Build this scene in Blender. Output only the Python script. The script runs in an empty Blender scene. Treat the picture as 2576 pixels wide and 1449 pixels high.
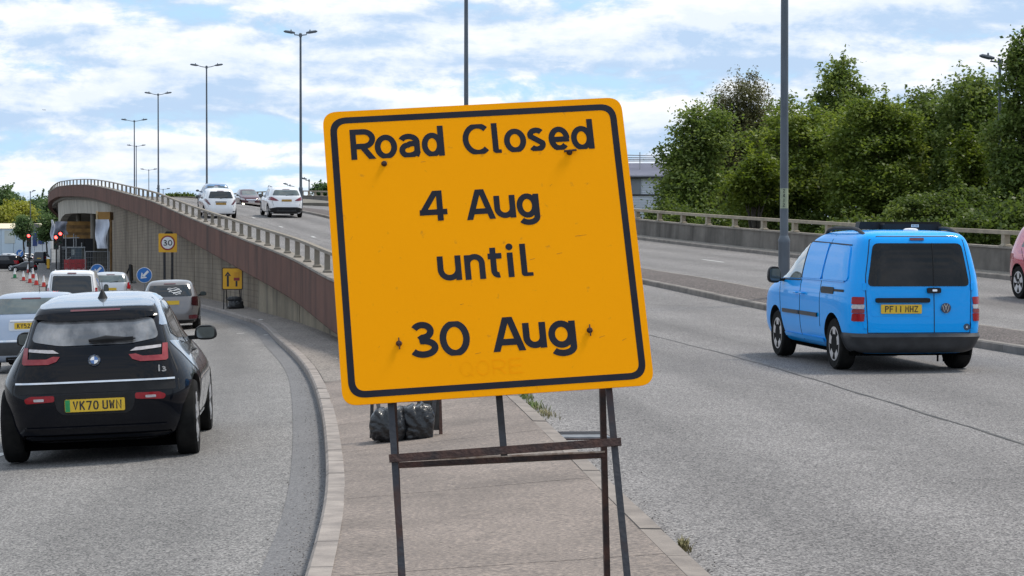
import bpy, bmesh, math, random
import numpy as np
from mathutils import Vector, Matrix, Euler
from mathutils.bvhtree import BVHTree

R = math.radians
scn = bpy.context.scene
COL = scn.collection

# ------------------------------------------------------------------ camera, sky, sun, exposure
CAM_Z = 1.8
cam_d = bpy.data.cameras.new('camera')
cam = bpy.data.objects.new('camera', cam_d)
COL.objects.link(cam)
cam.location = (0, 0, CAM_Z)
cam.rotation_euler = (R(90) - math.atan(84.5 / 5000), 0, 0)
cam_d.sensor_width = 36
cam_d.lens = 36 * 5000 / 2576
cam_d.clip_start = 0.1
cam_d.clip_end = 6000
scn.camera = cam

SUN_EL, SUN_AZ = 61.0, 66.0          # azimuth clockwise from the view direction (+y)
world = bpy.data.worlds.new('World')
scn.world = world
world.use_nodes = True


def N(nt, typ, **kw):
    n = nt.nodes.new(typ)
    for k, v in kw.items():
        if k.startswith('i_'):
            key = k[2:]
            key = int(key) if key.isdigit() else key.replace('_', ' ')
            n.inputs[key].default_value = v
        else:
            setattr(n, k, v)
    return n


def build_sky():
    nt = world.node_tree
    nt.nodes.clear()
    L = nt.links.new
    out = N(nt, 'ShaderNodeOutputWorld')
    bg = N(nt, 'ShaderNodeBackground')
    bg.inputs[1].default_value = 0.1
    L(bg.outputs[0], out.inputs[0])
    sky = N(nt, 'ShaderNodeTexSky', sky_type='NISHITA', sun_disc=False)
    sky.sun_elevation = R(SUN_EL)
    sky.sun_rotation = R(SUN_AZ)
    sky.air_density = 1.0
    sky.dust_density = 0.6
    tc = N(nt, 'ShaderNodeTexCoord')
    sep = N(nt, 'ShaderNodeSeparateXYZ')
    L(tc.outputs['Generated'], sep.inputs[0])

    def M(op, a, b=None, clamp=False):
        m = N(nt, 'ShaderNodeMath', operation=op, use_clamp=clamp)
        for k, v in enumerate((a, b)):
            if v is None:
                continue
            if isinstance(v, (int, float)):
                m.inputs[k].default_value = v
            else:
                L(v, m.inputs[k])
        return m.outputs[0]
    zc = M('MAXIMUM', sep.outputs[2], 0.0)
    zz = M('ADD', zc, 0.055)
    px = M('DIVIDE', sep.outputs[0], zz)
    py = M('DIVIDE', sep.outputs[1], zz)

    def noise(vec, sc, det, rough, dist=0.0):
        n_ = N(nt, 'ShaderNodeTexNoise', i_Scale=sc, i_Detail=det, i_Roughness=rough, i_Distortion=dist)
        L(vec, n_.inputs['Vector'])
        return n_.outputs[0]

    def ang(loc, sc):
        mp = N(nt, 'ShaderNodeMapping')
        mp.inputs['Location'].default_value = loc
        mp.inputs['Scale'].default_value = sc
        L(tc.outputs['Generated'], mp.inputs['Vector'])
        return mp.outputs[0]

    def dens(dy, dz):
        cv = N(nt, 'ShaderNodeCombineXYZ')
        L(px, cv.inputs[0])
        L(M('ADD', py, dy), cv.inputs[1])
        cv.inputs[2].default_value = 8.3
        big = noise(cv.outputs[0], 0.8, 2.5, 0.5, 0.3)
        # heaps and billows seen from the side, not flattened by the perspective
        mid = noise(ang((0.3, 0.1, dz), (1.0, 1.0, 2.9)), 14.0, 8.0, 0.62, 0.3)
        fine = noise(ang((0.7, 0.4, dz), (1.0, 1.0, 1.6)), 60.0, 6.0, 0.62)
        return M('ADD', M('ADD', M('MULTIPLY', big, 0.42), M('MULTIPLY', mid, 0.45)), M('MULTIPLY', fine, 0.13))
    d0 = dens(0.0, 0.0)
    d1 = dens(-0.22, 0.040)          # what lies above and nearer
    cov = N(nt, 'ShaderNodeMapRange', interpolation_type='SMOOTHSTEP', i_1=0.395, i_2=0.48)
    L(d0, cov.inputs[0])
    lit = N(nt, 'ShaderNodeMapRange', interpolation_type='SMOOTHSTEP', i_1=-0.085, i_2=0.085)
    L(M('SUBTRACT', d0, d1), lit.inputs[0])
    thick = N(nt, 'ShaderNodeMapRange', interpolation_type='SMOOTHSTEP', i_1=0.49, i_2=0.60, i_3=0.0, i_4=0.42)
    L(d0, thick.inputs[0])
    cc = N(nt, 'ShaderNodeMix', data_type='RGBA')
    cc.inputs[6].default_value = (4.7, 6.15, 8.2, 1)
    cc.inputs[7].default_value = (10.0, 10.0, 10.1, 1)
    L(M('SUBTRACT', lit.outputs[0], thick.outputs[0], True), cc.inputs[0])
    # clear sky, lifted to the level of the gaps
    gap = N(nt, 'ShaderNodeMix', data_type='RGBA')
    gap.inputs[0].default_value = 0.75
    gap.inputs[7].default_value = (4.7, 7.4, 10.0, 1)
    L(sky.outputs[0], gap.inputs[6])
    fin = N(nt, 'ShaderNodeMix', data_type='RGBA')
    L(M('MULTIPLY', cov.outputs[0], 0.95), fin.inputs[0])
    L(gap.outputs[2], fin.inputs[6])
    L(cc.outputs[2], fin.inputs[7])
    # thin bright air low over the horizon
    hz = N(nt, 'ShaderNodeMapRange', i_1=0.0, i_2=0.05, i_3=0.45, i_4=0.0)
    L(zc, hz.inputs[0])
    f2 = N(nt, 'ShaderNodeMix', data_type='RGBA')
    f2.inputs[7].default_value = (7.0, 8.7, 10.2, 1)
    L(hz.outputs[0], f2.inputs[0])
    L(fin.outputs[2], f2.inputs[6])
    L(f2.outputs[2], bg.inputs[0])


build_sky()
sun_d = bpy.data.lights.new('sun', 'SUN')
sun_d.energy = 3.0
sun_d.angle = R(13)
sun_d.color = (1.0, 0.93, 0.83)
sun = bpy.data.objects.new('sun', sun_d)
COL.objects.link(sun)
sd = Vector((math.sin(R(SUN_AZ)) * math.cos(R(SUN_EL)), math.cos(R(SUN_AZ)) * math.cos(R(SUN_EL)), math.sin(R(SUN_EL))))
sun.rotation_euler = (-sd).to_track_quat('-Z', 'Y').to_euler()

vs = scn.view_settings
vs.view_transform = 'Standard'
vs.look = 'None'
vs.gamma = 1
vs.use_curve_mapping = False
vs.exposure = 0.2

# ------------------------------------------------------------------ helpers
rng = np.random.default_rng(7)
random.seed(7)
S = lambda d: 5000.0 / d


def at(px, py, d):
    return Vector(((px - 1288) * d / 5000, d, CAM_Z - (py - 640) * d / 5000))


def link(o, parent=None):
    COL.objects.link(o)
    if parent is not None:
        o.parent = parent
    return o


def tag(o, label=None, cat=None, group=None, kind=None):
    if label: o['label'] = label
    if cat: o['category'] = cat
    if group: o['group'] = group
    if kind: o['kind'] = kind
    return o


def empty(name, loc=(0, 0, 0), rz=0.0, rx=0.0, **kw):
    o = bpy.data.objects.new(name, None)
    o.empty_display_size = 0.2
    o.location = loc
    o.rotation_euler = (rx, 0, rz)
    link(o)
    tag(o, **kw)
    return o


def copy_tree(o, parent=None):
    c = o.copy()
    link(c, parent)
    for ch in list(o.children):
        copy_tree(ch, c)
    return c


class MB:
    def __init__(s):
        s.v, s.f, s.m, s.uv = [], [], [], []

    def add(s, verts, faces, mi=0):
        b = len(s.v)
        s.v += [tuple(p) for p in verts]
        s.f += [tuple(b + i for i in f) for f in faces]
        s.m += [mi] * len(faces)

    def box(s, c, d, rz=0.0, mi=0, taper=1.0):
        hx, hy, hz = d[0] / 2, d[1] / 2, d[2] / 2
        co, si = math.cos(rz), math.sin(rz)
        vs_ = []
        for k, (x, y, z) in enumerate([(-1, -1, -1), (1, -1, -1), (1, 1, -1), (-1, 1, -1), (-1, -1, 1), (1, -1, 1), (1, 1, 1), (-1, 1, 1)]):
            t = taper if z > 0 else 1
            X, Y = x * hx * t, y * hy * t
            vs_.append((c[0] + X * co - Y * si, c[1] + X * si + Y * co, c[2] + z * hz))
        s.add(vs_, [(3, 2, 1, 0), (4, 5, 6, 7), (0, 1, 5, 4), (1, 2, 6, 5), (2, 3, 7, 6), (3, 0, 4, 7)], mi)

    def bar(s, a, b, w, h, up=(0, 0, 1), mi=0):
        a, b = Vector(a), Vector(b)
        t = (b - a).normalized()
        u = Vector(up)
        sd_ = t.cross(u)
        if sd_.length < 1e-4:
            sd_ = t.cross(Vector((0, 1, 0)))
        sd_.normalize()
        u = sd_.cross(t).normalized()
        q = [(-1, -1), (1, -1), (1, 1), (-1, 1)]
        vs_ = [p + sd_ * (i * w / 2) + u * (j * h / 2) for p in (a, b) for i, j in q]
        s.add(vs_, [(3, 2, 1, 0), (4, 5, 6, 7), (0, 1, 5, 4), (1, 2, 6, 5), (2, 3, 7, 6), (3, 0, 4, 7)], mi)

    def tube(s, pts, radii, n=10, cap=True, mi=0):
        pts = [Vector(p) for p in pts]
        if not hasattr(radii, '__len__'):
            radii = [radii] * len(pts)
        rings = []
        ref = Vector((0, 0, 1))
        for i, p in enumerate(pts):
            t = (pts[min(i + 1, len(pts) - 1)] - pts[max(i - 1, 0)]).normalized()
            r = ref if abs(t.dot(ref)) < 0.95 else Vector((0, 1, 0))
            a = t.cross(r).normalized()
            b = a.cross(t).normalized()
            rings.append([p + (a * math.cos(2 * math.pi * k / n) + b * math.sin(2 * math.pi * k / n)) * radii[i] for k in range(n)])
        vs_ = [q for r_ in rings for q in r_]
        fs = []
        for i in range(len(pts) - 1):
            for k in range(n):
                fs.append((i * n + k, i * n + (k + 1) % n, (i + 1) * n + (k + 1) % n, (i + 1) * n + k))
        if cap:
            fs.append(tuple(range(n))[::-1])
            fs.append(tuple((len(pts) - 1) * n + k for k in range(n)))
        s.add(vs_, fs, mi)

    def lathe(s, prof, c=(0, 0, 0), axis='z', n=24, mi=0, cap=True):
        vs_ = []
        for (r_, h) in prof:
            for k in range(n):
                a = 2 * math.pi * k / n
                x, y = r_ * math.cos(a), r_ * math.sin(a)
                if axis == 'z': p = (c[0] + x, c[1] + y, c[2] + h)
                elif axis == 'x': p = (c[0] + h, c[1] + x, c[2] + y)
                else: p = (c[0] + x, c[1] + h, c[2] + y)
                vs_.append(p)
        fs = []
        for i in range(len(prof) - 1):
            for k in range(n):
                fs.append((i * n + k, i * n + (k + 1) % n, (i + 1) * n + (k + 1) % n, (i + 1) * n + k))
        if cap:
            fs.append(tuple(range(n))[::-1])
            fs.append(tuple((len(prof) - 1) * n + k for k in range(n)))
        s.add(vs_, fs, mi)

    def prism(s, poly, y0, y1, mi=0):
        """poly in (x, z), extruded along y"""
        n = len(poly)
        vs_ = [(p[0], y0, p[1]) for p in poly] + [(p[0], y1, p[1]) for p in poly]
        fs = [tuple(range(n)), tuple(range(2 * n - 1, n - 1, -1))]
        fs += [(i, n + i, n + (i + 1) % n, (i + 1) % n) for i in range(n)]
        s.add(vs_, fs, mi)

    def build(s, name, mats, parent=None, smooth=False, angle=35, **kw):
        me = bpy.data.meshes.new(name)
        me.from_pydata(s.v, [], s.f)
        if not isinstance(mats, (list, tuple)):
            mats = [mats]
        for m in mats:
            me.materials.append(m)
        if len(mats) > 1:
            me.polygons.foreach_set('material_index', s.m)
        bm = bmesh.new()
        bm.from_mesh(me)
        bmesh.ops.recalc_face_normals(bm, faces=bm.faces)
        bm.to_mesh(me)
        bm.free()
        if smooth:
            me.shade_smooth()
            me.set_sharp_from_angle(angle=R(angle))
        o = bpy.data.objects.new(name, me)
        link(o, parent)
        tag(o, **kw)
        return o


def pchip(xs, ys):
    xs, ys = np.array(xs, float), np.array(ys, float)
    h = np.diff(xs)
    dl = np.diff(ys) / h
    m = np.zeros_like(xs)
    m[0], m[-1] = dl[0], dl[-1]
    for i in range(1, len(xs) - 1):
        if dl[i - 1] * dl[i] > 0:
            w1, w2 = 2 * h[i] + h[i - 1], h[i] + 2 * h[i - 1]
            m[i] = (w1 + w2) / (w1 / dl[i - 1] + w2 / dl[i])

    def f(x):
        x = np.clip(x, xs[0], xs[-1])
        i = np.clip(np.searchsorted(xs, x) - 1, 0, len(xs) - 2)
        t = (x - xs[i]) / h[i]
        return (ys[i] * (1 + 2 * t) * (1 - t) ** 2 + m[i] * h[i] * t * (1 - t) ** 2 + ys[i + 1] * t * t * (3 - 2 * t) + m[i + 1] * h[i] * t * t * (t - 1))
    return f


def rounded(pts, r, n=4):
    out = []
    k = len(pts)
    for i in range(k):
        p0, p, p1 = Vector(pts[i - 1]), Vector(pts[i]), Vector(pts[(i + 1) % k])
        rr = r[i] if hasattr(r, '__len__') else r
        a, b = (p0 - p), (p1 - p)
        q = min(rr, a.length * 0.45, b.length * 0.45)
        A, B = p + a.normalized() * q, p + b.normalized() * q
        for j in range(n + 1):
            t = j / n
            out.append(tuple((A * (1 - t) ** 2 + p * 2 * t * (1 - t) + B * t * t)))
    return out


def rect(x0, x1, z0, z1, r=0.0, n=4):
    p = [(x0, z0), (x1, z0), (x1, z1), (x0, z1)]
    return rounded(p, r, n) if r else p


# ------------------------------------------------------------------ materials
MATS = {}


def pm(name, c1, c2=None, scale=6.0, rough=0.6, metal=0.0, coat=0.0, bump=0.0, bscale=None, detail=5.0, spec=0.5, emit=None, stretch=None, lo=0.35, hi=0.65, crough=0.03):
    """procedural surface: two colours mixed by noise in world space"""
    if name in MATS: return MATS[name]
    m = bpy.data.materials.new(name)
    m.use_nodes = True
    nt = m.node_tree
    L = nt.links.new
    b = nt.nodes['Principled BSDF']
    b.inputs['Roughness'].default_value = rough
    b.inputs['Metallic'].default_value = metal
    b.inputs['Coat Weight'].default_value = coat
    b.inputs['Coat Roughness'].default_value = crough
    b.inputs['Specular IOR Level'].default_value = spec
    c2 = c2 or tuple(x * 0.82 for x in c1)
    geo = N(nt, 'ShaderNodeTexCoord')
    mp = N(nt, 'ShaderNodeMapping')
    if stretch: mp.inputs['Scale'].default_value = stretch
    L(geo.outputs['Object'], mp.inputs[0])
    nz = N(nt, 'ShaderNodeTexNoise', i_Scale=scale, i_Detail=detail, i_Roughness=0.6)
    L(mp.outputs[0], nz.inputs['Vector'])
    mr = N(nt, 'ShaderNodeMapRange', i_1=lo, i_2=hi)
    L(nz.outputs[0], mr.inputs[0])
    mx = N(nt, 'ShaderNodeMix', data_type='RGBA')
    mx.inputs[6].default_value = (*c1, 1)
    mx.inputs[7].default_value = (*c2, 1)
    L(mr.outputs[0], mx.inputs[0])
    L(mx.outputs[2], b.inputs['Base Color'])
    if bump:
        n2 = N(nt, 'ShaderNodeTexNoise', i_Scale=bscale or scale * 4, i_Detail=4.0)
        L(mp.outputs[0], n2.inputs['Vector'])
        bp = N(nt, 'ShaderNodeBump', i_Strength=bump, i_Distance=0.02)
        L(n2.outputs[0], bp.inputs['Height'])
        L(bp.outputs[0], b.inputs['Normal'])
    if emit:
        b.inputs['Emission Color'].default_value = (*emit[:3], 1)
        b.inputs['Emission Strength'].default_value = emit[3]
    MATS[name] = m
    return m


def asphalt(name, base, dark, light, sp=70.0, wear=None):
    m = bpy.data.materials.new(name)
    m.use_nodes = True
    nt = m.node_tree
    L = nt.links.new
    b = nt.nodes['Principled BSDF']
    b.inputs['Roughness'].default_value = 0.85
    b.inputs['Specular IOR Level'].default_value = 0.3
    geo = N(nt, 'ShaderNodeNewGeometry')
    v = N(nt, 'ShaderNodeTexVoronoi', i_Scale=sp)
    L(geo.outputs['Position'], v.inputs['Vector'])
    n1 = N(nt, 'ShaderNodeTexNoise', i_Scale=sp * 0.8, i_Detail=3.0, i_Roughness=0.7)
    L(geo.outputs['Position'], n1.inputs['Vector'])
    n2 = N(nt, 'ShaderNodeTexNoise', i_Scale=0.35, i_Detail=6.0, i_Roughness=0.65)
    L(geo.outputs['Position'], n2.inputs['Vector'])
    r1 = N(nt, 'ShaderNodeValToRGB')
    r1.color_ramp.elements[0].position = 0.32
    r1.color_ramp.elements[0].color = (*dark, 1)
    r1.color_ramp.elements[1].position = 0.68
    r1.color_ramp.elements[1].color = (*light, 1)
    e = r1.color_ramp.elements.new(0.5)
    e.color = (*base, 1)
    ad = N(nt, 'ShaderNodeMath', operation='ADD')
    mu = N(nt, 'ShaderNodeMath', operation='MULTIPLY', i_1=0.5)
    sepc = N(nt, 'ShaderNodeSeparateColor')
    L(v.outputs['Color'], sepc.inputs[0])
    L(sepc.outputs[0], mu.inputs[0])
    mu2 = N(nt, 'ShaderNodeMath', operation='MULTIPLY', i_1=0.5)
    L(n1.outputs[0], mu2.inputs[0])
    L(mu.outputs[0], ad.inputs[0])
    L(mu2.outputs[0], ad.inputs[1])
    L(ad.outputs[0], r1.inputs[0])
    mr = N(nt, 'ShaderNodeMapRange', i_1=0.3, i_2=0.7, i_3=0.86, i_4=1.12)
    L(n2.outputs[0], mr.inputs[0])
    mx = N(nt, 'ShaderNodeMix', data_type='RGBA', blend_type='MULTIPLY')
    mx.inputs[0].default_value = 1.0
    L(r1.outputs[0], mx.inputs[6])
    cmb = N(nt, 'ShaderNodeCombineColor')
    for k in range(3): L(mr.outputs[0], cmb.inputs[k])
    L(cmb.outputs[0], mx.inputs[7])
    col_ = mx.outputs[2]
    if wear:
        # polished wheel tracks, an oily middle, old patches: wear that belongs to the surface
        off, per, amt = wear
        uvn = N(nt, 'ShaderNodeUVMap')
        su = N(nt, 'ShaderNodeSeparateXYZ')
        L(uvn.outputs[0], su.inputs[0])

        def MM(op, a, b2=None):
            m_ = N(nt, 'ShaderNodeMath', operation=op)
            for k_, v_ in enumerate((a, b2)):
                if v_ is None: continue
                if isinstance(v_, (int, float)): m_.inputs[k_].default_value = v_
                else: L(v_, m_.inputs[k_])
            return m_.outputs[0]
        mpw = N(nt, 'ShaderNodeMapping')
        mpw.inputs['Scale'].default_value = (1.3, .07, 1)
        L(uvn.outputs[0], mpw.inputs[0])
        nw = N(nt, 'ShaderNodeTexNoise', i_Scale=1.0, i_Detail=6.0, i_Roughness=.65)
        L(mpw.outputs[0], nw.inputs['Vector'])
        trk = MM('COSINE', MM('MULTIPLY', MM('SUBTRACT', su.outputs[0], off), 2 * math.pi / per))
        fac = MM('ADD', 1.0, MM('MULTIPLY', MM('MULTIPLY', trk, nw.outputs[0]), -amt))
        strk = N(nt, 'ShaderNodeMapRange', i_1=.35, i_2=.7, i_3=1.07, i_4=.90)
        L(nw.outputs[0], strk.inputs[0])
        n5 = N(nt, 'ShaderNodeTexNoise', i_Scale=.9, i_Detail=3.0, i_Roughness=.5)
        L(geo.outputs['Position'], n5.inputs['Vector'])
        spot = N(nt, 'ShaderNodeMapRange', interpolation_type='SMOOTHSTEP', i_1=.62, i_2=.74, i_3=1.0, i_4=.84)
        L(n5.outputs[0], spot.inputs[0])
        tot = MM('MULTIPLY', MM('MULTIPLY', fac, strk.outputs[0]), spot.outputs[0])
        cb2 = N(nt, 'ShaderNodeCombineColor')
        for k_ in range(3): L(tot, cb2.inputs[k_])
        mw = N(nt, 'ShaderNodeMix', data_type='RGBA', blend_type='MULTIPLY')
        mw.inputs[0].default_value = 1
        L(col_, mw.inputs[6])
        L(cb2.outputs[0], mw.inputs[7])
        col_ = mw.outputs[2]
    L(col_, b.inputs['Base Color'])
    bp = N(nt, 'ShaderNodeBump', i_Strength=0.5, i_Distance=0.006)
    L(ad.outputs[0], bp.inputs['Height'])
    L(bp.outputs[0], b.inputs['Normal'])
    MATS[name] = m
    return m


def wallmat(name, c1, c2, streak, course=0.0, stain=0.5, mortar=(.16, .15, .13)):
    """concrete or block wall: UV = (metres along, metres up); vertical rain streaks and block courses"""
    m = bpy.data.materials.new(name)
    m.use_nodes = True
    nt = m.node_tree
    L = nt.links.new
    b = nt.nodes['Principled BSDF']
    b.inputs['Roughness'].default_value = 0.9
    b.inputs['Specular IOR Level'].default_value = 0.2
    uv = N(nt, 'ShaderNodeUVMap')
    mp = N(nt, 'ShaderNodeMapping')
    mp.inputs['Scale'].default_value = (.8, 0.14, 1)
    L(uv.outputs[0], mp.inputs[0])
    ns = N(nt, 'ShaderNodeTexNoise', i_Scale=1.0, i_Detail=5.0, i_Roughness=0.6)
    L(mp.outputs[0], ns.inputs['Vector'])
    nb = N(nt, 'ShaderNodeTexNoise', i_Scale=0.7, i_Detail=8.0, i_Roughness=0.7)
    L(uv.outputs[0], nb.inputs['Vector'])
    mx = N(nt, 'ShaderNodeMix', data_type='RGBA')
    mx.inputs[6].default_value = (*c1, 1)
    mx.inputs[7].default_value = (*c2, 1)
    mr0 = N(nt, 'ShaderNodeMapRange', i_1=0.35, i_2=0.65)
    L(nb.outputs[0], mr0.inputs[0])
    L(mr0.outputs[0], mx.inputs[0])
    cur = mx.outputs[2]
    hgt = nb.outputs[0]
    if course:
        sp_ = N(nt, 'ShaderNodeSeparateXYZ')
        L(uv.outputs[0], sp_.inputs[0])
        dv = N(nt, 'ShaderNodeMath', operation='DIVIDE', i_1=course)
        L(sp_.outputs[1], dv.inputs[0])
        fr_ = N(nt, 'ShaderNodeMath', operation='FRACT')
        L(dv.outputs[0], fr_.inputs[0])
        ln = N(nt, 'ShaderNodeMapRange', interpolation_type='SMOOTHSTEP', i_1=0.0, i_2=0.3, i_3=.70, i_4=1.0)
        L(fr_.outputs[0], ln.inputs[0])
        cv_ = N(nt, 'ShaderNodeCombineColor')
        for k in range(3): L(ln.outputs[0], cv_.inputs[k])
        mm = N(nt, 'ShaderNodeMix', data_type='RGBA', blend_type='MULTIPLY')
        mm.inputs[0].default_value = .85
        L(cur, mm.inputs[6])
        L(cv_.outputs[0], mm.inputs[7])
        cur = mm.outputs[2]
    mr = N(nt, 'ShaderNodeMapRange', interpolation_type='SMOOTHSTEP', i_1=0.42, i_2=0.74, i_3=0.0, i_4=stain)
    L(ns.outputs[0], mr.inputs[0])
    m2 = N(nt, 'ShaderNodeMix', data_type='RGBA')
    m2.inputs[7].default_value = (*streak, 1)
    L(mr.outputs[0], m2.inputs[0])
    L(cur, m2.inputs[6])
    L(m2.outputs[2], b.inputs['Base Color'])
    bp = N(nt, 'ShaderNodeBump', i_Strength=0.5, i_Distance=0.02)
    L(hgt, bp.inputs['Height'])
    L(bp.outputs[0], b.inputs['Normal'])
    MATS[name] = m
    return m


def leafmat(name, dark, mid, light):
    m = bpy.data.materials.new(name)
    m.use_nodes = True
    nt = m.node_tree
    nt.nodes.clear()
    L = nt.links.new
    out = N(nt, 'ShaderNodeOutputMaterial')
    at_ = N(nt, 'ShaderNodeAttribute', attribute_name='tone')
    rp = N(nt, 'ShaderNodeValToRGB')
    rp.color_ramp.elements[0].color = (*dark, 1)
    rp.color_ramp.elements[1].color = (*light, 1)
    rp.color_ramp.elements.new(0.5).color = (*mid, 1)
    L(at_.outputs['Fac'], rp.inputs[0])
    d = N(nt, 'ShaderNodeBsdfDiffuse')
    t = N(nt, 'ShaderNodeBsdfTranslucent')
    g = N(nt, 'ShaderNodeBsdfGlossy', i_Roughness=0.4)
    hs = N(nt, 'ShaderNodeHueSaturation', i_Saturation=1.15, i_Value=1.5)
    L(rp.outputs[0], hs.inputs['Color'])
    L(rp.outputs[0], d.inputs[0])
    L(hs.outputs[0], t.inputs[0])
    m1 = N(nt, 'ShaderNodeMixShader', i_0=0.38)
    L(d.outputs[0], m1.inputs[1])
    L(t.outputs[0], m1.inputs[2])
    m2 = N(nt, 'ShaderNodeMixShader', i_0=0.018)
    L(m1.outputs[0], m2.inputs[1])
    L(g.outputs[0], m2.inputs[2])
    L(m2.outputs[0], out.inputs[0])
    MATS[name] = m
    return m


M_ASPH = asphalt('asphalt_left', (.154, .148, .144), (.066, .064, .063), (.285, .272, .26), 92, (1.2, 1.85, .22))
M_ASPH2 = asphalt('asphalt_right', (.154, .146, .143), (.066, .062, .062), (.285, .27, .26), 92, (1.75, 1.87, .22))
M_GUTTER = asphalt('gutter_asphalt', (.142, .139, .142), (.095, .094, .097), (.195, .19, .19), 90)
M_JOINT = pm('joint_tar', (.03, .03, .03), (.075, .07, .065), 5, .7)
M_MARK = pm('road_paint', (.6, .6, .58), (.36, .36, .35), 9, .7)
M_KERB = pm('kerb_concrete', (.315, .275, .245), (.19, .166, .15), 4, .9, bump=.3, bscale=60)
M_KERB2 = pm('kerb_weathered', (.24, .215, .19), (.15, .135, .12), 3, .9, bump=.3, bscale=60)
M_SLAB = None
M_DIRT = asphalt('median_dirt', (.088, .073, .067), (.04, .034, .031), (.18, .152, .14), 45)
M_EARTH = pm('earth', (.10, .10, .05), (.06, .07, .03), .4, .95)
M_FASCIA = wallmat('fascia_concrete', (.165, .083, .062), (.118, .064, .05), (.045, .032, .027), stain=.75)
M_PLINTH = wallmat('plinth_concrete', (.215, .195, .172), (.125, .115, .102), (.05, .045, .04), stain=.9)
M_BRICK = wallmat('block_wall', (.255, .212, .16), (.18, .15, .115), (.055, .047, .04), course=.2, stain=.65)
M_RIB = wallmat('ribbed_concrete', (.36, .31, .235), (.265, .23, .178), (.07, .066, .06), stain=.75)
M_CAPST = pm('coping_concrete', (.27, .24, .205), (.18, .16, .135), 2, .9, bump=.2)
M_RAIL = pm('rail_concrete', (.36, .31, .235), (.25, .215, .165), 2.5, .9, bump=.25, bscale=20)
M_POST = pm('post_concrete', (.235, .205, .165), (.165, .145, .118), 4, .9, bump=.25, bscale=20)
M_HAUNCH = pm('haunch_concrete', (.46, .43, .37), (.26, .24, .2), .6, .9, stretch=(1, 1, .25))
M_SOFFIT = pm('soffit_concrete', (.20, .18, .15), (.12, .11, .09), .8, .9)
M_BLACK = pm('black_plastic', (.012, .012, .013), (.02, .02, .021), 8, .55, bump=.05, bscale=200, spec=.25)
M_UNDER = pm('underside', (.004, .004, .004), None, 8, .95, spec=.0)
M_GREYPL = pm('bumper_plastic', (.022, .024, .028), (.04, .043, .048), 5, .55, bump=.12, bscale=300)
M_TYRE = pm('tyre_rubber', (.008, .008, .008), (.016, .0155, .015), 9, .9, spec=.15)
M_RIM = pm('alloy', (.70, .71, .73), (.52, .52, .54), 12, .32, metal=.7)
M_RIMD = pm('rim_shadow', (.03, .03, .032), None, 12, .5)
M_GLASS = pm('tinted_glass', (.008, .010, .012), (.016, .018, .02), 1.5, .04, spec=.6, coat=.3)
M_GLASSL = pm('daylight_tint_glass', (.10, .125, .12), (.05, .065, .065), 2.2, .05, spec=.9, coat=.6)  # opaque pane
M_DUSTSKY = pm('dusty_sky_glass', (.27, .268, .272), (.07, .073, .08), 3.4, .12, spec=.6, coat=.9, stretch=(1, 1, .55), detail=8, lo=.38, hi=.62)  # dust, with pale streaks of reflected sky mixed into the colour
M_CHROME = pm('chrome', (.75, .76, .78), (.6, .6, .62), 6, .12, metal=1)
M_SILVTRIM = pm('silver_trim', (.62, .64, .66), None, 6, .3, metal=.6)
M_RED = pm('red_lens', (.33, .004, .010), (.25, .003, .007), 30, .2, coat=.3, spec=.2)
M_REDL = pm('pale_red_lens', (.27, .05, .055), (.21, .028, .036), 18, .2, coat=.25, spec=.2)
M_REDD = pm('dark_red_lens', (.12, .008, .016), (.08, .006, .012), 20, .12, coat=1)
M_CLEAR = pm('clear_lens', (.52, .48, .48), (.36, .33, .33), 30, .12, coat=1)
M_PLATE = pm('plate_yellow', (.78, .50, .03), (.70, .44, .025), 20, .35)
M_PLATED = pm('plate_amber_dull', (.50, .29, .05), (.30, .17, .04), 14, .4)
M_WINE = pm('wine_lens', (.20, .008, .022), (.14, .006, .016), 20, .2, coat=.35)
M_PLATEW = pm('plate_white', (.75, .75, .75), None, 20, .35)
M_INK = pm('ink_black', (.012, .013, .018), (.02, .02, .025), 20, .45)
M_GREEN = pm('plate_green', (.02, .30, .09), None, 20, .35)
M_BLUEB = pm('badge_blue', (.03, .13, .38), None, 20, .2, coat=1)
M_WHITE = pm('white_enamel', (.8, .8, .8), (.7, .7, .7), 10, .3)
M_AMBER = None
M_RUST = pm('rusty_steel', (.085, .042, .032), (.03, .022, .022), 14, .75, metal=.3, bump=.3, bscale=70)
M_STEEL = pm('dark_steel', (.045, .048, .055), (.03, .027, .027), 10, .65, metal=.2, spec=.3, bump=.2, bscale=60)
M_STEELR = pm('stained_steel', (.05, .052, .06), (.075, .034, .022), 3.5, .7, metal=.2, spec=.3, bump=.2, bscale=60, lo=.5, hi=.68)
M_COLUMN = pm('column_paint', (.105, .125, .15), (.07, .085, .105), 3, .45, metal=.2, stretch=(1, 1, .3))
M_GALV = pm('galvanised', (.32, .33, .34), (.22, .23, .24), 8, .5, metal=.5)


# ------------------------------------------------------------------ curves of the place
_Lx = pchip([-40, -12, 0, 9.46, 19.8, 27, 33, 38.5, 50, 64, 84, 104, 128, 146, 168, 187, 207, 230, 250, 292, 335, 378, 430],
            [4.1, 1.95, .98, .165, -.69, -1.37, -2.3, -3.37, -5.55, -8.7, -13.5, -18.7, -25, -30, -36.2, -41.9, -47.6, -53.6, -58.2, -65.8, -72, -77, -82])
_Lz = pchip([-40, -12, 0, 10, 20, 30, 38.5, 50, 64, 84, 92, 104, 128, 146, 168, 187, 205, 230, 250, 292, 335, 378, 430],
            [.1, .1, .12, .19, .28, .38, .58, 1.02, 1.63, 2.63, 3.1, 3.85, 5.08, 6.03, 7.0, 7.6, 8.0, 8.1, 7.85, 6.9, 5.3, 3.4, 1.2])
_cf = pchip([-40, 0, 25, 45, 60, 80, 108, 130, 155, 200, 430], [0, .0, .004, .014, .010, .004, .0, -.02, -.042, -.05, -.05])


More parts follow.
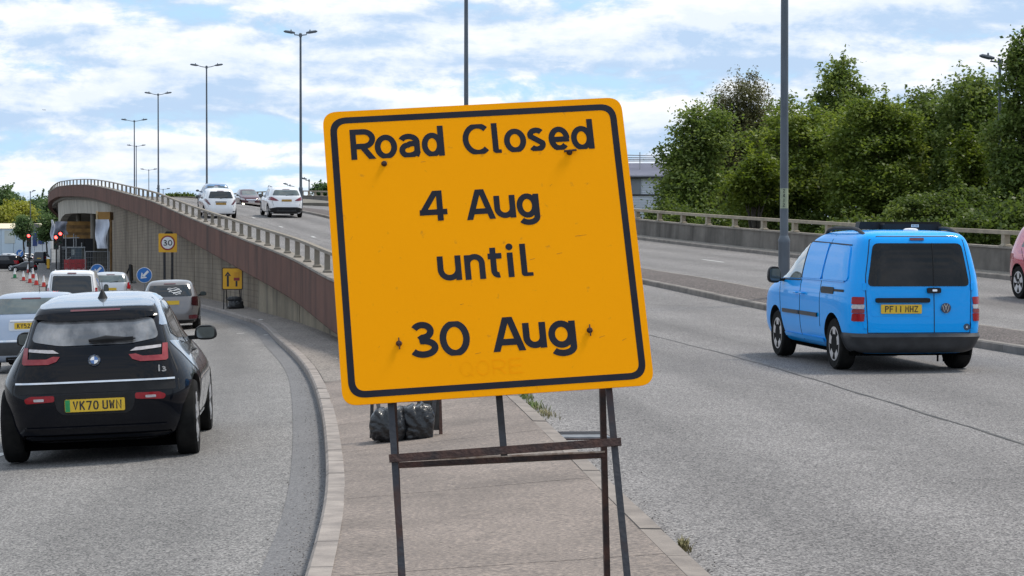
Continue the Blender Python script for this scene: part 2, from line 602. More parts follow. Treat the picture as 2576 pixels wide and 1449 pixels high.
def fly(d, u, dz=0.0):
    """point on the flyover: station d (depth of the left parapet face), u metres to the right of it"""
    m = float(_Lx(d + .5) - _Lx(d - .5))
    n = math.hypot(1, m)
    return Vector((float(_Lx(d)) + u / n, d - u * m / n, float(_Lz(d)) + float(_cf(d)) * max(u, 0) + dz))


def fly_h(d):
    return float(_Lx(d + .5) - _Lx(d - .5))


_Kx = pchip([-40, -12, 0, 6, 9.77, 12.5, 17.5, 28, 44, 53, 60, 75, 90, 104, 128, 142, 150, 420],
            [.15, -.25, -.60, -.84, -1.025, -1.195, -1.65, -2.85, -5.25, -6.75, -8.35, -11.8, -15.7, -19.6, -25.9, -29, -27, -20])
_z0 = pchip([-40, 0, 9.5, 18, 28, 35, 44, 60, 75, 90, 110, 121, 150, 190, 260, 420],
            [.1, .1, .1, .05, .0, -.05, -.11, -.12, -.2, -.23, -.16, -.1, .0, .2, .4, .7])
_zcf = pchip([-40, 60, 80, 115, 420], [.05, .05, .045, 0, 0])


def zL(x, d):
    u = min(max(float(_Kx(d)) - x, 0), 6)
    return float(_z0(d)) - float(_zcf(d)) * u


def left_hit(px, py):
    """where the line of sight meets the left road"""
    d = 8.0
    while d < 400:
        p = at(px, py, d)
        if p.z <= zL(p.x, d): return p
        d += .05
    return at(px, py, 400)


def fly_hit(px, py):
    d = 6.0
    while d < 250:
        p = at(px, py, d)
        # station whose normal passes near p
        st = d
        for _ in range(6):
            q = fly(st, 0)
            m = fly_h(st)
            t = Vector((m, 1, 0)).normalized()
            st += (Vector((p.x, p.y, 0)) - Vector((q.x, q.y, 0))).dot(t)
        q = fly(st, 0)
        m = fly_h(st)
        nn = Vector((1, -m, 0)).normalized()
        u = (Vector((p.x - q.x, p.y - q.y, 0))).dot(nn)
        if p.z <= fly(st, u).z: return p, st, u
        d += .1
    return p, st, u


def sheet(name, rows, mat, parent=None, uvf=None, smooth=True, **kw):
    """rows: list of lists of points"""
    nr, nc = len(rows), len(rows[0])
    v = [tuple(p) for r_ in rows for p in r_]
    f = [(i * nc + j, i * nc + j + 1, (i + 1) * nc + j + 1, (i + 1) * nc + j) for i in range(nr - 1) for j in range(nc - 1)]
    me = bpy.data.meshes.new(name)
    me.from_pydata(v, [], f)
    me.materials.append(mat)
    if uvf:
        uv = me.uv_layers.new(name='UVMap')
        for lp in me.loops:
            i, j = divmod(lp.vertex_index, nc)
            uv.data[lp.index].uv = uvf(i, j)
    if smooth: me.shade_smooth()
    o = bpy.data.objects.new(name, me)
    link(o, parent)
    tag(o, **kw)
    return o


def frange(a, b, step):
    n = max(1, int(round((b - a) / step)))
    return [a + (b - a) * i / n for i in range(n + 1)]


# ------------------------------------------------------------------ setting: ground, roads, pavements
mb = MB()
mb.add([(-3000, -400, -2.2), (3000, -400, -2.2), (3000, 4000, -2.2), (-3000, 4000, -2.2)], [(0, 1, 2, 3)])
mb.build('ground', M_EARTH, kind='structure')

# left road
rows = []
for d in frange(-40, 150, 1.0) + frange(155, 420, 8):
    k = float(_Kx(d))
    rows.append([(x, d, zL(x, d)) for x in [k + .02, k - 1, k - 2, k - 3.5, k - 5, k - 6, k - 9, k - 16, k - 40, k - 150]])
UL = [-.02, 1, 2, 3.5, 5, 6, 9, 16, 40, 150]
DL = frange(-40, 150, 1.0) + frange(155, 420, 8)
sheet('left_road', rows, M_ASPH, uvf=lambda i, j: (UL[j], DL[i]), kind='structure')
# smooth gutter strip along the kerb
rows = []
for d in frange(2, 110, 1.0):
    k = float(_Kx(d))
    w = .29 + .012 * math.sin(d * .35)
    rows.append([(x, d, zL(x, d) + .006) for x in (k - .0, k - w * .5, k - w)])
sheet('gutter_strip', rows, M_GUTTER, kind='structure')

# right road (towards the flyover) and the opposite carriageway
U_E, U_M0, U_M1, U_F0, U_W0, U_W1 = .8, 8.6, 10.3, 17.9, 18.5, 18.85
ds = frange(-40, 430, 2.0)
sheet('right_road', [[fly(d, u) for u in (.36, U_E, 2.5, 4.6, 6.6, U_M0)] for d in ds], M_ASPH2, uvf=lambda i, j: ((.36, U_E, 2.5, 4.6, 6.6, U_M0)[j], ds[i]), kind='structure')
sheet('opposite_road', [[fly(d, u) for u in (U_M1, 12.5, 15, U_F0 + .02)] for d in ds], M_ASPH2, uvf=lambda i, j: ((U_M1, 13, 15, U_F0)[j] - 10.4, ds[i]), kind='structure')
# lane joint: a narrow irregular tarred crack
rows = []
for d in frange(8, 120, .35):
    w = .012 + .010 * random.random()
    j = 4.55 + .012 * math.sin(d * 2.3) + random.uniform(-.006, .006)
    rows.append([fly(d, j - w, .004), fly(d, j + w, .004)])
sheet('lane_joint', rows, M_JOINT, kind='structure')

# traffic island and the verge that continues along the foot of the wall
SLABJ = [-6, 2.0, 6.2, 9.9, 13.1, 16.4, 19.2, 22.5, 26.0]


def isl(d):
    k = float(_Kx(d))
    zl = float(_z0(d)) + .12
    e = fly(d, U_E)
    w = fly(d, .47)
    t = min(max((d - 27) / 4, 0), 1)
    xr = e.x * (1 - t) + w.x * t
    zr = (e.z + .09) * (1 - t) + (zl + .07) * t
    return k, zl, xr, zr


M_SLAB = bpy.data.materials.new('brushed_concrete')
M_SLAB.use_nodes = True
nt = M_SLAB.node_tree
b_ = nt.nodes['Principled BSDF']
b_.inputs['Roughness'].default_value = .9
g_ = N(nt, 'ShaderNodeNewGeometry')
mp_ = N(nt, 'ShaderNodeMapping')
mp_.inputs['Scale'].default_value = (1, 2.2, 1)
nt.links.new(g_.outputs['Position'], mp_.inputs[0])
n1_ = N(nt, 'ShaderNodeTexNoise', i_Scale=38.0, i_Detail=5.0, i_Roughness=.75)
n2_ = N(nt, 'ShaderNodeTexNoise', i_Scale=1.1, i_Detail=7.0, i_Roughness=.65)
nt.links.new(mp_.outputs[0], n1_.inputs['Vector'])
nt.links.new(g_.outputs['Position'], n2_.inputs['Vector'])
r_ = N(nt, 'ShaderNodeValToRGB')
r_.color_ramp.elements[0].position = .36
r_.color_ramp.elements[0].color = (.085, .07, .062, 1)
r_.color_ramp.elements[1].position = .64
r_.color_ramp.elements[1].color = (.35, .284, .236, 1)
r_.color_ramp.elements.new(.5).color = (.186, .155, .136, 1)
nt.links.new(n1_.outputs[0], r_.inputs[0])
mr_ = N(nt, 'ShaderNodeMapRange', i_1=.3, i_2=.7, i_3=.68, i_4=1.2)
nt.links.new(n2_.outputs[0], mr_.inputs[0])
mx_ = N(nt, 'ShaderNodeMix', data_type='RGBA', blend_type='MULTIPLY')
mx_.inputs[0].default_value = 1
nt.links.new(r_.outputs[0], mx_.inputs[6])
cc_ = N(nt, 'ShaderNodeCombineColor')
for k in range(3): nt.links.new(mr_.outputs[0], cc_.inputs[k])
nt.links.new(cc_.outputs[0], mx_.inputs[7])
nt.links.new(mx_.outputs[2], b_.inputs['Base Color'])
bp_ = N(nt, 'ShaderNodeBump', i_Strength=.6, i_Distance=.006)
nt.links.new(n1_.outputs[0], bp_.inputs['Height'])
nt.links.new(bp_.outputs[0], b_.inputs['Normal'])

island = empty('traffic_island', kind='structure')
# bedding under the slabs
rows = []
for d in frange(-12, 34, 1.0):
    k, zl, xr, zr = isl(d)
    rows.append([(k + .1 + (xr - k - .15) * t, d, zl + (zr - zl) * t - .02) for t in (0, .5, 1)])
sheet('bedding', rows, pm('joint_grit', (.07, .06, .055), (.04, .035, .03), 20, .95), island)
for a, b in zip(SLABJ[:-1], SLABJ[1:]):
    rows = []
    for d in frange(a + .006, b - .006, .5):
        k, zl, xr, zr = isl(d)
        x0, x1 = k + .145, xr - .145
        sk = .35
        rows.append([(x0 + (x1 - x0) * t, d - sk * (t - .5) * -1, zl + (zr - zl) * t) for t in (0, .25, .5, .75, 1)])
    # give the slab its thickness
    low = [[(p[0], p[1], p[2] - .1) for p in r_] for r_ in (rows[0], rows[-1])]
    rows = [low[0]] + rows + [low[1]]
    sheet('concrete_slab', rows, M_SLAB, island, smooth=False)
rows = []
for d in frange(26.0, 138, 1.0):
    k, zl, xr, zr = isl(d)
    rows.append([(k + .145 + (xr + .4 - k - .145) * t, d, zl + (zr - zl) * t - .003) for t in (0, .3, .6, 1)])
sheet('verge', rows, asphalt('verge_concrete', (.20, .175, .155), (.12, .105, .092), (.30, .265, .235), 40), kind='structure')


def kerb_run(name, f_out, f_in, a, b, L_=.915, h=.16, mat=M_KERB, **kw):
    """kerb of single stones; f_out(d) outer top edge, f_in(d) inner top edge"""
    root = empty(name, kind='structure')
    d = a
    while d < b:
        e = d + L_
        jit = random.uniform(-.004, .004)
        rows = []
        o0, i0, o1, i1 = Vector(f_out(d + .006)), Vector(f_in(d + .006)), Vector(f_out(e - .006)), Vector(f_in(e - .006))
        mb = MB()
        up = Vector((0, 0, jit))
        dn = Vector((0, 0, -h))
        for p in (o0, i0, o1, i1): p += up
        bev = .02
        of0, of1 = o0 + (i0 - o0).normalized() * bev, o1 + (i1 - o1).normalized() * bev
        od0, od1 = o0 + Vector((0, 0, -bev)), o1 + Vector((0, 0, -bev))
        vs_ = [of0, i0, od0, o0 + dn, i0 + dn, of1, i1, od1, o1 + dn, i1 + dn]
        fs = [(0, 1, 6, 5), (0, 5, 7, 2), (2, 7, 8, 3), (0, 2, 3, 4, 1), (5, 6, 9, 8, 7), (1, 4, 9, 6)]
        mb.add(vs_, fs)
        mb.build('kerb_stone', mat, root)
        d = e
    return root


kerb_run('island_kerb', lambda d: (float(_Kx(d)), d, isl(d)[1]), lambda d: (float(_Kx(d)) + .135, d, isl(d)[1] + .002), 3.6, 118)
kerb_run('island_kerb', lambda d: (isl(d)[2], d, isl(d)[3]), lambda d: (isl(d)[2] - .135, d, isl(d)[3] + .002), 3.6, 27.5, mat=pm('kerb_dirty', (.255, .22, .192), (.165, .142, .125), 4, .9, bump=.3, bscale=60))
# central reservation
rows = [[fly(d, u, z) for u, z in ((U_M0 + .12, .118), (9.05, .15), (9.45, .165), (9.85, .15), (U_M1 - .12, .118))] for d in frange(-40, 430, 2)]
sheet('median', rows, M_DIRT, kind='structure')
kerb_run('median_kerb', lambda d: fly(d, U_M0, .12), lambda d: fly(d, U_M0 + .13, .122), 18, 125, mat=M_KERB2, L_=1.2)
kerb_run('median_kerb', lambda d: fly(d, U_M1, .12), lambda d: fly(d, U_M1 - .13, .122), 18, 105, mat=M_KERB2, L_=1.5)
# far footway by the right wall, and the edge strip by the left parapet
sheet('footway', [[fly(d, u, z) for u, z in ((U_F0 + .12, .118), (U_W0 + .05, .14))] for d in frange(-40, 430, 2)], asphalt('footway_concrete', (.25, .225, .19), (.16, .14, .12), (.34, .31, .27), 35), kind='structure')
kerb_run('footway_kerb', lambda d: fly(d, U_F0, .12), lambda d: fly(d, U_F0 + .13, .122), 36, 112, mat=M_KERB2, L_=1.5)
sheet('edge_strip', [[fly(d, u, z) for u, z in ((U_E, 0.0), (U_E, .11), (.34, .12))] for d in frange(28, 430, 2)], M_CAPST, kind='structure', smooth=False)
# lane markings that survive on the flyover and opposite road
mk = 0
for d in frange(62, 120, 9):
    sheet('lane_marking', [[fly(e, 4.75, .004), fly(e, 4.87, .004)] for e in (d, d + 1.0)], M_MARK, kind='structure')
for d in (50, 59, 68):
    sheet('lane_marking', [[fly(e, 14.5, .004), fly(e, 14.6, .004)] for e in (d, d + 2)], M_MARK, kind='structure')
mk_p = left_hit(6, 1163)
sheet('lane_marking', [[(mk_p.x - .25 - .02 * k, mk_p.y + .9 * k, zL(mk_p.x - .25, mk_p.y + .9 * k) + .005), (mk_p.x - .15 - .02 * k, mk_p.y + .9 * k, zL(mk_p.x - .15, mk_p.y + .9 * k) + .005)] for k in (-1, 0, 1)], M_MARK, kind='structure')
# ground to the right of the wall, where the trees grow
sheet('embankment', [[fly(d, U_W1 + u, z) for u, z in ((-.05, -.6), (6, -.9), (25, -1.4), (120, -2.4), (300, -4))] for d in frange(-40, 300, 6)], M_EARTH, kind='structure')


# ------------------------------------------------------------------ flyover: parapets, walls, bridge
def box_sweep(name, d0, d1, step, prof, mat, parent, uv=True, smooth=False):
    """prof: closed list of (u, dz) swept along the flyover; ends capped"""
    ds_ = frange(d0, d1, step)
    n = len(prof)
    v, f = [], []
    for d in ds_:
        for (u, z) in prof:
            p = fly(d, u, 0)
            p.z = float(_Lz(d)) + (z if not callable(z) else z(d) - float(_Lz(d)))
            v.append(tuple(p))
    for i in range(len(ds_) - 1):
        for j in range(n):
            f.append((i * n + j, i * n + (j + 1) % n, (i + 1) * n + (j + 1) % n, (i + 1) * n + j))
    f.append(tuple(range(n)))
    f.append(tuple((len(ds_) - 1) * n + j for j in range(n - 1, -1, -1)))
    me = bpy.data.meshes.new(name)
    me.from_pydata(v, [], f)
    me.materials.append(mat)
    uvl = me.uv_layers.new(name='UVMap')
    for lp in me.loops:
        i, j = divmod(lp.vertex_index, n)
        uvl.data[lp.index].uv = (ds_[i] + prof[j][0], v[lp.vertex_index][2])
    bm = bmesh.new()
    bm.from_mesh(me)
    bmesh.ops.recalc_face_normals(bm, faces=bm.faces)
    bm.to_mesh(me)
    bm.free()
    o = bpy.data.objects.new(name, me)
    link(o, parent)
    return o


def post_mesh(h, w=.17, t=.15):
    mb = MB()
    # flared foot, slim shaft, head under the rail
    prof = [(1.6, 0), (1.55, .03), (1.12, .055), (1.0, .08), (1.0, h)]
    vs_, n = [], 4
    for k, z in prof:
        for sx, sy in ((-1, -1), (1, -1), (1, 1), (-1, 1)):
            vs_.append((sx * t / 2 * k, sy * w / 2 * k, z))
    fs = [(i * 4 + j, i * 4 + (j + 1) % 4, (i + 1) * 4 + (j + 1) % 4, (i + 1) * 4 + j) for i in range(4) for j in range(4)]
    fs += [(3, 2, 1, 0), (16, 17, 18, 19)]
    mb.add(vs_, fs)
    me = bpy.data.meshes.new('post')
    me.from_pydata(mb.v, [], mb.f)
    return me


lp = empty('parapet', fly(29, 0), label='brown concrete parapet with open post rail along the left edge of the flyover', cat='parapet')
lp_inv = Matrix.Translation(-Vector(lp.location))


def adopt(o, root):
    """keep the world place of a child built in world coordinates"""
    o.parent = root
    o.matrix_parent_inverse = Matrix.LocRotScale(root.location, root.rotation_euler, None).inverted()
    return o


d = 29.0
while d < 400:
    e = d + (6 if d < 220 else 20)
    adopt(box_sweep('fascia_panel', d + .006, e - .006, 1.0, [(0, .62), (.02, .65), (.34, .65), (.36, .62), (.36, -.2), (.5, -.36), (.02, -.36), (0, -.33)], M_FASCIA, None), lp)
    adopt(box_sweep('coping', d + .004, e - .004, 1.0, [(-.015, .652), (-.015, .70), (.375, .70), (.375, .652)], M_CAPST, None), lp)
    d = e
adopt(box_sweep('rail', 29.3, 399, 1.0, [(.105, 1.115), (.105, 1.18), (.225, 1.18), (.225, 1.115)], pm('rail_weathered', (.26, .225, .18), (.18, .155, .125), 2.5, .9, bump=.25, bscale=20), None), lp)
pme = post_mesh(.415, .125, .115)
pme.materials.append(M_POST)
st = 30.0
while st < 330:
    o = bpy.data.objects.new('post', pme)
    link(o)
    o.location = fly(st, .165, .70)
    o.rotation_euler = (0, 0, -math.atan(fly_h(st)))
    adopt(o, lp)
    st += float(np.interp(st, [30, 60, 100, 150], [2.5, 2.7, 3.3, 4.0])) / math.hypot(1, fly_h(st))

rp_ = empty('parapet', fly(36, U_W0), label='grey concrete parapet wall with pale rail in front of the trees on the right', cat='parapet')


def rw(u, z): return (U_W0 + u, lambda d, z=z, u=u: float(_Lz(d)) + float(_cf(d)) * U_W0 + z)


d = 36.0
while d < 260:
    e = d + (7.5 if d < 140 else 20)
    adopt(box_sweep('wall_panel', d + .008, e - .008, 1.5, [rw(0, .1), rw(.02, .74), rw(.33, .74), rw(.35, -.6), rw(.02, -.6)], M_PLINTH, None), rp_)
    adopt(box_sweep('coping', d + .005, e - .005, 1.5, [rw(-.015, .742), rw(-.015, .79), rw(.365, .79), rw(.365, .742)], M_CAPST, None), rp_)
    d = e
adopt(box_sweep('rail', 36, 259, 1.5, [rw(.09, 1.11), rw(.09, 1.215), rw(.27, 1.215), rw(.27, 1.11)], M_RAIL, None), rp_)
pm2 = post_mesh(.32, .2, .16)
pm2.materials.append(M_RAIL)
st = 37.0
while st < 240:
    o = bpy.data.objects.new('post', pm2)
    link(o)
    p = fly(st, U_W0 + .18)
    p.z = float(_Lz(st)) + float(_cf(st)) * U_W0 + .79
    o.location = p
    o.rotation_euler = (0, 0, -math.atan(fly_h(st)))
    adopt(o, rp_)
    st += 3.0 / math.hypot(1, fly_h(st))


def gz(d):  # foot of the wall
    k, zl, xr, zr = isl(d)
    return zl - .05


# ribbed concrete wall (proud) and block wall panels beneath the parapet
ribw = empty('retaining_wall', fly(30, .3), label='pale ribbed concrete wall under the near end of the brown parapet', cat='wall')


def ribbed(d0, d1):
    pitch = .26
    v, f, uvs = [], [], []
    st = d0
    ring = []
    while st < d1 - 1e-6:
        for du, off in ((0, .30), (.10, .30), (.13, .335), (.235, .335)):
            q = min(st + du, d1)
            ring.append((q, off))
        st += pitch
    n = len(ring)
    for (q, off) in ring:
        for zf in (lambda s_: gz(s_), lambda s_: float(_Lz(s_)) - .34):
            p = fly(q, off)
            p.z = zf(q)
            v.append(tuple(p))
            uvs.append((q, p.z))
    for i in range(n - 1):
        f.append((2 * i, 2 * i + 1, 2 * i + 3, 2 * i + 2))
    b0 = len(v)
    for q in (ring[0][0], ring[-1][0]):       # returns
        for off in (.30, .75):
            for zf in (gz(q), float(_Lz(q)) - .34):
                p = fly(q, off)
                p.z = zf
                v.append(tuple(p))
                uvs.append((q + off, zf))
    f += [(b0, b0 + 1, b0 + 3, b0 + 2), (b0 + 4, b0 + 6, b0 + 7, b0 + 5)]
    me = bpy.data.meshes.new('ribbed_panel')
    me.from_pydata(v, [], f)
    me.materials.append(M_RIB)
    ul = me.uv_layers.new(name='UVMap')
    for lp2 in me.loops: ul.data[lp2.index].uv = uvs[lp2.vertex_index]
    o = bpy.data.objects.new('ribbed_panel', me)
    link(o)
    return adopt(o, ribw)


for a, b in ((31, 40.2), (40.6, 51), (51.06, 61.8)):
    ribbed(a, b)
bw = empty('retaining_wall', fly(62, .5), label='dark blockwork wall in upright panels below the brown parapet', cat='wall')
JS = [61.9, 67, 73.2, 80.5, 88.5, 97, 107, 119, 132, 146]
for a, b in zip(JS[:-1], JS[1:]):
    o = box_sweep('wall_panel', a + .07, b - .07, 1.2, [(.5, lambda s_: gz(s_)), (.5, lambda s_: float(_Lz(s_)) - .34), (.8, lambda s_: float(_Lz(s_)) - .34), (.8, lambda s_: gz(s_))], M_BRICK, None)
    adopt(o, bw)
    o = box_sweep('joint', b - .07, b + .07, .1, [(.53, lambda s_: gz(s_)), (.56, lambda s_: float(_Lz(s_)) - .36), (.8, lambda s_: float(_Lz(s_)) - .36), (.8, lambda s_: gz(s_))], M_JOINT, None)
    adopt(o, bw)

# bridge over the side road
br = empty('bridge', fly(139, 1.0), label='concrete bridge span with curved pale beam over the side road', cat='bridge')
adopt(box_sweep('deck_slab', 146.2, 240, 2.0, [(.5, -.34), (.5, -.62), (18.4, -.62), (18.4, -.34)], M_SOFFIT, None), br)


def beam_bot(d):
    return float(_Lz(d)) - float(np.interp(d, [138, 150, 190, 203, 210, 214, 217], [1.55, 1.6, 1.95, 2.1, 2.4, 2.9, 3.6]))


adopt(box_sweep('edge_beam', 146.2, 217, 1.5, [(.72, lambda s_: float(_Lz(s_)) - .63), (.80, beam_bot), (1.5, beam_bot), (1.5, lambda s_: float(_Lz(s_)) - .63)], M_HAUNCH, None), br)
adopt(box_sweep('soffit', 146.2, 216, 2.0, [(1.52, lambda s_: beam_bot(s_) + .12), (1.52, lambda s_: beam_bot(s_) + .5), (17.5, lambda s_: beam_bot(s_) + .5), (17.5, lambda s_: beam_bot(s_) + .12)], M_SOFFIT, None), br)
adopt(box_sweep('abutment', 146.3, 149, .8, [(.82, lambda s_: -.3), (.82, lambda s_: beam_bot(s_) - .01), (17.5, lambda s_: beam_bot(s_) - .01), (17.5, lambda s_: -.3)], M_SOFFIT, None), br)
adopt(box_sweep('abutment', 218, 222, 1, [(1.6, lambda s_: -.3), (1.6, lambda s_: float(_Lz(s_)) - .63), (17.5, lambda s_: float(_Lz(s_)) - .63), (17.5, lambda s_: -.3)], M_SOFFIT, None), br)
for (q, u) in ((172, 1.15), (172, 8), (203, 2.2), (203, 9)):
    mb = MB()
    p = fly(q, u)
    mb.lathe([(.25, -.4), (.25, beam_bot(q) + .1)], (p.x, p.y, 0), n=20)
    adopt(mb.build('pier', M_SOFFIT, None, smooth=True), br)


# ------------------------------------------------------------------ lettering drawn with strokes
def arc(cx, cy, rx, ry, a0, a1, n=14):
    return [(cx + rx * math.cos(R(a0 + (a1 - a0) * i / n)), cy + ry * math.sin(R(a0 + (a1 - a0) * i / n))) for i in range(n + 1)]


def glyph(ch, W, H, s):
    """centre lines (points, closed) and clip flags for the road sign letters"""
    x = .755 * H
    h = s / 2
    e = .12 * H
    lo, hi = True, True
    g = []
    if ch == 'R':
        g = [([(h, -e), (h, H + e)], 0), ([(h * .5, H - h), (W * .5, H - h)] + arc(W * .52, (H - h + H * .43) / 2, W * .46 - h, (H - h - H * .43) / 2, 90, -90) + [(h, H * .43)], 0),
             ([(W * .42, H * .46), (W - s * .62 + e * .55, -e)], 0)]
    elif ch == 'C':
        g = [(arc(W * .53, H / 2, W * .53 - h, H / 2 - h + .004, 46, 314, 26), 0)]
    elif ch == 'o':
        g = [(arc(W / 2, x / 2, W / 2 - h, x / 2 - h + .003, 0, 360, 28)[:-1], 1)]
    elif ch == 'a':
        g = [(arc(W * .44, x * .68, W * .37 - h * .2, x * .32 - h + .003, 158, 90, 6) + arc(W * .44, x * .66, W * .38, x * .34 - h + .003, 90, 0, 8)[1:] + [(W * .82, x * .25)] + arc(W * .82 + W * .12, x * .25, W * .12, x * .25 - h * .8, 180, 262, 5), 0),
             ([(W * .82, x * .6), (W * .5, x * .585)] + arc(W * .40, x * .31, W * .40 - h, x * .31 - h + .003, 90, 270, 14) + arc(W * .44, x * .31, W * .38, x * .31 - h + .003, 270, 350, 6), 0)]
    elif ch == 'd':
        g = [(arc(W * .47, x / 2, W * .47 - h, x / 2 - h + .003, 0, 360, 26)[:-1], 1), ([(W - h, -e), (W - h, H + e)], 0)]
    elif ch == 'l':
        g = [([(h, H + e), (h, s * .5)], 0), ([(0, s * .62), (s * .06, s * .3), (s * .28, s * .07), (s * .6, 0), (W, 0), (W, s * .62), (s, s * .66)], 2)]
    elif ch == 's':
        pts = arc(W * .5, x * .72, W * .5 - h, x * .28 - h + .003, 32, 200, 12) + [(W * .5, x * .5)] + arc(W * .5, x * .28, W * .5 - h, x * .28 - h + .003, 20, -150, 12)
        g = [(pts, 0)]
    elif ch == 'e':
        g = [(arc(W / 2, x / 2, W / 2 - h, x / 2 - h + .003, 0, 318, 24), 0), ([(h, x * .47), (W - h * .2, x * .47)], 0)]
    elif ch == 'u':
        r = (W - s) / 2
        g = [([(h, x), (h, r + h)] + arc(h + r, r + h, r, r + h - h, 180, 360, 14) + [(W - h, x)], 0), ([(W - h, x), (W - h, -e)], 0)]
        hi = False
    elif ch == 'n':
        r = (W - s) / 2
        g = [([(h, -e), (h, x)], 0), ([(h, x * .55)] + arc(h + r, x - r - h + .003, r, r, 180, 0, 14) + [(W - h, -e)], 0)]
        hi = False
    elif ch == 'g':
        dsc = -.27 * H
        g = [(arc(W * .47, x / 2, W * .47 - h, x / 2 - h + .003, 0, 360, 26)[:-1], 1), ([(W - h, x), (W - h, 0)] + arc(W / 2, .0, W / 2 - h, -dsc - h, 0, -150, 14), 0)]
        lo = hi = False
    elif ch == 't':
        g = [([(W * .36, H * .93), (W * .36, x * .3)] + arc(W * .36 + W * .3, x * .3, W * .3, x * .3 - h, 180, 285, 8), 0), ([(0, x - h), (W * .95, x - h)], 0)]
        hi = False
    elif ch == 'i':
        g = [([(h, -e), (h, x)], 0), (arc(h, H * .93, s * .60, s * .60, 0, 360, 18)[:-1], 2)]
        hi = False
    elif ch == 'A':
        g = [([(h * .95 - e * .36, -e), (W / 2 + .0, H + e)], 0), ([(W - h * .95 + e * .36, -e), (W / 2, H + e)], 0), ([(W * .2, H * .27), (W * .8, H * .27)], 0)]
    elif ch == '4':
        g = [([(W * .66, H + e * .3), (s * .42, H * .26)], 0), ([(0, H * .29), (W, H * .29)], 0), ([(W * .74, -e), (W * .74, H + e)], 0)]
    elif ch == '3':
        g = [(arc(W * .46, H * .745, W * .42 - h, H * .255 - h + .003, 155, -90, 16) + [(W * .34, H * .5)], 0), ([(W * .34, H * .515), (W * .46, H * .515)] + arc(W * .47, H * .265, W * .53 - h, H * .265 - h + .003, 90, -152, 18), 0)]
        lo = hi = False
    elif ch == '0':
        g = [(arc(W / 2, H / 2, W / 2 - h, H / 2 - h + .003, 0, 360, 30)[:-1], 1)]
    # plate characters and others, plain strokes
    elif ch == 'V': g = [([(h, H), (W / 2, h), (W - h, H)], 0)]; lo = hi = False
    elif ch == 'K': g = [([(h, 0), (h, H)], 0), ([(W - h, H), (h, H * .42)], 0), ([(W * .4, H * .55), (W - h, 0)], 0)]; lo = hi = False
    elif ch == '7': g = [([(0, H - h), (W - h, H - h), (W * .38, 0)], 0)]; lo = hi = False
    elif ch == 'U': g = [([(h, H), (h, W * .3)] + arc(W / 2, W * .3, W / 2 - h, W * .3 - h, 180, 360, 8) + [(W - h, H)], 0)]; lo = hi = False
    elif ch == 'W': g = [([(h, H), (W * .27, h * .6), (W / 2, H * .75), (W * .73, h * .6), (W - h, H)], 0)]; lo = hi = False
    elif ch == 'N': g = [([(h, 0), (h, H * .97), (W - h, H * .03), (W - h, H)], 0)]; lo = hi = False
    elif ch == 'P': g = [([(h, 0), (h, H - h), (W * .6, H - h)] + arc(W * .6, H * .72, W * .4 - h, H * .28 - h, 90, -90, 8) + [(h, H * .44 + h)], 0)]; lo = hi = False
    elif ch == 'F': g = [([(h, 0), (h, H - h), (W, H - h)], 0), ([(h, H * .52), (W * .85, H * .52)], 0)]; lo = hi = False
    elif ch == '1': g = [([(W / 2, 0), (W / 2, H)], 0)]; lo = hi = False
    elif ch == 'M': g = [([(h, 0), (h, H * .96), (W / 2, H * .4), (W - h, H * .96), (W - h, 0)], 0)]; lo = hi = False
    elif ch == 'H': g = [([(h, 0), (h, H)], 0), ([(W - h, 0), (W - h, H)], 0), ([(h, H / 2), (W - h, H / 2)], 0)]; lo = hi = False
    elif ch == 'Z': g = [([(0, H - h), (W - h, H - h), (h, h), (W, h)], 0)]; lo = hi = False
    elif ch == 'Y': g = [([(h, H), (W / 2, H * .45), (W - h, H)], 0), ([(W / 2, 0), (W / 2, H * .5)], 0)]; lo = hi = False
    elif ch == '5': g = [([(W - h, H - h), (h, H - h), (h, H * .58), (W * .5, H * .6)] + arc(W * .5, H * .33, W * .5 - h, H * .3 - h * .6, 80, -90, 8) + [(h, h)], 0)]; lo = hi = False
    elif ch == '2': g = [(arc(W / 2, H * .72, W / 2 - h, H * .28 - h, 165, -20, 8) + [(h, h), (W, h)], 0)]; lo = hi = False
    elif ch == 'Q': g = [(arc(W / 2, H / 2, W / 2 - h, H / 2 - h, 0, 360, 20)[:-1], 1), ([(W * .6, H * .3), (W, 0)], 0)]; lo = hi = False
    elif ch == 'O': g = [(arc(W / 2, H / 2, W / 2 - h, H / 2 - h, 0, 360, 20)[:-1], 1)]; lo = hi = False
    elif ch == 'E': g = [([(W, H - h), (h, H - h), (h, h), (W, h)], 0), ([(h, H / 2), (W * .85, H / 2)], 0)]; lo = hi = False
    return g, (0 if lo else None), (H if hi else None)


def ribbon(pts, closed, s):
    P = [Vector(pts[0])]
    for p in pts[1:]:
        if (Vector(p) - P[-1]).length > s * .02: P.append(Vector(p))
    if closed == 2: return P, [tuple(range(len(P)))]
    n = len(P)
    L_, R_ = [], []
    for i, p in enumerate(P):
        a = P[i - 1] if (i > 0 or closed) else None
        b = P[(i + 1) % n] if (i < n - 1 or closed) else None
        t1 = (p - a).normalized() if a is not None else None
        t2 = (b - p).normalized() if b is not None else None
        t1 = t1 if t1 is not None else t2
        t2 = t2 if t2 is not None else t1
        n1, n2 = Vector((-t1.y, t1.x)), Vector((-t2.y, t2.x))
        m = n1 + n2
        if m.length < .3: m = n1
        m = m.normalized()
        k = min(1 / max(m.dot(n1), .35), 1.6)
        L_.append(p + m * s / 2 * k)
        R_.append(p - m * s / 2 * k)
    v = L_ + R_
    rng_ = range(n if closed else n - 1)
    f = [(i, n + i, n + (i + 1) % n, (i + 1) % n) for i in rng_]
    return v, f


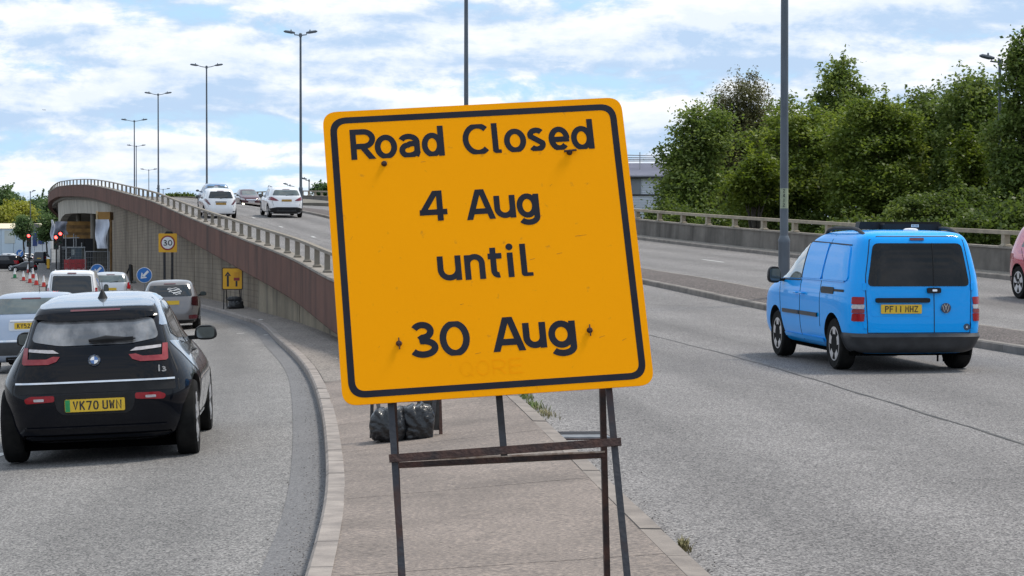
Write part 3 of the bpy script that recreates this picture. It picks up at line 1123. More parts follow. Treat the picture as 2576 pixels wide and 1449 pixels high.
def text_mesh(name, items, mat, parent, y=0.0, toward=-1, **kw):
    """items: (char, x, z, W, H, stroke [, rotation]) in the local XZ plane; y is the depth"""
    bm = bmesh.new()
    lay = 0
    for it in items:
        ch, x0, z0, W, H, s = it[:6]
        rot = it[6] if len(it) > 6 else 0.0
        g, lo, hi = glyph(ch, W, H, s)
        for pts, closed in g:
            v, f = ribbon(pts, closed, s)
            tb = bmesh.new()
            vv = [tb.verts.new((p.x, 0, p.y)) for p in v]
            for q in f:
                try: tb.faces.new([vv[i] for i in q])
                except ValueError: pass
            if lo is not None:
                bmesh.ops.bisect_plane(tb, geom=tb.verts[:] + tb.edges[:] + tb.faces[:], plane_co=(0, 0, 0), plane_no=(0, 0, -1), clear_outer=True)
            if hi is not None:
                bmesh.ops.bisect_plane(tb, geom=tb.verts[:] + tb.edges[:] + tb.faces[:], plane_co=(0, 0, hi), plane_no=(0, 0, 1), clear_outer=True)
            lay += 1
            co, si = math.cos(rot), math.sin(rot)
            me_ = bpy.data.meshes.new('t')
            for p in tb.verts:
                X, Z = p.co.x, p.co.z
                p.co = (x0 + X * co - Z * si, y + toward * .00012 * (lay % 9), z0 + X * si + Z * co)
            for f_ in tb.faces:
                f_.normal_update()
                if f_.normal.y * toward < 0: f_.normal_flip()
            tb.to_mesh(me_)
            tb.free()
            bm.from_mesh(me_)
            bpy.data.meshes.remove(me_)
    me = bpy.data.meshes.new(name)
    bm.to_mesh(me)
    bm.free()
    me.materials.append(mat)
    o = bpy.data.objects.new(name, me)
    link(o, parent)
    tag(o, **kw)
    return o


def line_items(txt, x0, x1, z, H, s, gap=.22):
    """evenly spaced plain characters between x0 and x1"""
    n = len(txt)
    cw = (x1 - x0) / (n + gap * (n - 1)) if n > 1 else (x1 - x0)
    out = []
    x = x0
    for ch in txt:
        if ch != ' ': out.append((ch, x, z, cw, H, s))
        x += cw * (1 + gap)
    return out


# ------------------------------------------------------------------ the amber sign in the foreground
M_YEL = bpy.data.materials.new('amber_sheeting')
M_YEL.use_nodes = True
nt = M_YEL.node_tree
b_ = nt.nodes['Principled BSDF']
b_.inputs['Roughness'].default_value = .5
b_.inputs['Specular IOR Level'].default_value = .05
tc_ = N(nt, 'ShaderNodeTexCoord')
n1_ = N(nt, 'ShaderNodeTexNoise', i_Scale=2.0, i_Detail=5.0)
n2_ = N(nt, 'ShaderNodeTexNoise', i_Scale=90.0, i_Detail=2.0)
n3_ = N(nt, 'ShaderNodeTexNoise', i_Scale=26.0, i_Detail=3.0)
for q in (n1_, n2_, n3_): nt.links.new(tc_.outputs['Object'], q.inputs['Vector'])
mx_ = N(nt, 'ShaderNodeMix', data_type='RGBA')
mx_.inputs[6].default_value = (.97, .375, .0005, 1)
mx_.inputs[7].default_value = (.93, .345, .0005, 1)
nt.links.new(n1_.outputs[0], mx_.inputs[0])
dr_ = N(nt, 'ShaderNodeMapRange', i_1=.665, i_2=.75, i_3=0.0, i_4=.45)
nt.links.new(n3_.outputs[0], dr_.inputs[0])
m2_ = N(nt, 'ShaderNodeMix', data_type='RGBA')
m2_.inputs[7].default_value = (.42, .19, .02, 1)
nt.links.new(dr_.outputs[0], m2_.inputs[0])
nt.links.new(mx_.outputs[2], m2_.inputs[6])
nt.links.new(m2_.outputs[2], b_.inputs['Base Color'])
bp_ = N(nt, 'ShaderNodeBump', i_Strength=.12, i_Distance=.002)
nt.links.new(n2_.outputs[0], bp_.inputs['Height'])
nt.links.new(bp_.outputs[0], b_.inputs['Normal'])
M_SIGNINK = pm('sign_ink', (.012, .013, .022), (.02, .022, .032), 5, .5, spec=.15)
M_SIGNBACK = pm('sign_back', (.16, .16, .16), (.10, .10, .10), 6, .5, metal=.3)

SC = Vector((-.08855, 6.79665, 1.82648))
sign = bpy.data.objects.new('road_sign', None)
sign.location = SC
Rm = (Matrix.Rotation(R(5.4504), 3, 'Z') @ Matrix.Rotation(R(-18.516), 3, 'X') @ Matrix.Rotation(R(-3.606), 3, 'Y'))
sign.rotation_euler = Rm.to_euler()
link(sign)
tag(sign, 'big amber temporary sign reading Road Closed on a rusty folding frame', 'road sign')
A_ = .525
mb = MB()
plate = rounded([(-A_, -A_), (A_, -A_), (A_, A_), (-A_, A_)], .052, 8)
mb.prism(plate, .0, .006)
mb.build('sign_face', M_YEL, sign)
mb = MB()
mb.prism(rounded([(-A_ + .004, -A_ + .004), (A_ - .004, -A_ + .004), (A_ - .004, A_ - .004), (-A_ + .004, A_ - .004)], .05, 8), .0065, .016)
mb.build('backing_plate', M_SIGNBACK, sign)


def ring_mesh(name, po, pi, y, mat, parent):
    n = len(po)
    mb = MB()
    mb.add([(p[0], y, p[1]) for p in po] + [(p[0], y, p[1]) for p in pi], [(i, (i + 1) % n, n + (i + 1) % n, n + i) for i in range(n)])
    return mb.build(name, mat, parent)


ring_mesh('border', rounded(rect(-.502, .502, -.502, .502), .058, 8), rounded(rect(-.479, .479, -.479, .479), .036, 8), -.0006, M_SIGNINK, sign)
H1, H4 = .112, .120
SW, SW4 = .0203, .0226
LT = [('R', -.436, .3428, .0885), ('o', -.353, .3424, .0775), ('a', -.269, .3415, .076), ('d', -.190, .3407, .0775), ('C', -.0466, .339, .099), ('l', .0561, .3396, .0300), ('o', .0971, .3395, .0775), ('s', .1800, .3393, .0620), ('e', .2537, .3385, .0742), ('d', .3328, .3365, .0800)]
M_ = {}
for c, x, z, w in LT: text_mesh('letter', [(c, x, z, w, H1, SW)], M_SIGNINK, sign, -.0006)
LT = [('4', -.2166, .1035, .0950), ('A', -.055, .0993, .097), ('u', .0408, .0993, .0735), ('g', .1185, .0988, .0785)]
for c, x, z, w in LT: text_mesh('letter', [(c, x, z, w, .110, SW)], M_SIGNINK, sign, -.0006)
LT = [('u', -.1722, -.1135, .0810), ('n', -.0796, -.1150, .0700), ('t', .0020, -.1140, .0500), ('i', .0679, -.1145, .0303), ('l', .1135, -.1142, .0400)]
for c, x, z, w in LT: text_mesh('letter', [(c, x, z, w, .117, SW)], M_SIGNINK, sign, -.0006)
LT = [('3', -.2864, -.3758, .0948), ('0', -.1857, -.3780, .1019), ('A', -.0066, -.3752, .1080), ('u', .0966, -.3705, .0786), ('g', .1828, -.3725, .0940)]
for c, x, z, w in LT: text_mesh('letter', [(c, x, z, w, H4, SW4)], M_SIGNINK, sign, -.0006)
text_mesh('embossed_lettering', line_items('QORE', -.125, .085, -.452, .052, .0022, .3), M_YEL, sign, -.0004)
for (bx, bz) in ((-.325, .323), (.322, .327), (-.323, -.323), (.325, -.320)):
    mb = MB()
    mb.lathe([(.0, -.011), (.006, -.0105), (.009, -.006), (.0105, -.0005), (.0105, .0)], (bx, 0, bz), axis='y', n=12)
    if bx > 0 and bz > 0: mb.bar((bx - .02, -.009, bz + .002), (bx + .024, -.009, bz + .005), .006, .006, up=(0, 1, 0))
    if bz < 0: mb.bar((bx, -.008, bz - .022), (bx, -.008, bz + .018), .004, .004, up=(0, 1, 0))
    mb.build('bolt', M_RUST, sign, smooth=True)
mb = MB()
for (x_, z_, a_, l_) in ((.09, .118, 8, .010), (.135, .119, 5, .007), (-.19, .322, 3, .008), (.245, .21, 40, .006), (-.455, .06, 60, .007), (.155, -.055, 12, .009), (.25, -.04, 10, .010), (.33, .02, 4, .020), (-.06, -.375, 10, .010), (.365, -.345, 15, .010), (-.39, -.33, 60, .004), (.2, .1, 30, .005), (-.1, -.2, 10, .006), (.44, -.36, 25, .008)):
    c_, s__ = math.cos(R(a_)) * l_, math.sin(R(a_)) * l_
    mb.add([(x_ - c_, -.0004, z_ - s__ - .0004), (x_ + c_, -.0004, z_ + s__ - .0003), (x_ + c_, -.0004, z_ + s__ + .0003), (x_ - c_, -.0004, z_ - s__ + .0006)], [(0, 1, 2, 3)])
o_ = mb.build('scratches', M_RUST, sign)
o_['kind'] = 'stuff'
# folding frame.  Front legs lie in the sign plane; rear frame is hinged near the top
isz = lambda x, y: isl(y)[1] + (isl(y)[3] - isl(y)[1]) * (x - isl(y)[0]) / (isl(y)[2] - isl(y)[0])


def leg_to_ground(p_loc, q_loc):
    """extend the local line p->q until it meets the island"""
    p, q = SC + Rm @ Vector(p_loc), SC + Rm @ Vector(q_loc)
    t = 0.0
    while t < 6:
        w = p + (q - p) * t
        if w.z <= isz(w.x, w.y): break
        t += .002
    return Vector(p_loc) + (Vector(q_loc) - Vector(p_loc)) * t


Rmi = Rm.transposed()
for sx in (-1, 1):
    xt, xb = (-.355, -.371) if sx < 0 else (.383, .365)
    p = (xt, .026, .40)
    q = (xb, .026, -1.13)
    e = leg_to_ground(p, q)
    mb = MB()
    mb.bar(p, e, .021, .014, up=(0, 1, 0))
    mb.bar((p[0] + .009, p[1] + .006, p[2]), (e[0] + .009, e[1] + .006, e[2]), .004, .024, up=(0, 1, 0))
    mb.build('front_leg', M_STEELR, sign)
# rear frame in world directions
back = Vector((-math.sin(R(5.45)), math.cos(R(5.45)), 0))
rear = []
for k, (hx, bx) in enumerate(((-.456, -.398), (.298, .366))):
    hp = SC + Rm @ Vector((0, .036, .45))
    hp.x = hx
    hp.y += .05
    bt = Vector((bx, hp.y + .38, 0))
    bt.z = isz(bt.x, bt.y)
    rear.append((hp, bt))
    a, b = Rmi @ (hp - SC), Rmi @ (bt - SC)
    mb = MB()
    mb.bar(a, b, .019, .012, up=(0, 1, 0))
    mb.bar(a + Vector((-.0095, .008, 0)), b + Vector((-.0095, .008, 0)), .004, .026, up=(0, 1, 0))
    mb.build('rear_leg', M_RUST, sign)


def bar_between(name, a, b, w, h, mat):
    mb = MB()
    mb.bar(a, b, w, h, up=(0, 0, 1))
    return mb.build(name, mat, sign)


bar_between('cross_bar', (-.385, .008, -.712), (.391, .008, -.711), .010, .026, M_RUST)
# rear cross bar at the height seen just under the front one
def on_rear(k, py):
    a, b = rear[k]
    best = min(range(400), key=lambda i: abs((640 + (CAM_Z - (a + (b - a) * i / 400).z) * 5000 / (a + (b - a) * i / 400).y) - py))
    return Rmi @ (a + (b - a) * best / 400 - SC)


bar_between('rear_cross_bar', on_rear(0, 1171), on_rear(1, 1147), .022, .018, M_RUST)
bar_between('cross_strip', on_rear(0, 1161) + Vector((0, -.01, 0)), on_rear(1, 1137) + Vector((0, -.01, 0)), .006, .006, pm('strip_pale_brown', (.45, .38, .32), (.2, .12, .08), 30, .7))  # thin pale strip just above the rear cross bar
mb = MB()
mb.bar((.006, .03, .3), (-.002, .03, -.725), .022, .012, up=(0, 1, 0))
mb.build('centre_strut', M_STEEL, sign)

# ------------------------------------------------------------------ sandbagged frame farther up the island
f0 = Vector((0, 0, 0))
d = 10.0
while True:
    p = at(1022, 1104, d)
    if p.z <= isz(p.x, p.y): break
    d += .02
base = p
fr = empty('sign_frame', base, rz=R(4), label='low rusty sign frame standing on the island, legs showing beside black bags', cat='sign frame')
k = base.y / 5000
mb = MB()
for sx in (-1, 1):
    mb = MB()
    mb.bar((sx * 88 * k, .1, 0), (sx * 84 * k, .28, .62), .028, .028)
    mb.build('leg', M_RUST if sx > 0 else M_STEEL, fr)
for sx in (-1, 1):
    mb = MB()
    mb.bar((sx * 60 * k, -.10, -.01), (sx * 80 * k, .22, .55), .03, .02)
    mb.build('leg', M_STEEL, fr)
mb = MB()
mb.bar((-86 * k, .2, .30), (86 * k, .2, .32), .025, .03)
mb.build('cross_bar', M_RUST, fr)
mb = MB()
mb.prism(rect(28 * k, 84 * k, .06, .34), .12, .16)
mb.build('board', pm('dark_board', (.07, .065, .06), (.04, .035, .03), 12, .8), fr)

M_BAG = pm('black_sack', (.007, .007, .009), (.014, .015, .017), 9, .3, bump=.8, bscale=30, coat=.35, crough=.1, spec=.4)


def sack(name, c, sx, sy, sz, rz, seed, mat, **kw):
    bm = bmesh.new()
    bmesh.ops.create_uvsphere(bm, u_segments=56, v_segments=34, radius=1)
    r_ = random.Random(seed)
    ph = [r_.uniform(0, 6.28) for _ in range(10)]
    neck = r_.uniform(-.2, .3)
    for v in bm.verts:
        x, y, z = v.co
        sq = 1 / max((abs(x) ** 5.5 + abs(y) ** 3.5 + abs(z) ** 5.5) ** (1 / 5), .2)
        x, y, z = x * sq, y * sq, z * sq
        a = math.atan2(z + .2, x - neck)           # folds gathered towards the tied neck
        q = math.hypot(x - neck, z + .2)
        fold = .16 * (1 - abs(math.sin(6.5 * a + ph[0] + .8 * math.sin(4 * q + ph[1])))) * min(q, 1)
        fold += .08 * (1 - abs(math.sin(13 * a + ph[2] + 2 * q))) * min(q, 1)
        fold += .035 * math.sin(9 * x + 7 * z + ph[3]) + .02 * math.sin(21 * x - 15 * z + ph[4])
        w = 1 - fold
        y = y * w
        x = x * (1 + .06 * math.sin(4 * z + ph[5])) * (1 - .10 * max(z, 0) ** 2)
        z = z * (1 + .05 * math.sin(3.5 * x + ph[6]) + .06 * math.sin(11 * x + ph[7]) + .03 * math.sin(23 * x + ph[8]))
        z = max(z, -.84 + .03 * math.sin(9 * x))
        v.co = (x * sx, y * sy, (z + .84) * sz)
    me = bpy.data.meshes.new(name)
    bm.to_mesh(me)
    bm.free()
    me.shade_smooth()
    me.materials.append(mat)
    o = bpy.data.objects.new(name, me)
    o.location = c
    o.rotation_euler = (0, 0, rz)
    link(o)
    tag(o, **kw)
    return o


sack('sandbag', base + Vector((28 * k, .02, -.01)), 40 * k, .16, .165, R(8), 3, M_BAG, label='plump black sandbag with gathered folds, right one of the island pair', cat='sandbag', group='black sandbags on the sign frame')
sack('sandbag', base + Vector((-42 * k, .0, -.01)), 46 * k, .19, .150, R(-6), 8, M_BAG, label='flatter black sandbag, left one of the island pair', cat='sandbag', group='black sandbags on the sign frame')

# road gully beside the island
p, st, u = fly_hit(1462, 1099)
gr = empty('drain_grate', fly(st, U_E + .24, .006), rz=-math.atan(fly_h(st)), label='iron drain grate in the road beside the island kerb', cat='drain')
mb = MB()
mb.box((0, 0, -.01), (.46, .60, .02))
mb.build('frame', M_RUST, gr)
for i in range(7):
    mb = MB()
    mb.box((0, -.24 + i * .08, .006), (.40, .05, .014))
    mb.build('bar', M_GALV if i < 3 else M_STEEL, gr)


# grit gathered along the kerbs
def grit(name, n, fpos, mat, s0, s1, **kw):
    mb = MB()
    for i in range(n):
        c = fpos(i)
        r_ = random.uniform(s0, s1)
        a = random.uniform(0, 6.28)
        q = [(math.cos(a + t) * r_ * random.uniform(.7, 1.2), math.sin(a + t) * r_ * random.uniform(.7, 1.2)) for t in (0, 2.1, 4.2)]
        mb.add([(c[0] + x, c[1] + y, c[2]) for x, y in q] + [(c[0], c[1], c[2] + r_ * .8)], [(0, 1, 3), (1, 2, 3), (2, 0, 3)])
    return mb.build(name, mat, None, kind='stuff', **kw)


def gpos(i):
    d = 8 + 24 * random.random() ** 1.4
    x = float(_Kx(d)) - .012 - abs(random.gauss(0, .11))
    return (x, d, zL(x, d) + .004)


def gpos2(i):
    d = 8.5 + 12 * random.random() ** 1.3
    p = fly(d, U_E + .01 + abs(random.gauss(0, .12)))
    return (p.x, p.y, p.z)


M_GRIT = pm('grit_dark', (.05, .045, .042), (.10, .09, .082), 3, .9)
M_GRITL = pm('grit_pale', (.30, .27, .24), (.2, .18, .17), 3, .9)
grit('grit', 1500, gpos, M_GRIT, .003, .010)
grit('grit', 900, gpos, M_GRITL, .003, .009)
grit('grit', 260, gpos2, M_GRIT, .004, .010)
# litter on the verge
M_PAPER = pm('litter_paper', (.62, .6, .56), (.45, .43, .4), 20, .7)
for i, (px, py) in enumerate(((826, 842), (795, 833), (769, 819), (846, 905), (737, 770), (655, 805))):
    q = left_hit(px, py)
    zz = isl(q.y)[1] + .01
    t = (CAM_Z - zz) / (CAM_Z - q.z)
    mb = MB()
    w = .035 + .015 * (i % 3)
    mb.add([(-w, -.03, .0), (w, -.03, .01), (w, .03, .02), (-w, .03, .006), (0, 0, .03)], [(0, 1, 4), (1, 2, 4), (2, 3, 4), (3, 0, 4)])
    o = mb.build('litter', M_PAPER)
    o.location = (q.x * t, q.y * t, zz)
    tag(o, 'scrap of pale litter on the verge below the ribbed wall', 'litter', 'litter on the verge')
for i, (px, py) in enumerate(((604, 839), (672, 843), (687, 844), (424, 839))):
    q = left_hit(px, py)
    mb = MB()
    mb.add([(-.09, -.06, .004), (.09, -.06, .006), (.10, .06, .01), (-.08, .06, .006)], [(0, 1, 2, 3)])
    o = mb.build('litter', M_PAPER)
    o.location = q
    tag(o, 'flat white scrap lying on the left road surface', 'litter', 'flat scraps on the left road')


# weeds in the kerb joints
def weed(px, py, n, h, spread, label, mat):
    p, st, u = fly_hit(px, py)
    b_ = fly(st, u)
    mb = MB()
    for i in range(n):
        a = random.uniform(0, 6.28)
        s_ = random.uniform(.2, 1) * spread
        bx, by = random.gauss(0, spread * .5) * (.35), random.gauss(0, spread)
        hh = h * random.uniform(.4, 1)
        w = .004
        tip = Vector((bx + math.cos(a) * hh * .6, by + math.sin(a) * hh * .6, hh))
        mid = Vector((bx + math.cos(a) * hh * .2, by + math.sin(a) * hh * .2, hh * .6))
        sd_ = Vector((-math.sin(a), math.cos(a), 0)) * w
        o_ = Vector((bx, by, 0))
        mb.add([o_ - sd_, o_ + sd_, mid + sd_, mid - sd_, tip], [(0, 1, 2, 3), (3, 2, 4)])
    o = mb.build('weed', mat)
    o.location = b_
    o.rotation_euler = (0, 0, -math.atan(fly_h(st)))
    tag(o, label, 'weed', 'weeds along the island kerb', 'stuff')


M_WEED = pm('weed_leaf', (.09, .16, .03), (.16, .17, .05), 8, .8)
M_WEED2 = pm('weed_dry', (.16, .16, .06), (.22, .18, .09), 8, .8)
weed(1322, 1003, 110, .07, .22, 'bright green tuft of grass by the kerb just under the big sign', M_WEED)
weed(1345, 1024, 110, .06, .26, 'middle tuft of grass along the kerb between sign and drain', M_WEED)
weed(1370, 1046, 100, .06, .28, 'yellowing tuft of grass by the kerb nearest the drain', M_WEED2)
weed(1722, 1388, 130, .06, .07, 'small weed in the road edge at the bottom right of the island', M_WEED2)


# ------------------------------------------------------------------ vehicles
def catmull(rows, sub=4):
    rows = np.array(rows, float)
    n = len(rows)
    out = []
    for i in range(n - 1):
        p0, p1, p2, p3 = rows[max(i - 1, 0)], rows[i], rows[i + 1], rows[min(i + 2, n - 1)]
        for k in range(sub):
            t = k / sub
            out.append(.5 * ((2 * p1) + (-p0 + p2) * t + (2 * p0 - 5 * p1 + 4 * p2 - p3) * t * t + (-p0 + 3 * p1 - 3 * p2 + p3) * t ** 3))
    out.append(rows[-1])
    return np.array(out)


class Car:
    def __init__(s, name, rows, nr, nf, axle, wheel_r, paint, track, wheel_w=.2, sub=4, nloop=72, arches=True, cut_r=None, wheel_z=None, **kw):
        s.root = empty(name)
        tag(s.root, **kw)
        if len(rows[0]) == 4: rows = [tuple(r_) + (nr,) for r_ in rows]
        s.rows = catmull(rows, sub)
        s.wr = wheel_r
        ts = np.linspace(0, 2 * math.pi, nloop, endpoint=False)
        P = []
        for (z, w, yr, yf, nr_) in s.rows:
            yc = (yr + yf) / 2
            for t in ts:
                c, si = math.cos(t), math.sin(t)
                n_ = nr_ if si < 0 else nf
                x = w * math.copysign(abs(c) ** (2 / n_), c)
                y = yc + (yf - yc) * math.copysign(abs(si) ** (2 / n_), si)
                P.append((x, y, z))
        K = len(s.rows)
        F = [(i * nloop + j, i * nloop + (j + 1) % nloop, (i + 1) * nloop + (j + 1) % nloop, (i + 1) * nloop + j) for i in range(K - 1) for j in range(nloop)]
        F.append(tuple(range(nloop))[::-1])
        F.append(tuple((K - 1) * nloop + j for j in range(nloop)))
        me = bpy.data.meshes.new('body')
        me.from_pydata(P, [], F)
        s.bvh = BVHTree.FromPolygons([Vector(p) for p in P], F)
        me.materials.append(paint)
        me.materials.append(M_BLACK)
        o = bpy.data.objects.new('body', me)
        link(o)
        zc = wheel_z or wheel_r
        if arches:
            mb = MB()
            for y in (0, axle):
                for sx in (-1, 1):
                    mb.lathe([(cut_r or wheel_r * 1.13, 0), (cut_r or wheel_r * 1.13, .5)], (sx * track - .25, y, zc + .01), axis='x', n=32)
            cu = mb.build('cut', M_BLACK)
            md = o.modifiers.new('b', 'BOOLEAN')
            md.operation = 'DIFFERENCE'
            md.solver = 'EXACT'
            md.object = cu
            try: md.material_mode = 'TRANSFER'
            except Exception: pass
            dg = bpy.context.evaluated_depsgraph_get()
            nm = bpy.data.meshes.new_from_object(o.evaluated_get(dg))
            o.modifiers.clear()
            o.data = nm
            nm.name = 'body'
            bpy.data.objects.remove(cu)
        o.data.shade_smooth()
        o.data.set_sharp_from_angle(angle=R(38))
        o.parent = s.root
        s.body = o
        s.paint = paint
        s.wheels(axle, track, wheel_w, zc)

    def wheels(s, axle, track, ww, zc):
        r_ = s.wr
        mb = MB()
        ir = r_ * .66
        mb.lathe([(ir, -ww / 2 + .01), (r_ * .93, -ww / 2), (r_ * .985, -ww / 2 + .02), (r_, -ww * .2), (r_, ww * .2), (r_ * .985, ww / 2 - .02), (r_ * .93, ww / 2), (ir, ww / 2 - .01)], axis='x', n=36)
        tm = mb.build('t', M_TYRE, smooth=True)
        rb = MB()
        rb.lathe([(ir * .98, .0), (ir * 1.0, ww * .42), (ir * .93, ww * .44), (ir * .90, ww * .2), (ir * .3, ww * .12), (.0, ww * .12)], axis='x', n=30, mi=1, cap=False)
        for k in range(5):
            a = R(72 * k + 18)
            for da in (-.13, .13):
                rb.bar((ww * .36, math.cos(a) * ir * .15, math.sin(a) * ir * .15), (ww * .40, math.cos(a + da) * ir * .95, math.sin(a + da) * ir * .95), .07 * r_ / .32, .03, up=(1, 0, 0), mi=0)
        rb.lathe([(ir * .2, ww * .3), (ir * .2, ww * .42), (ir * .12, ww * .45), (0, ww * .45)], axis='x', n=16, mi=0, cap=False)
        rb.lathe([(ir * .93, ww * .36), (ir * 1.0, ww * .43), (ir * 1.01, ww * .46), (ir * .93, ww * .46)], axis='x', n=30, mi=0, cap=False)
        rm = rb.build('r', [M_RIM, M_RIMD], smooth=True)
        for y in (0, axle):
            for sx in (-1, 1):
                w = bpy.data.objects.new('wheel', tm.data)
                link(w, s.root)
                w.location = (sx * (track - ww / 2), y, zc)
                q = bpy.data.objects.new('rim', rm.data)
                link(q, w)
                if sx < 0: q.rotation_euler = (0, 0, math.pi)
        bpy.data.objects.remove(tm)
        bpy.data.objects.remove(rm)

    def hit(s, view, a, b):
        if view == 'rear': o, d = Vector((a, -12, b)), Vector((0, 1, 0))
        elif view == 'front': o, d = Vector((a, 16, b)), Vector((0, -1, 0))
        elif view == 'left': o, d = Vector((-12, a, b)), Vector((1, 0, 0))
        elif view == 'right': o, d = Vector((12, a, b)), Vector((-1, 0, 0))
        else: o, d = Vector((a, b, 12)), Vector((0, 0, -1))
        h = s.bvh.ray_cast(o, d)
        if h[0] is None:
            g = s.bvh.find_nearest(o + d * 11.5)
            return g[0], g[1], d
        n = h[1] if h[1].dot(d) < 0 else -h[1]
        return h[0], n, d

    def panel(s, name, poly, view, mat, off=.004, thick=.02, parent=None, cell=.06, label=None):
        bm = bmesh.new()
        vs_ = [bm.verts.new((p[0], p[1], 0)) for p in poly]
        bm.faces.new(vs_)
        xs, ys = [p[0] for p in poly], [p[1] for p in poly]
        for lo, hi, ax in ((min(xs), max(xs), 0), (min(ys), max(ys), 1)):
            n = int((hi - lo) / cell)
            for i in range(1, n + 1):
                c = lo + (hi - lo) * i / (n + 1)
                co, no = [0, 0, 0], [0, 0, 0]
                co[ax], no[ax] = c, 1
                bmesh.ops.bisect_plane(bm, geom=bm.verts[:] + bm.edges[:] + bm.faces[:], plane_co=co, plane_no=no)
        bm.verts.ensure_lookup_table()
        dirs = {}
        for v in bm.verts:
            p, n, d = s.hit(view, v.co.x, v.co.y)
            dirs[v] = d
            v.co = p + n * off * .6 - d * off * .6
        be = [e for e in bm.edges if len(e.link_faces) == 1]
        for e in be:
            a, b = e.verts
            d = dirs[a] if a in dirs else dirs[b]
            q = [bm.verts.new(a.co), bm.verts.new(b.co), bm.verts.new(b.co + d * thick), bm.verts.new(a.co + d * thick)]
            bm.faces.new(q)
        for f in bm.faces:
            f.smooth = True
        # face the viewer
        d0 = {'rear': Vector((0, -1, 0)), 'front': Vector((0, 1, 0)), 'left': Vector((-1, 0, 0)), 'right': Vector((1, 0, 0)), 'top': Vector((0, 0, 1))}[view]
        for f in bm.faces:
            f.normal_update()
            if f.normal.dot(d0) < -.01: f.normal_flip()
        me = bpy.data.meshes.new(name)
        bm.to_mesh(me)
        bm.free()
        me.materials.append(mat)
        o = bpy.data.objects.new(name, me)
        link(o, parent or s.root)
        if label: o['label'] = label
        return o

    def strip(s, name, pts, w, view, mat, off=.003, thick=.012, parent=None, closed=False):
        # subdivide and make a ribbon polygon set
        P = [Vector(p) for p in pts]
        if closed: P.append(P[0])
        Q = []
        for a, b in zip(P[:-1], P[1:]):
            n = max(1, int((b - a).length / .06))
            Q += [a + (b - a) * i / n for i in range(n)]
        Q.append(P[-1])
        v, f = ribbon([tuple(p) for p in Q], False, w)
        V = []
        for p in v:
            h, n, d = s.hit(view, p.x, p.y)
            V.append(h + n * off * .6 - d * off * .6)
        k = len(V)
        V2 = V + [p + d * thick for p in V]
        n = len(Q)
        F = list(f)
        for i in range(n - 1):
            F.append((i, i + 1, k + i + 1, k + i))
            F.append((n + i + 1, n + i, k + n + i, k + n + i + 1))
        mb = MB()
        mb.add(V2, F)
        return mb.build(name, mat, parent or s.root)

    def mirror(s, sx, y, z, w=.2, h=.13, reach=None, mat=None, glass=True):
        p, n, d = s.hit('left' if sx < 0 else 'right', y, z - h * .3)
        x0 = p.x
        mb = MB()
        bm = bmesh.new()
        bmesh.ops.create_uvsphere(bm, u_segments=16, v_segments=10, radius=1)
        for v in bm.verts:
            x, yy, zz = v.co
            q = 1 / max((abs(x) ** 3 + abs(yy) ** 3 + abs(zz) ** 3) ** (1 / 3), .2)
            yy = max(yy * q, -.55)
            v.co = (x * q * w / 2 * (1 - .1 * zz), yy * .10, zz * q * h / 2)
        me = bpy.data.meshes.new('mirror')
        bm.to_mesh(me)
        bm.free()
        me.shade_smooth()
        me.materials.append(mat or M_BLACK)
        me.set_sharp_from_angle(angle=R(40))
        o = bpy.data.objects.new('mirror', me)
        cx = x0 + sx * ((reach or .12) + w / 2 - .03)
        o.location = (cx, y, z)
        link(o, s.root)
        mb = MB()
        mb.bar((x0 - sx * .05 - cx, .02, -h * .32), (x0 + sx * (reach or .12) - cx + sx * .02, .01, -h * .3), .06, .04)
        mb.build('mirror_arm', mat or M_BLACK, o)
        if glass:
            mb = MB()
            mb.prism(rounded(rect(-w * .40, w * .40, -h * .36, h * .36), .04, 4), -.062, -.055)
            mb.build('mirror_glass', M_GLASSL, o)
        return o

    def number_plate(s, x, z, txt=None, w=.52, h=.111, y=None, tilt=0.0, mat=None, green=False):
        p, n, d = s.hit('rear', x, z)
        y = p.y - .022 if y is None else y
        mb = MB()
        mb.prism(rounded(rect(-w / 2, w / 2, -h / 2, h / 2), .012, 3), 0, .014)
        o = mb.build('number_plate', mat or M_PLATE, s.root)
        o.location = (x, y, z)
        o.rotation_euler = (tilt, 0, 0)
        if txt:
            H = h * .70
            cw = H * .62
            wd = len(txt.replace(' ', '')) * cw + (len(txt.replace(' ', '')) - 1) * cw * .22 + cw * .45
            xx = -wd / 2 + (.02 if green else 0)
            it = []
            for ch in txt:
                if ch == ' ':
                    xx += cw * .45
                    continue
                if ch == '_':
                    xx += cw * 1.22
                    continue
                it.append((ch, xx, -H / 2, cw, H, .0125 * h / .111))
                xx += cw * 1.22
            text_mesh('plate_lettering', it, M_INK, o, -.0015)
        if green:
            mb = MB()
            mb.prism(rect(-w / 2 + .003, -w / 2 + .045, -h / 2 + .003, h / 2 - .003), -.0015, .001)
            mb.build('green_band', M_GREEN, o)
        return o

    def place(s, loc, heading, slope=0.0, scale=1.0, roll=0.0):
        s.root.location = loc
        s.root.rotation_euler = (slope, R(roll), -heading)
        s.root.scale = (scale,) * 3


def hatch_rows(W, H, L, ro, sill=.13, boxy=0.0):
    """W, H, L metres; ro rear overhang behind the rear axle"""
    t = [(.13, .84, .14, .15), (.17, .95, .04, .05), (.30, .985, .0, .0), (.42, 1.0, .02, .0), (.50, 1.0, .05, .1), (.58, .985, .08, .35),
         (.66, .94, .12, .9), (.70, .905, .155, 1.15), (.80, .84, .27, 1.5), (.90, .755, .40, 1.85), (.955, .675, .52, 2.05), (.985, .53, .72, 2.25), (1.0, .22, 1.05, 2.45)]
    yr, yf = -ro, L - ro
    out = []
    for f, w, a, b in t:
        w = w + (1 - w) * boxy * (.5 if f > .5 else 0)
        out.append((f * H, w * W / 2, yr + a * (1 - .5 * boxy), yf - b * L / 4.1 * (1 - .25 * boxy)))
    return out


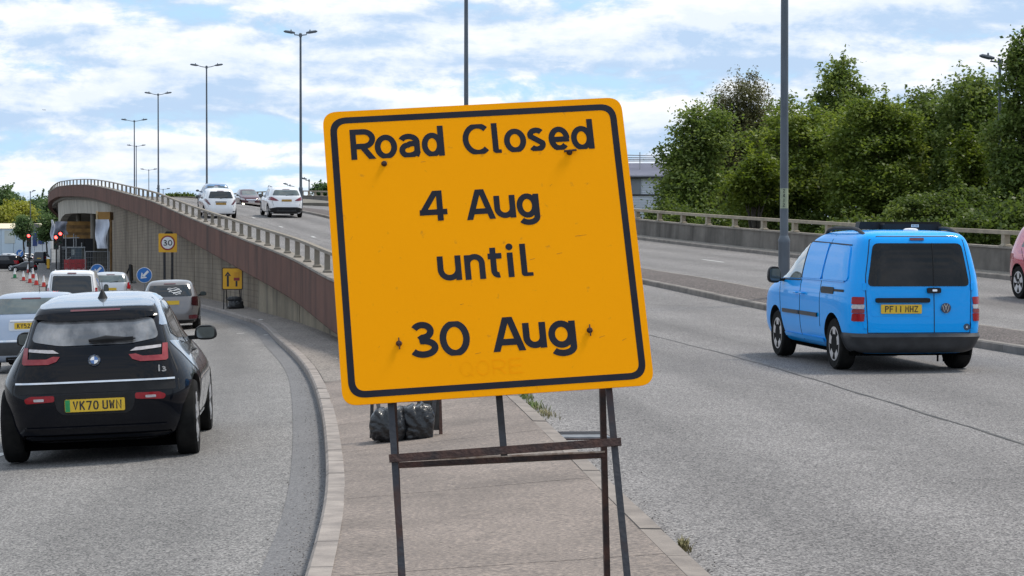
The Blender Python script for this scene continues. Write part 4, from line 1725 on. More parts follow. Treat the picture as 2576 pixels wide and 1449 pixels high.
def paint(name, c, rough=.22, metal=0.0, c2=None):
    return pm(name, c, c2 or tuple(x * .93 for x in c), 1.2, rough, metal, 1.0, spec=.15, crough=.015)


P_INK = pm('paint_black', (.004, .005, .009), (.003, .004, .007), 1.2, .25, 0, .45, spec=.05, crough=.015)
P_ROOFSHEEN = paint('paint_roof_sky_sheen', (.36, .42, .50), .2, .75)  # sky reflection on the black roof, put into a silver colour
P_FLANK = paint('paint_flank_sheen', (.22, .21, .205), .25, .5)  # grey-beige reflections on the dark flanks, put into the colour
P_BLUE = pm('paint_sky_blue', (.0, .355, .93), (.0, .34, .89), 1.2, .35, 0, .45, spec=.1, crough=.015)
P_WHITE = paint('paint_white', (.80, .81, .83), .3)
P_SILVB = paint('paint_silver_blue', (.36, .42, .52), .32, .35)
P_SILV = paint('paint_silver', (.52, .54, .57), .32, .35)
P_BRONZE = paint('paint_grey_beige', (.19, .183, .185), .32, .35)
P_DBLUE = paint('paint_mid_blue', (.12, .24, .42), .3, .2)
P_MAROON = paint('paint_maroon', (.07, .02, .03), .25)
P_RED = pm('paint_cherry', (.50, .025, .075), (.45, .02, .06), 1.2, .2, .3, 1.0, spec=.5, crough=.02)
P_DARK = paint('paint_graphite', (.025, .028, .035), .25)


def disc(name, parent, c, r, mat, y0, y1, n=24):
    mb = MB()
    mb.lathe([(r, 0), (r, y1 - y0)], (0, 0, 0), axis='y', n=n)
    o = mb.build(name, mat, parent)
    o.location = (c[0], y0, c[1])
    return o


# ---- black electric hatchback in front, left
rows = [(.19, .66, -.36, 3.25, 6), (.235, .78, -.50, 3.36, 6), (.33, .835, -.545, 3.42, 6), (.45, .855, -.565, 3.43, 6), (.58, .878, -.57, 3.43, 6), (.68, .882, -.555, 3.40, 6), (.76, .865, -.535, 3.30, 6), (.90, .79, -.485, 3.0, 6),
        (1.02, .70, -.42, 2.62, 7), (1.10, .655, -.375, 2.42, 8), (1.22, .61, -.30, 2.15, 9), (1.34, .57, -.225, 1.9, 10), (1.41, .545, -.15, 1.74, 10), (1.465, .515, -.02, 1.6, 10), (1.515, .47, .20, 1.42, 9), (1.545, .41, .42, 1.3, 8), (1.565, .28, .66, 1.2, 6), (1.572, .1, .85, 1.1, 5)]
rows = [(z if z < 1.22 else 1.22 + (z - 1.22) * .80, *q) for z, *q in rows]
i3 = Car('hatchback', rows, 5.5, 3.6, 2.57, .345, P_INK, .86, .185, sub=3, nloop=96, label='black electric hatchback with sky reflections painted silver on its roof, nearest car on the left road', cat='car')
gl = i3.panel('rear_window', rounded([(-.560, 1.095), (-.30, 1.05), (.30, 1.05), (.560, 1.095), (.505, 1.275), (-.505, 1.275)], .05), 'rear', M_DUSTSKY, .006, cell=.05)
i3.panel('tailgate_panel', rounded([(-.69, .73), (.69, .73), (.645, .97), (.575, 1.07), (.30, 1.03), (-.30, 1.03), (-.575, 1.07), (-.645, .97)], .04), 'rear', pm('gloss_black', (.004, .004, .006), None, 3, .05, coat=.4, spec=.05), .007, cell=.05)
i3.panel('tailgate_lower', rounded([(-.70, .64), (.70, .64), (.692, .72), (-.692, .72)], .02), 'rear', M_BLACK, .007)
i3.panel('spoiler', rounded([(-.54, 1.285), (-.35, 1.258), (.35, 1.258), (.54, 1.285), (.51, 1.315), (.30, 1.335), (-.30, 1.335), (-.51, 1.315)], .03), 'rear', pm('gloss_black', (.006, .006, .008)), .03, .04)
i3.panel('brake_light', rect(-.22, .22, 1.336, 1.350, .005), 'rear', M_REDD, .036, .03)
i3.strip('chrome_strip', [(-.69, .732), (.69, .732)], .015, 'rear', M_CHROME, .016)
for sx in (-1, 1):
    t = [(.30, .955), (.33, .915), (.40, .892), (.62, .892), (.635, .905), (.625, 1.04), (.585, 1.04), (.585, .94), (.42, .938), (.36, .96)]
    i3.panel('tail_light', [(sx * a, b) for a, b in t][::sx], 'rear', M_REDL, .014, .02)
    i3.panel('tail_light_glass', [(sx * a, b) for a, b in [(.31, .985), (.36, 1.015), (.575, 1.03), (.575, 1.005), (.40, .988)]][::sx], 'rear', M_CLEAR, .014, .02)
    i3.panel('reflector', [(sx * a, b) for a, b in rounded([(.35, .570), (.60, .558), (.615, .598), (.56, .622), (.35, .622)], .02)][::sx], 'rear', M_RED, .010, .02)
    i3.panel('reflector_glass', [(sx * a, b) for a, b in rect(.44, .53, .576, .598, .008)][::sx], 'rear', M_CLEAR, .015, .02)
mb = MB()
mb.lathe([(.052, 0), (.052, .008)], axis='y', n=28)
bd = mb.build('badge', M_INK, i3.root)
hp = i3.hit('rear', 0, .92)[0]
bd.location = (0, hp.y - .022, .92)
bd.rotation_euler = (R(-20), 0, 0)
mb = MB()
mb.lathe([(.054, -.002), (.054, .004), (.049, .004), (.049, -.002)], axis='y', n=28, cap=False)
mb.build('badge_ring', M_BLUEB, bd)
for q in range(4):
    mb = MB()
    pts = [(0, 0)] + [(.034 * math.cos(R(90 * q + a)), .034 * math.sin(R(90 * q + a))) for a in range(0, 91, 15)]
    mb.prism(pts, -.003, .001)
    mb.build('badge_quarter', M_WHITE if q % 2 else M_BLUEB, bd)
mb = MB()
mb.lathe([(.052, -.0018), (.052, .0), (.036, .0), (.036, -.0018)], axis='y', n=28, cap=False)
mb.build('badge_rim', M_GALV, bd)
hp = i3.hit('rear', .60, .80)[0]
t_ = text_mesh('model_badge', [('1', .552, .800, .026, .058, .013), ('3', .585, .800, .042, .040, .010)], M_CHROME, i3.root, 0)
t_.location = (0, hp.y - .045, 0)
i3.number_plate(0.0, .53, 'VK70 UWN', green=True)
i3.panel('plate_recess', rounded([(-.36, .625), (.36, .625), (.33, .49), (.28, .45), (-.28, .45), (-.33, .49)], .03), 'rear', M_BLACK, .004)
i3.panel('diffuser', rounded([(-.60, .215), (.60, .215), (.66, .27), (-.66, .27)], .02), 'rear', M_UNDER, .006)
i3.strip('bumper_crease', [(-.62, .335), (.62, .335)], .014, 'rear', P_INK, .016)
# wiper, shark fin, aerial
mb = MB()
mb.bar((-.02, 0, 0), (.34, .0, .012), .03, .035)
mb.tube([(-.05, 0, .005), (.1, -.01, .02), (.36, 0, .012)], [.012, .028, .006], 8)
w_ = mb.build('wiper', M_BLACK, i3.root, smooth=True)
hp = i3.hit('rear', .1, 1.09)[0]
w_.location = (0, hp.y - .03, 1.085)
mb = MB()
mb.lathe([(.055, 0), (.045, .02), (.022, .07), (.006, .10), (0, .105)], n=12)
mb.tube([(0, 0, .09), (0, -.02, .18)], [.004, .002], 6)
w_ = mb.build('aerial', M_BLACK, i3.root, smooth=True)
w_.location = (0.03, .16, i3.hit('top', .03, .16)[0].z - .012)
for sx, vw in ((1, 'right'), (-1, 'left')):
    i3.panel('side_window', rounded([(.02, 1.12), (.45, 1.06), (1.02, 1.04), (1.02, 1.39), (.62, 1.41), (.18, 1.33)], .05)[::1], vw, M_GLASS, .005)
    i3.panel('side_window', rounded([(1.07, 1.03), (1.95, 1.02), (1.90, 1.17), (1.55, 1.38), (1.07, 1.40)], .05), vw, M_GLASS, .005)
    i3.strip('door_seam', [(1.04, .35), (1.04, 1.04)], .010, vw, M_BLACK)
    i3.strip('door_seam', [(.42, .62), (.30, .80), (.32, 1.05)], .010, vw, M_BLACK)
    i3.strip('sill', [(.45, .24), (2.1, .24)], .07, vw, M_SILVTRIM, .008)
    hp = i3.hit(vw, .95, .92)[0]
    mb = MB()
    mb.tube([(hp.x - sx * .01, .86, .92), (hp.x + sx * .03, .90, .925), (hp.x + sx * .03, 1.02, .925), (hp.x - sx * .01, 1.06, .92)], .012, 8)
    mb.build('door_handle', M_BLACK, i3.root, smooth=True)
    i3.mirror(sx, 1.78, 1.05, .22, .15, .09)
i3.panel('roof', rounded([(-.50, -.13), (.50, -.13), (.53, .3), (.50, 1.75), (-.50, 1.75), (-.53, .3)], .08), 'top', P_ROOFSHEEN, .006, .03, cell=.08)  # silver panel: sky sheen painted over the black roof
for sx, vw in ((1, 'right'), (-1, 'left')):
    if sx > 0: i3.panel('pillar_sheen', rounded([(-.24, 1.20), (-.02, 1.20), (.12, 1.36), (.40, 1.42), (1.6, 1.415), (1.6, 1.445), (.25, 1.45), (-.03, 1.385)], .03), vw, P_ROOFSHEEN, .007, .01, cell=.05)  # sky sheen laid on the right pillar as silver colour
    i3.panel('shoulder_sheen', rounded([(-.22, 1.06), (.40, 1.035), (.46, .86), (.30, .74), (.02, .86)], .06), vw, pm('shoulder_sky_sheen', (.30, .33, .38), (.2, .22, .26), 2, .18, .8, .6), .004, .01, cell=.06)  # sky reflection on the rear flank, painted as a metallic patch
    i3.panel('door_panel', rounded([(.46, .36), (1.02, .34), (1.02, 1.0), (.40, 1.0), (.36, .80)], .05), vw, P_FLANK, .004, .01, cell=.08)
    i3.panel('door_panel', rounded([(1.06, .34), (2.05, .36), (2.10, .98), (1.06, 1.0)], .05), vw, P_FLANK, .004, .01, cell=.08)
for sx in (-1, 1):
    i3.strip('tailgate_seam', [(sx * .565, 1.28), (sx * .625, 1.04), (sx * .715, .80), (sx * .73, .63)], .012, 'rear', M_BLACK, .002)
mb = MB()
mb.box((0, 1.40, .155), (1.40, 3.0, .10))
mb.build('underbody', M_UNDER, i3.root)
HB = -.105
q = left_hit(242, 1154)
i3.place((q.x + .065, q.y, q.z + .0), HB, -.003, roll=-2.1)
for o in (i3.root,): pass

# ---- sky blue van on the right road
rows = [(.23, .70, -.58, 3.45), (.28, .80, -.70, 3.55), (.40, .86, -.755, 3.6), (.55, .885, -.765, 3.6), (.80, .893, -.755, 3.55), (.94, .888, -.745, 3.42), (1.06, .872, -.735, 3.0),
        (1.15, .853, -.725, 2.58), (1.32, .815, -.705, 2.27), (1.50, .765, -.675, 1.93), (1.62, .722, -.645, 1.62), (1.695, .668, -.60, 1.36), (1.735, .585, -.50, 1.18), (1.758, .40, -.25, 1.0), (1.768, .15, .2, .85)]
M_GLASSV = pm('van_rear_glass', (.005, .006, .007), (.024, .022, .021), 1.6, .07, spec=.25, coat=.12, lo=.5, hi=.7)
van = Car('van', rows, 9.0, 8.0, 2.68, .325, P_BLUE, .865, .21, sub=3, nloop=112, cut_r=.385, label='bright blue small panel van with a black rear bumper driving up the right road', cat='van')
V = van
V.panel('rear_window', rounded([(-.655, 1.07), (.655, 1.07), (.565, 1.60), (-.565, 1.60)], .07), 'rear', M_GLASSV, .006)
V.strip('window_divider', [(.19, 1.08), (.19, 1.60)], .012, 'rear', M_BLACK, .012)
V.strip('door_seam', [(.19, .50), (.19, 1.06)], .009, 'rear', M_BLACK, .003)
V.strip('door_seam', [(-.655, .50), (-.675, 1.0), (-.67, 1.20), (-.60, 1.64), (-.5, 1.685), (.5, 1.685), (.60, 1.64), (.67, 1.20), (.675, 1.0), (.655, .50)], .009, 'rear', M_BLACK, .003)
V.strip('door_seam', [(-.66, .495), (.66, .495)], .009, 'rear', M_BLACK, .003)
for sx in (-1, 1):
    for (a, b, m) in ((.635, .735, M_RED), (.735, .79, M_REDL), (.79, .845, M_CLEAR), (.845, .94, M_RED)):
        V.panel('tail_light', rounded([(sx * .70, a + .002), (sx * .818, a + .002), (sx * .812, b - .002), (sx * .69, b - .002)][::sx], .012, 3), 'rear', m, .010, .03, cell=.03)
    V.panel('hinge', rect(sx * .69 - .02, sx * .69 + .02, 1.02, 1.11, .01), 'rear', P_BLUE, .014)
    V.panel('hinge', rect(sx * .685 - .02, sx * .685 + .02, .55, .62, .01), 'rear', P_BLUE, .014)
V.number_plate(-.235, .79, 'PF11 MHZ')
V.panel('plate_recess', rounded([(-.62, .70), (.15, .70), (.15, .90), (-.62, .90)], .05), 'rear', P_BLUE, .003)
V.panel('grab_handle', rounded(rect(-.56, .13, .868, .925), .025), 'rear', M_BLACK, .03, .04)
V.panel('camera_pod', rounded(rect(.10, .27, .985, 1.05), .02), 'rear', M_BLACK, .035, .05)
V.panel('camera_lens', rect(.155, .215, 1.005, 1.03, .01), 'rear', M_CHROME, .045, .02)
V.panel('brake_light', rect(-.09, .09, 1.635, 1.665, .01), 'rear', M_REDD, .012, .03)
# emblem
hp = V.hit('rear', .335, .80)[0]
em = disc('badge', V.root, (.335, .80), .062, pm('badge_ground', (.03, .05, .10), None, 9, .2, coat=1), hp.y - .018, hp.y)
mb = MB()
mb.lathe([(.063, -.006), (.063, .004), (.052, .004), (.052, -.006)], axis='y', n=28, cap=False)
mb.build('badge_ring', M_CHROME, em)
mb = MB()
for pts in ([(-.022, .050), (-.001, .008)], [(.022, .050), (.001, .008)], [(-.042, .034), (-.021, -.042), (0, .004), (.021, -.042), (.042, .034)]):
    v_, f_ = ribbon(pts, False, .0105)
    mb.add([(p.x, -.004, p.y) for p in v_], f_)
mb.build('badge_letters', M_CHROME, em)
hp = V.hit('rear', .61, .565)[0]
em = disc('sticker', V.root, (.61, .565), .042, pm('sticker_grey', (.04, .075, .12), None, 9, .4), hp.y - .006, hp.y)
text_mesh('sticker_number', [('4', -.010, -.016, .020, .03, .007)], M_WHITE, em, -.001)
# bumper: own shell, proud of the body
bmp = V.rows
bsel = [r_ for r_ in bmp if .235 < r_[0] < .49]
zs = [.235] + [r_[0] for r_ in bsel] + [.488]
mb = MB()
ts = np.linspace(math.pi * 1.0, math.pi * 2.0, 60)
ring_ = []
for i, z in enumerate(zs):
    j = int(np.argmin(np.abs(bmp[:, 0] - z)))
    _, w, yr, yf, _n = bmp[j]
    grow = .028 if 0 < i < len(zs) - 1 else .006
    if i >= len(zs) - 2: grow = .045 if i == len(zs) - 2 else .012
    yc = (yr + yf) / 2
    L2 = yf - yc
    pts = []
    for t in ts:
        c, si = math.cos(t), math.sin(t)
        x = (w + grow * .5) * math.copysign(abs(c) ** (2 / 9.0), c)
        y = yc + (L2 + grow) * math.copysign(abs(si) ** (2 / 9.0), si)
        pts.append((x, min(y, -.39), z))
    ring_.append(pts)
n = len(ts)
mb.add([p for r_ in ring_ for p in r_], [(i * n + j, i * n + j + 1, (i + 1) * n + j + 1, (i + 1) * n + j) for i in range(len(zs) - 1) for j in range(n - 1)])
mb.build('bumper', M_GREYPL, V.root, smooth=True, angle=50)
for sx, vw in ((-1, 'left'), (1, 'right')):
    V.panel('front_window', rounded([(1.49, 1.12), (2.48, 1.11), (2.24, 1.28), (1.86, 1.52), (1.70, 1.575), (1.49, 1.59)], .05), vw, pm('sky_tint_window', (.24, .275, .265), (.14, .17, .165), 3, .06, spec=.9, coat=.8), .006)  # opaque pane, sky seen through the cab painted as a pale tint
    V.strip('window_seal', rounded([(1.47, 1.10), (2.51, 1.09), (2.26, 1.29), (1.87, 1.545), (1.70, 1.60), (1.47, 1.615)], .05), .016, vw, M_BLACK, .005, closed=True)
    V.panel('blind_panel', rounded([(.56, 1.13), (1.41, 1.13), (1.41, 1.60), (.56, 1.59)], .05), vw, P_BLUE, .012, .02)
    V.panel('blind_panel', rounded([(-.50, 1.13), (.49, 1.13), (.49, 1.585), (-.36, 1.56)], .08), vw, P_BLUE, .012, .02)
    V.strip('window_seal', [(-.36, 1.575), (1.43, 1.615), (1.43, 1.13)], .014, vw, M_BLACK, .006)
    V.strip('door_seam', [(1.45, .30), (1.45, 1.70)], .010, vw, M_BLACK)
    V.strip('door_seam', [(.53, .52), (.53, 1.70)], .010, vw, M_BLACK)
    V.strip('door_seam', [(2.36, .32), (2.44, .9), (2.50, 1.12)], .010, vw, M_BLACK)
    V.strip('rub_strip', [(.62, .665), (1.43, .665)], .05, vw, M_GREYPL, .016, .02)
    V.strip('rub_strip', [(1.47, .665), (2.28, .665)], .05, vw, M_GREYPL, .016, .02)
    V.strip('door_rail', [(-.42, 1.005), (.50, 1.005)], .03, vw, M_BLACK, .004)
    V.panel('handle_recess', rect(-.05, .48, .955, 1.04, .03), vw, M_BLACK, .007)
    V.strip('waist_crease', [(-.40, 1.12), (1.43, 1.12)], .012, vw, P_BLUE, .014)
    V.strip('sill', [(.45, .345), (2.28, .345)], .05, vw, P_BLUE, .014)
    for y in (1.30, 1.58):
        hp = V.hit(vw, y, .93)[0]
        mb = MB()
        mb.tube([(hp.x - sx * .01, y - .09, .93), (hp.x + sx * .035, y - .06, .93), (hp.x + sx * .035, y + .06, .93), (hp.x - sx * .01, y + .09, .93)], .013, 8)
        mb.build('door_handle', P_BLUE, V.root, smooth=True)
    V.mirror(sx, 2.30, 1.15, .18, .23, .09)
    a = [(-.52, 1.66), (-.42, 1.71), (-.2, 1.765), (.0, 1.785), (.80, 1.79), (1.05, 1.765), (1.18, 1.69)]
    mb = MB()
    mb.tube([(sx * .61, y, z) for y, z in a], [.024] * len(a), 10)
    mb.build('roof_rail', M_STEEL, V.root, smooth=True)
mb = MB()
mb.prism(rounded([(-.40, 1.775), (.68, 1.775), (.69, 1.872), (-.38, 1.872)], .012, 3), .45, .62)
mb.build('roof_beacon', M_BLACK, V.root)
mb = MB()
mb.prism(rounded([(-.12, 1.755), (.64, 1.755), (.64, 1.845), (-.12, 1.845)], .01, 3), .25, .44)
lb = mb.build('roof_beacon', M_BLACK, V.root)
mb = MB()
mb.prism(rect(.235, .335, 1.802, 1.836), .246, .249)
mb.build('maker_label', M_WHITE, lb)
for dx in (.25, .268, .286, .304, .32):
    mb = MB()
    mb.prism(rect(dx - .004, dx + .004, 1.809, 1.829), .2445, .2458)
    mb.build('label_mark', M_INK, lb)
mb = MB()
mb.lathe([(.095, 0), (.09, .018), (.06, .03), (0, .033)], n=20)
w_ = mb.build('roof_puck', M_WHITE, V.root, smooth=True)
w_.location = (.08, -.18, V.hit('top', .08, -.18)[0].z - .004)
mb = MB()
mb.box((0, 1.3, .24), (1.5, 3.6, .08))
for x, y in ((.35, -.45), (.42, -.47), (.47, -.44), (.52, -.46)): mb.box((x, y, .17), (.022, .01, .10))
mb.build('underbody', M_UNDER, V.root)
p, st, u = fly_hit(2262, 928)
van_p = fly(st, u)
van.place(van_p, -.135, .012)


# ---- generic cars
def dress(c, W, H, ro, axle, glass=M_GLASS, lamps=None, lampmat=M_RED, win=None, plate=None, bumper=None, plate_txt=None, mirror=True, side=True, wiper=True, view='rear', win_mat=None, handle=None, aerial=False, brake=True, plate_mat=None, side_mat=M_GLASS):
    h = W / 2
    X = lambda a: a * h
    Z = lambda b: b * H
    if win:
        g = c.panel('rear_window', rounded([(X(a), Z(b)) for a, b in win], .05), view, win_mat or glass, .006)
    for lp_, m in (lamps or []):
        for sx in (-1, 1):
            c.panel('tail_light' if view == 'rear' else 'headlight', rounded([(sx * X(a), Z(b)) for a, b in lp_][::sx], .025, 3), view, m, .010, .03, cell=.05)
    if bumper:
        for (pts, m) in bumper:
            c.panel('bumper_insert', rounded([(X(a), Z(b)) for a, b in pts], .03, 3), view, m, .007)
    if handle:
        c.panel('trim_bar', rounded([(X(a), Z(b)) for a, b in handle[0]], .012, 3), view, handle[1], .016)
    if plate:
        c.number_plate(X(plate[0]), Z(plate[1]), plate_txt, mat=plate_mat) if view == 'rear' else None
    if brake and view == 'rear':
        c.panel('brake_light', rect(X(-.2), X(.2), Z(.915), Z(.93), .005), 'rear', M_REDD, .012)
    c.strip('tailgate_seam', [(X(-.74), Z(.40)), (X(-.80), Z(.52)), (X(-.76), Z(.62))], .012, view, M_BLACK, .003)
    c.strip('tailgate_seam', [(X(.74), Z(.40)), (X(.80), Z(.52)), (X(.76), Z(.62))], .012, view, M_BLACK, .003)
    if side:
        a1 = axle
        for vw in ('left', 'right'):
            c.panel('side_window', rounded([(.10, Z(.68)), (.44 * a1, Z(.665)), (.44 * a1, Z(.92)), (.32, Z(.90))], .05), vw, side_mat, .005)
            c.panel('side_window', rounded([(.47 * a1, Z(.665)), (.86 * a1, Z(.66)), (.72 * a1, Z(.80)), (.60 * a1, Z(.905)), (.47 * a1, Z(.92))], .05), vw, side_mat, .005)
            c.strip('door_seam', [(.455 * a1, Z(.2)), (.455 * a1, Z(.92))], .01, vw, M_BLACK)
            c.strip('door_seam', [(.17 * a1, Z(.45)), (.06 * a1, Z(.66))], .01, vw, M_BLACK)
            c.strip('door_seam', [(.84 * a1, Z(.2)), (.86 * a1, Z(.62))], .01, vw, M_BLACK)
    if mirror:
        for sx in (-1, 1): c.mirror(sx, .77 * axle, Z(.685), .19, .13, .09, glass=(view == 'rear'))
    if wiper and view == 'rear' and win:
        zz = min(b for a, b in win)
        hp = c.hit('rear', 0, Z(zz + .02))[0]
        mb = MB()
        mb.bar((X(-.05), hp.y - .02, Z(zz - .01)), (X(.38), hp.y - .015, Z(zz + .03)), .02, .018)
        mb.build('wiper', M_BLACK, c.root)
    if aerial:
        y = aerial
        z = c.hit('top', 0, y)[0].z
        mb = MB()
        mb.tube([(0, y, z - .01), (0, y - .12, z + .30)], [.006, .003], 6)
        mb.build('aerial', M_BLACK, c.root)


def std(name, W, H, L, ro, axle, wr, pt, boxy=0.0, arches=True, **kw):
    return Car(name, hatch_rows(W, H, L, ro, boxy=boxy), 6.0, 4.0, axle, wr, pt, W / 2 - .03, .19, sub=2, nloop=64, arches=arches, **kw)


WIN = [(-.78, .69), (-.4, .665), (.4, .665), (.78, .69), (.70, .885), (.3, .90), (-.3, .90), (-.70, .885)]
# silver-blue small hatch left of the black car
c = std('hatchback', 1.69, 1.41, 3.63, .60, 2.467, .31, P_SILVB, .25, label='silver blue small hatchback with chrome bumper line, cut by the left edge', cat='car')
dress(c, 1.69, 1.41, .6, 2.467, win=[(-.80, .735), (.80, .735), (.73, .925), (-.73, .925)], win_mat=M_GLASSL, lamps=[([(.80, .50), (.94, .50), (.93, .68), (.82, .68)], M_RED)], plate=(0, .585), plate_txt='KY52 N__', wiper=False, aerial=.9,
      bumper=[([(-.96, .22), (.96, .22), (.97, .38), (-.97, .38)], M_GREYPL), ([(-.5, .12), (.5, .12), (.5, .2), (-.5, .2)], M_BLACK)])
c.strip('chrome_strip', [(-.82, .565), (.82, .565)], .03, 'rear', M_CHROME, .014)
c.panel('plate_surround', rounded([(-.36, .74), (.36, .74), (.36, .91), (-.36, .91)], .04), 'rear', P_SILV, .005)
c.strip('chrome_strip', [(-.34, .915), (.34, .915)], .03, 'rear', M_CHROME, .02)
for x in (-.3, .3):
    mb = MB()
    mb.box((x * .8, .9, 1.0), (.28, .16, .34), taper=.7)
    mb.build('head_restraint', M_BLACK, c.root)
q = left_hit(66, 936)
c.place((-8.55, 35.6, zL(-8.55, 35.6)), -.10, -.004, roll=-1.5)

# silver beige hatch ahead
c = std('hatchback', 1.65, 1.43, 3.83, .62, 2.44, .29, P_BRONZE, .2, label='dusty silver beige hatchback with a white patterned window sticker, ahead of the black car', cat='car')
dress(c, 1.65, 1.43, .62, 2.44, win=[(-.76, .675), (.76, .675), (.68, .895), (-.68, .895)], lamps=[([(.72, .50), (.95, .47), (.93, .665), (.74, .66)], pm('smoked_lens', (.03, .006, .008), None, 20, .15, coat=.4))], bumper=[([(-.9, .10), (.9, .10), (.92, .2), (-.92, .2)], M_BLACK), ([(.62, .22), (.92, .22), (.92, .30), (.62, .30)], M_REDD)], plate=(0, .55), aerial=1.1, wiper=False)
hp = c.hit('rear', .05, 1.12)[0]
mb = MB()
prev = None
for (x, z, rx, rz) in ((.10, 1.17, .20, .035), (.16, 1.11, .22, .04), (.20, 1.05, .12, .03)):
    pts = arc(x, z, rx * .8, rz * .8, 0, 360, 22)[:-1]
    pts = [(a + .012 * math.sin(9 * a * 6), b + .012 * math.sin(5 * i)) for i, (a, b) in enumerate(pts)]
    v_, f_ = ribbon(pts, True, .010)
    b0 = len(mb.v)
    V3 = []
    for p in v_:
        h_, n_, d_ = c.hit('rear', p.x, p.y)
        V3.append(h_ - d_ * .012)
    mb.add(V3, f_)
mb.build('window_sticker', M_WHITE, c.root)
q = left_hit(438, 829)
c.place((-9.19, 53.6, zL(-9.19, 53.6)), -.14, 0, .94, roll=-1.5)

# white van, high roof
rows = [(.22, .78, -.82, 3.6), (.30, .90, -.93, 3.9), (.6, .95, -.96, 4.0), (.95, .952, -.95, 3.95), (1.15, .94, -.94, 3.5), (1.3, .915, -.92, 3.05), (1.55, .87, -.88, 2.75), (1.78, .82, -.83, 2.4), (1.88, .78, -.78, 2.2), (1.94, .68, -.68, 2.05), (1.965, .45, -.3, 1.9), (1.97, .2, .2, 1.7)]
c = Car('van', rows, 10, 4.5, 3.0, .33, P_WHITE, .90, .21, sub=2, nloop=80, label='white large panel van with dark rear window queueing ahead of the black car', cat='van')
c.panel('rear_window', rounded([(-.74, 1.10), (.74, 1.10), (.68, 1.76), (-.68, 1.76)], .06), 'rear', M_GLASS, .006)
c.panel('brake_light', rect(-.16, .16, 1.835, 1.875, .01), 'rear', M_REDD, .012)
for sx in (-1, 1):
    c.panel('tail_light', rounded([(sx * .84, .75), (sx * .935, .75), (sx * .90, 1.32), (sx * .83, 1.32)][::sx], .02), 'rear', M_RED, .008)
    mb = MB()
    mb.lathe([(.03, 0), (.03, .03), (.022, .055), (0, .06)], n=10)
    o = mb.build('roof_bar_foot', M_WHITE, c.root)
    o.location = (sx * .62, -.35, 1.925)
    c.mirror(sx, 2.55, 1.25, .2, .3, .1)
    for vw in ('left', 'right'):
        c.panel('side_window', rounded([(1.75, 1.22), (2.75, 1.18), (2.35, 1.62), (1.75, 1.68)], .05), vw, M_GLASS, .005) if sx < 0 else None
c.strip('tailgate_seam', [(-.76, .5), (-.80, 1.08), (-.72, 1.80), (.72, 1.80), (.80, 1.08), (.76, .5)], .012, 'rear', M_BLACK, .003)
c.panel('bumper', rounded(rect(-.93, .93, .3, .52), .04), 'rear', M_GREYPL, .01)
x, d = -14.35, 65.0
c.place((x, d, zL(x, d) - .06), -.16, 0, .88)

# silver hatch beside the van
c = std('hatchback', 1.72, 1.46, 3.95, .64, 2.49, .31, P_SILV, .2, label='pale silver hatchback right of the white van, with its red tail light showing', cat='car')
dress(c, 1.72, 1.46, .64, 2.49, win=[(-.80, .70), (.80, .70), (.72, .90), (-.72, .90)], win_mat=M_GLASSL, lamps=[([(.80, .52), (.97, .50), (.95, .72), (.84, .70)], M_RED)], plate=(0, .5), aerial=.6)
x, d = -16.45, 81.5
c.place((x, d, zL(x, d) + .04), -.16, 0, .955)


def on_fly(c, px, py, heading=None, scale=1.0, slope=None):
    p, st, u = fly_hit(px, py)
    b_ = fly(st, u)
    h_ = math.atan(fly_h(st)) if heading is None else heading
    sl = math.atan((float(_Lz(st + 2)) - float(_Lz(st - 2))) / 4) if slope is None else slope
    c.place(b_, h_, sl, scale)
    return b_, st, u


# white small hatch on the flyover, by the parapet
c = std('hatchback', 1.695, 1.51, 3.89, .62, 2.51, .31, P_WHITE, .3, label='white small hatchback climbing the flyover behind the parapet posts', cat='car')
dress(c, 1.695, 1.51, .62, 2.51, win=[(-.74, .68), (.74, .68), (.60, .905), (-.60, .905)], lamps=[([(.60, .47), (.70, .46), (.96, .60), (.93, .66), (.86, .66)], M_REDD)], plate=(0, .50), plate_mat=M_PLATED, handle=([(-.34, .55), (.34, .55), (.34, .575), (-.34, .575)], M_STEEL), bumper=[([(-.8, .12), (.8, .12), (.8, .17), (-.8, .17)], M_BLACK), ([(.70, .22), (.90, .24), (.90, .26), (.70, .25)], M_BLACK), ([(-.90, .24), (-.70, .22), (-.70, .25), (-.90, .26)], M_BLACK)])
b_, st, u = on_fly(c, 553, 549)
print('yaris', b_, st, u)
# white crossover in the right lane
c = std('crossover', 1.82, 1.60, 4.44, .80, 2.67, .345, P_WHITE, .3, label='white crossover with black lower bumper in the right lane of the flyover', cat='car')
dress(c, 1.82, 1.60, .8, 2.67, win=[(-.78, .725), (.78, .725), (.64, .895), (-.64, .895)], win_mat=M_GLASSL, lamps=[([(.45, .555), (.62, .55), (.97, .57), (.95, .68), (.80, .675), (.55, .60)], M_WINE)], plate=(0, .565), plate_mat=M_PLATED,
      bumper=[([(-.96, .14), (.96, .14), (.94, .30), (.60, .35), (-.60, .35), (-.94, .30)], M_BLACK), ([(-.6, .16), (.6, .16), (.5, .27), (-.5, .27)], M_GREYPL)])
for sx in (-1, 1):
    mb = MB()
    mb.tube([(sx * .60, .35, 1.48), (sx * .60, .5, 1.57), (sx * .60, 1.7, 1.60), (sx * .60, 2.0, 1.50)], [.02] * 4, 8)
    mb.build('roof_rail', M_GALV, c.root, smooth=True)
b_, st, u = on_fly(c, 716, 547)
print('x1', b_, st, u)
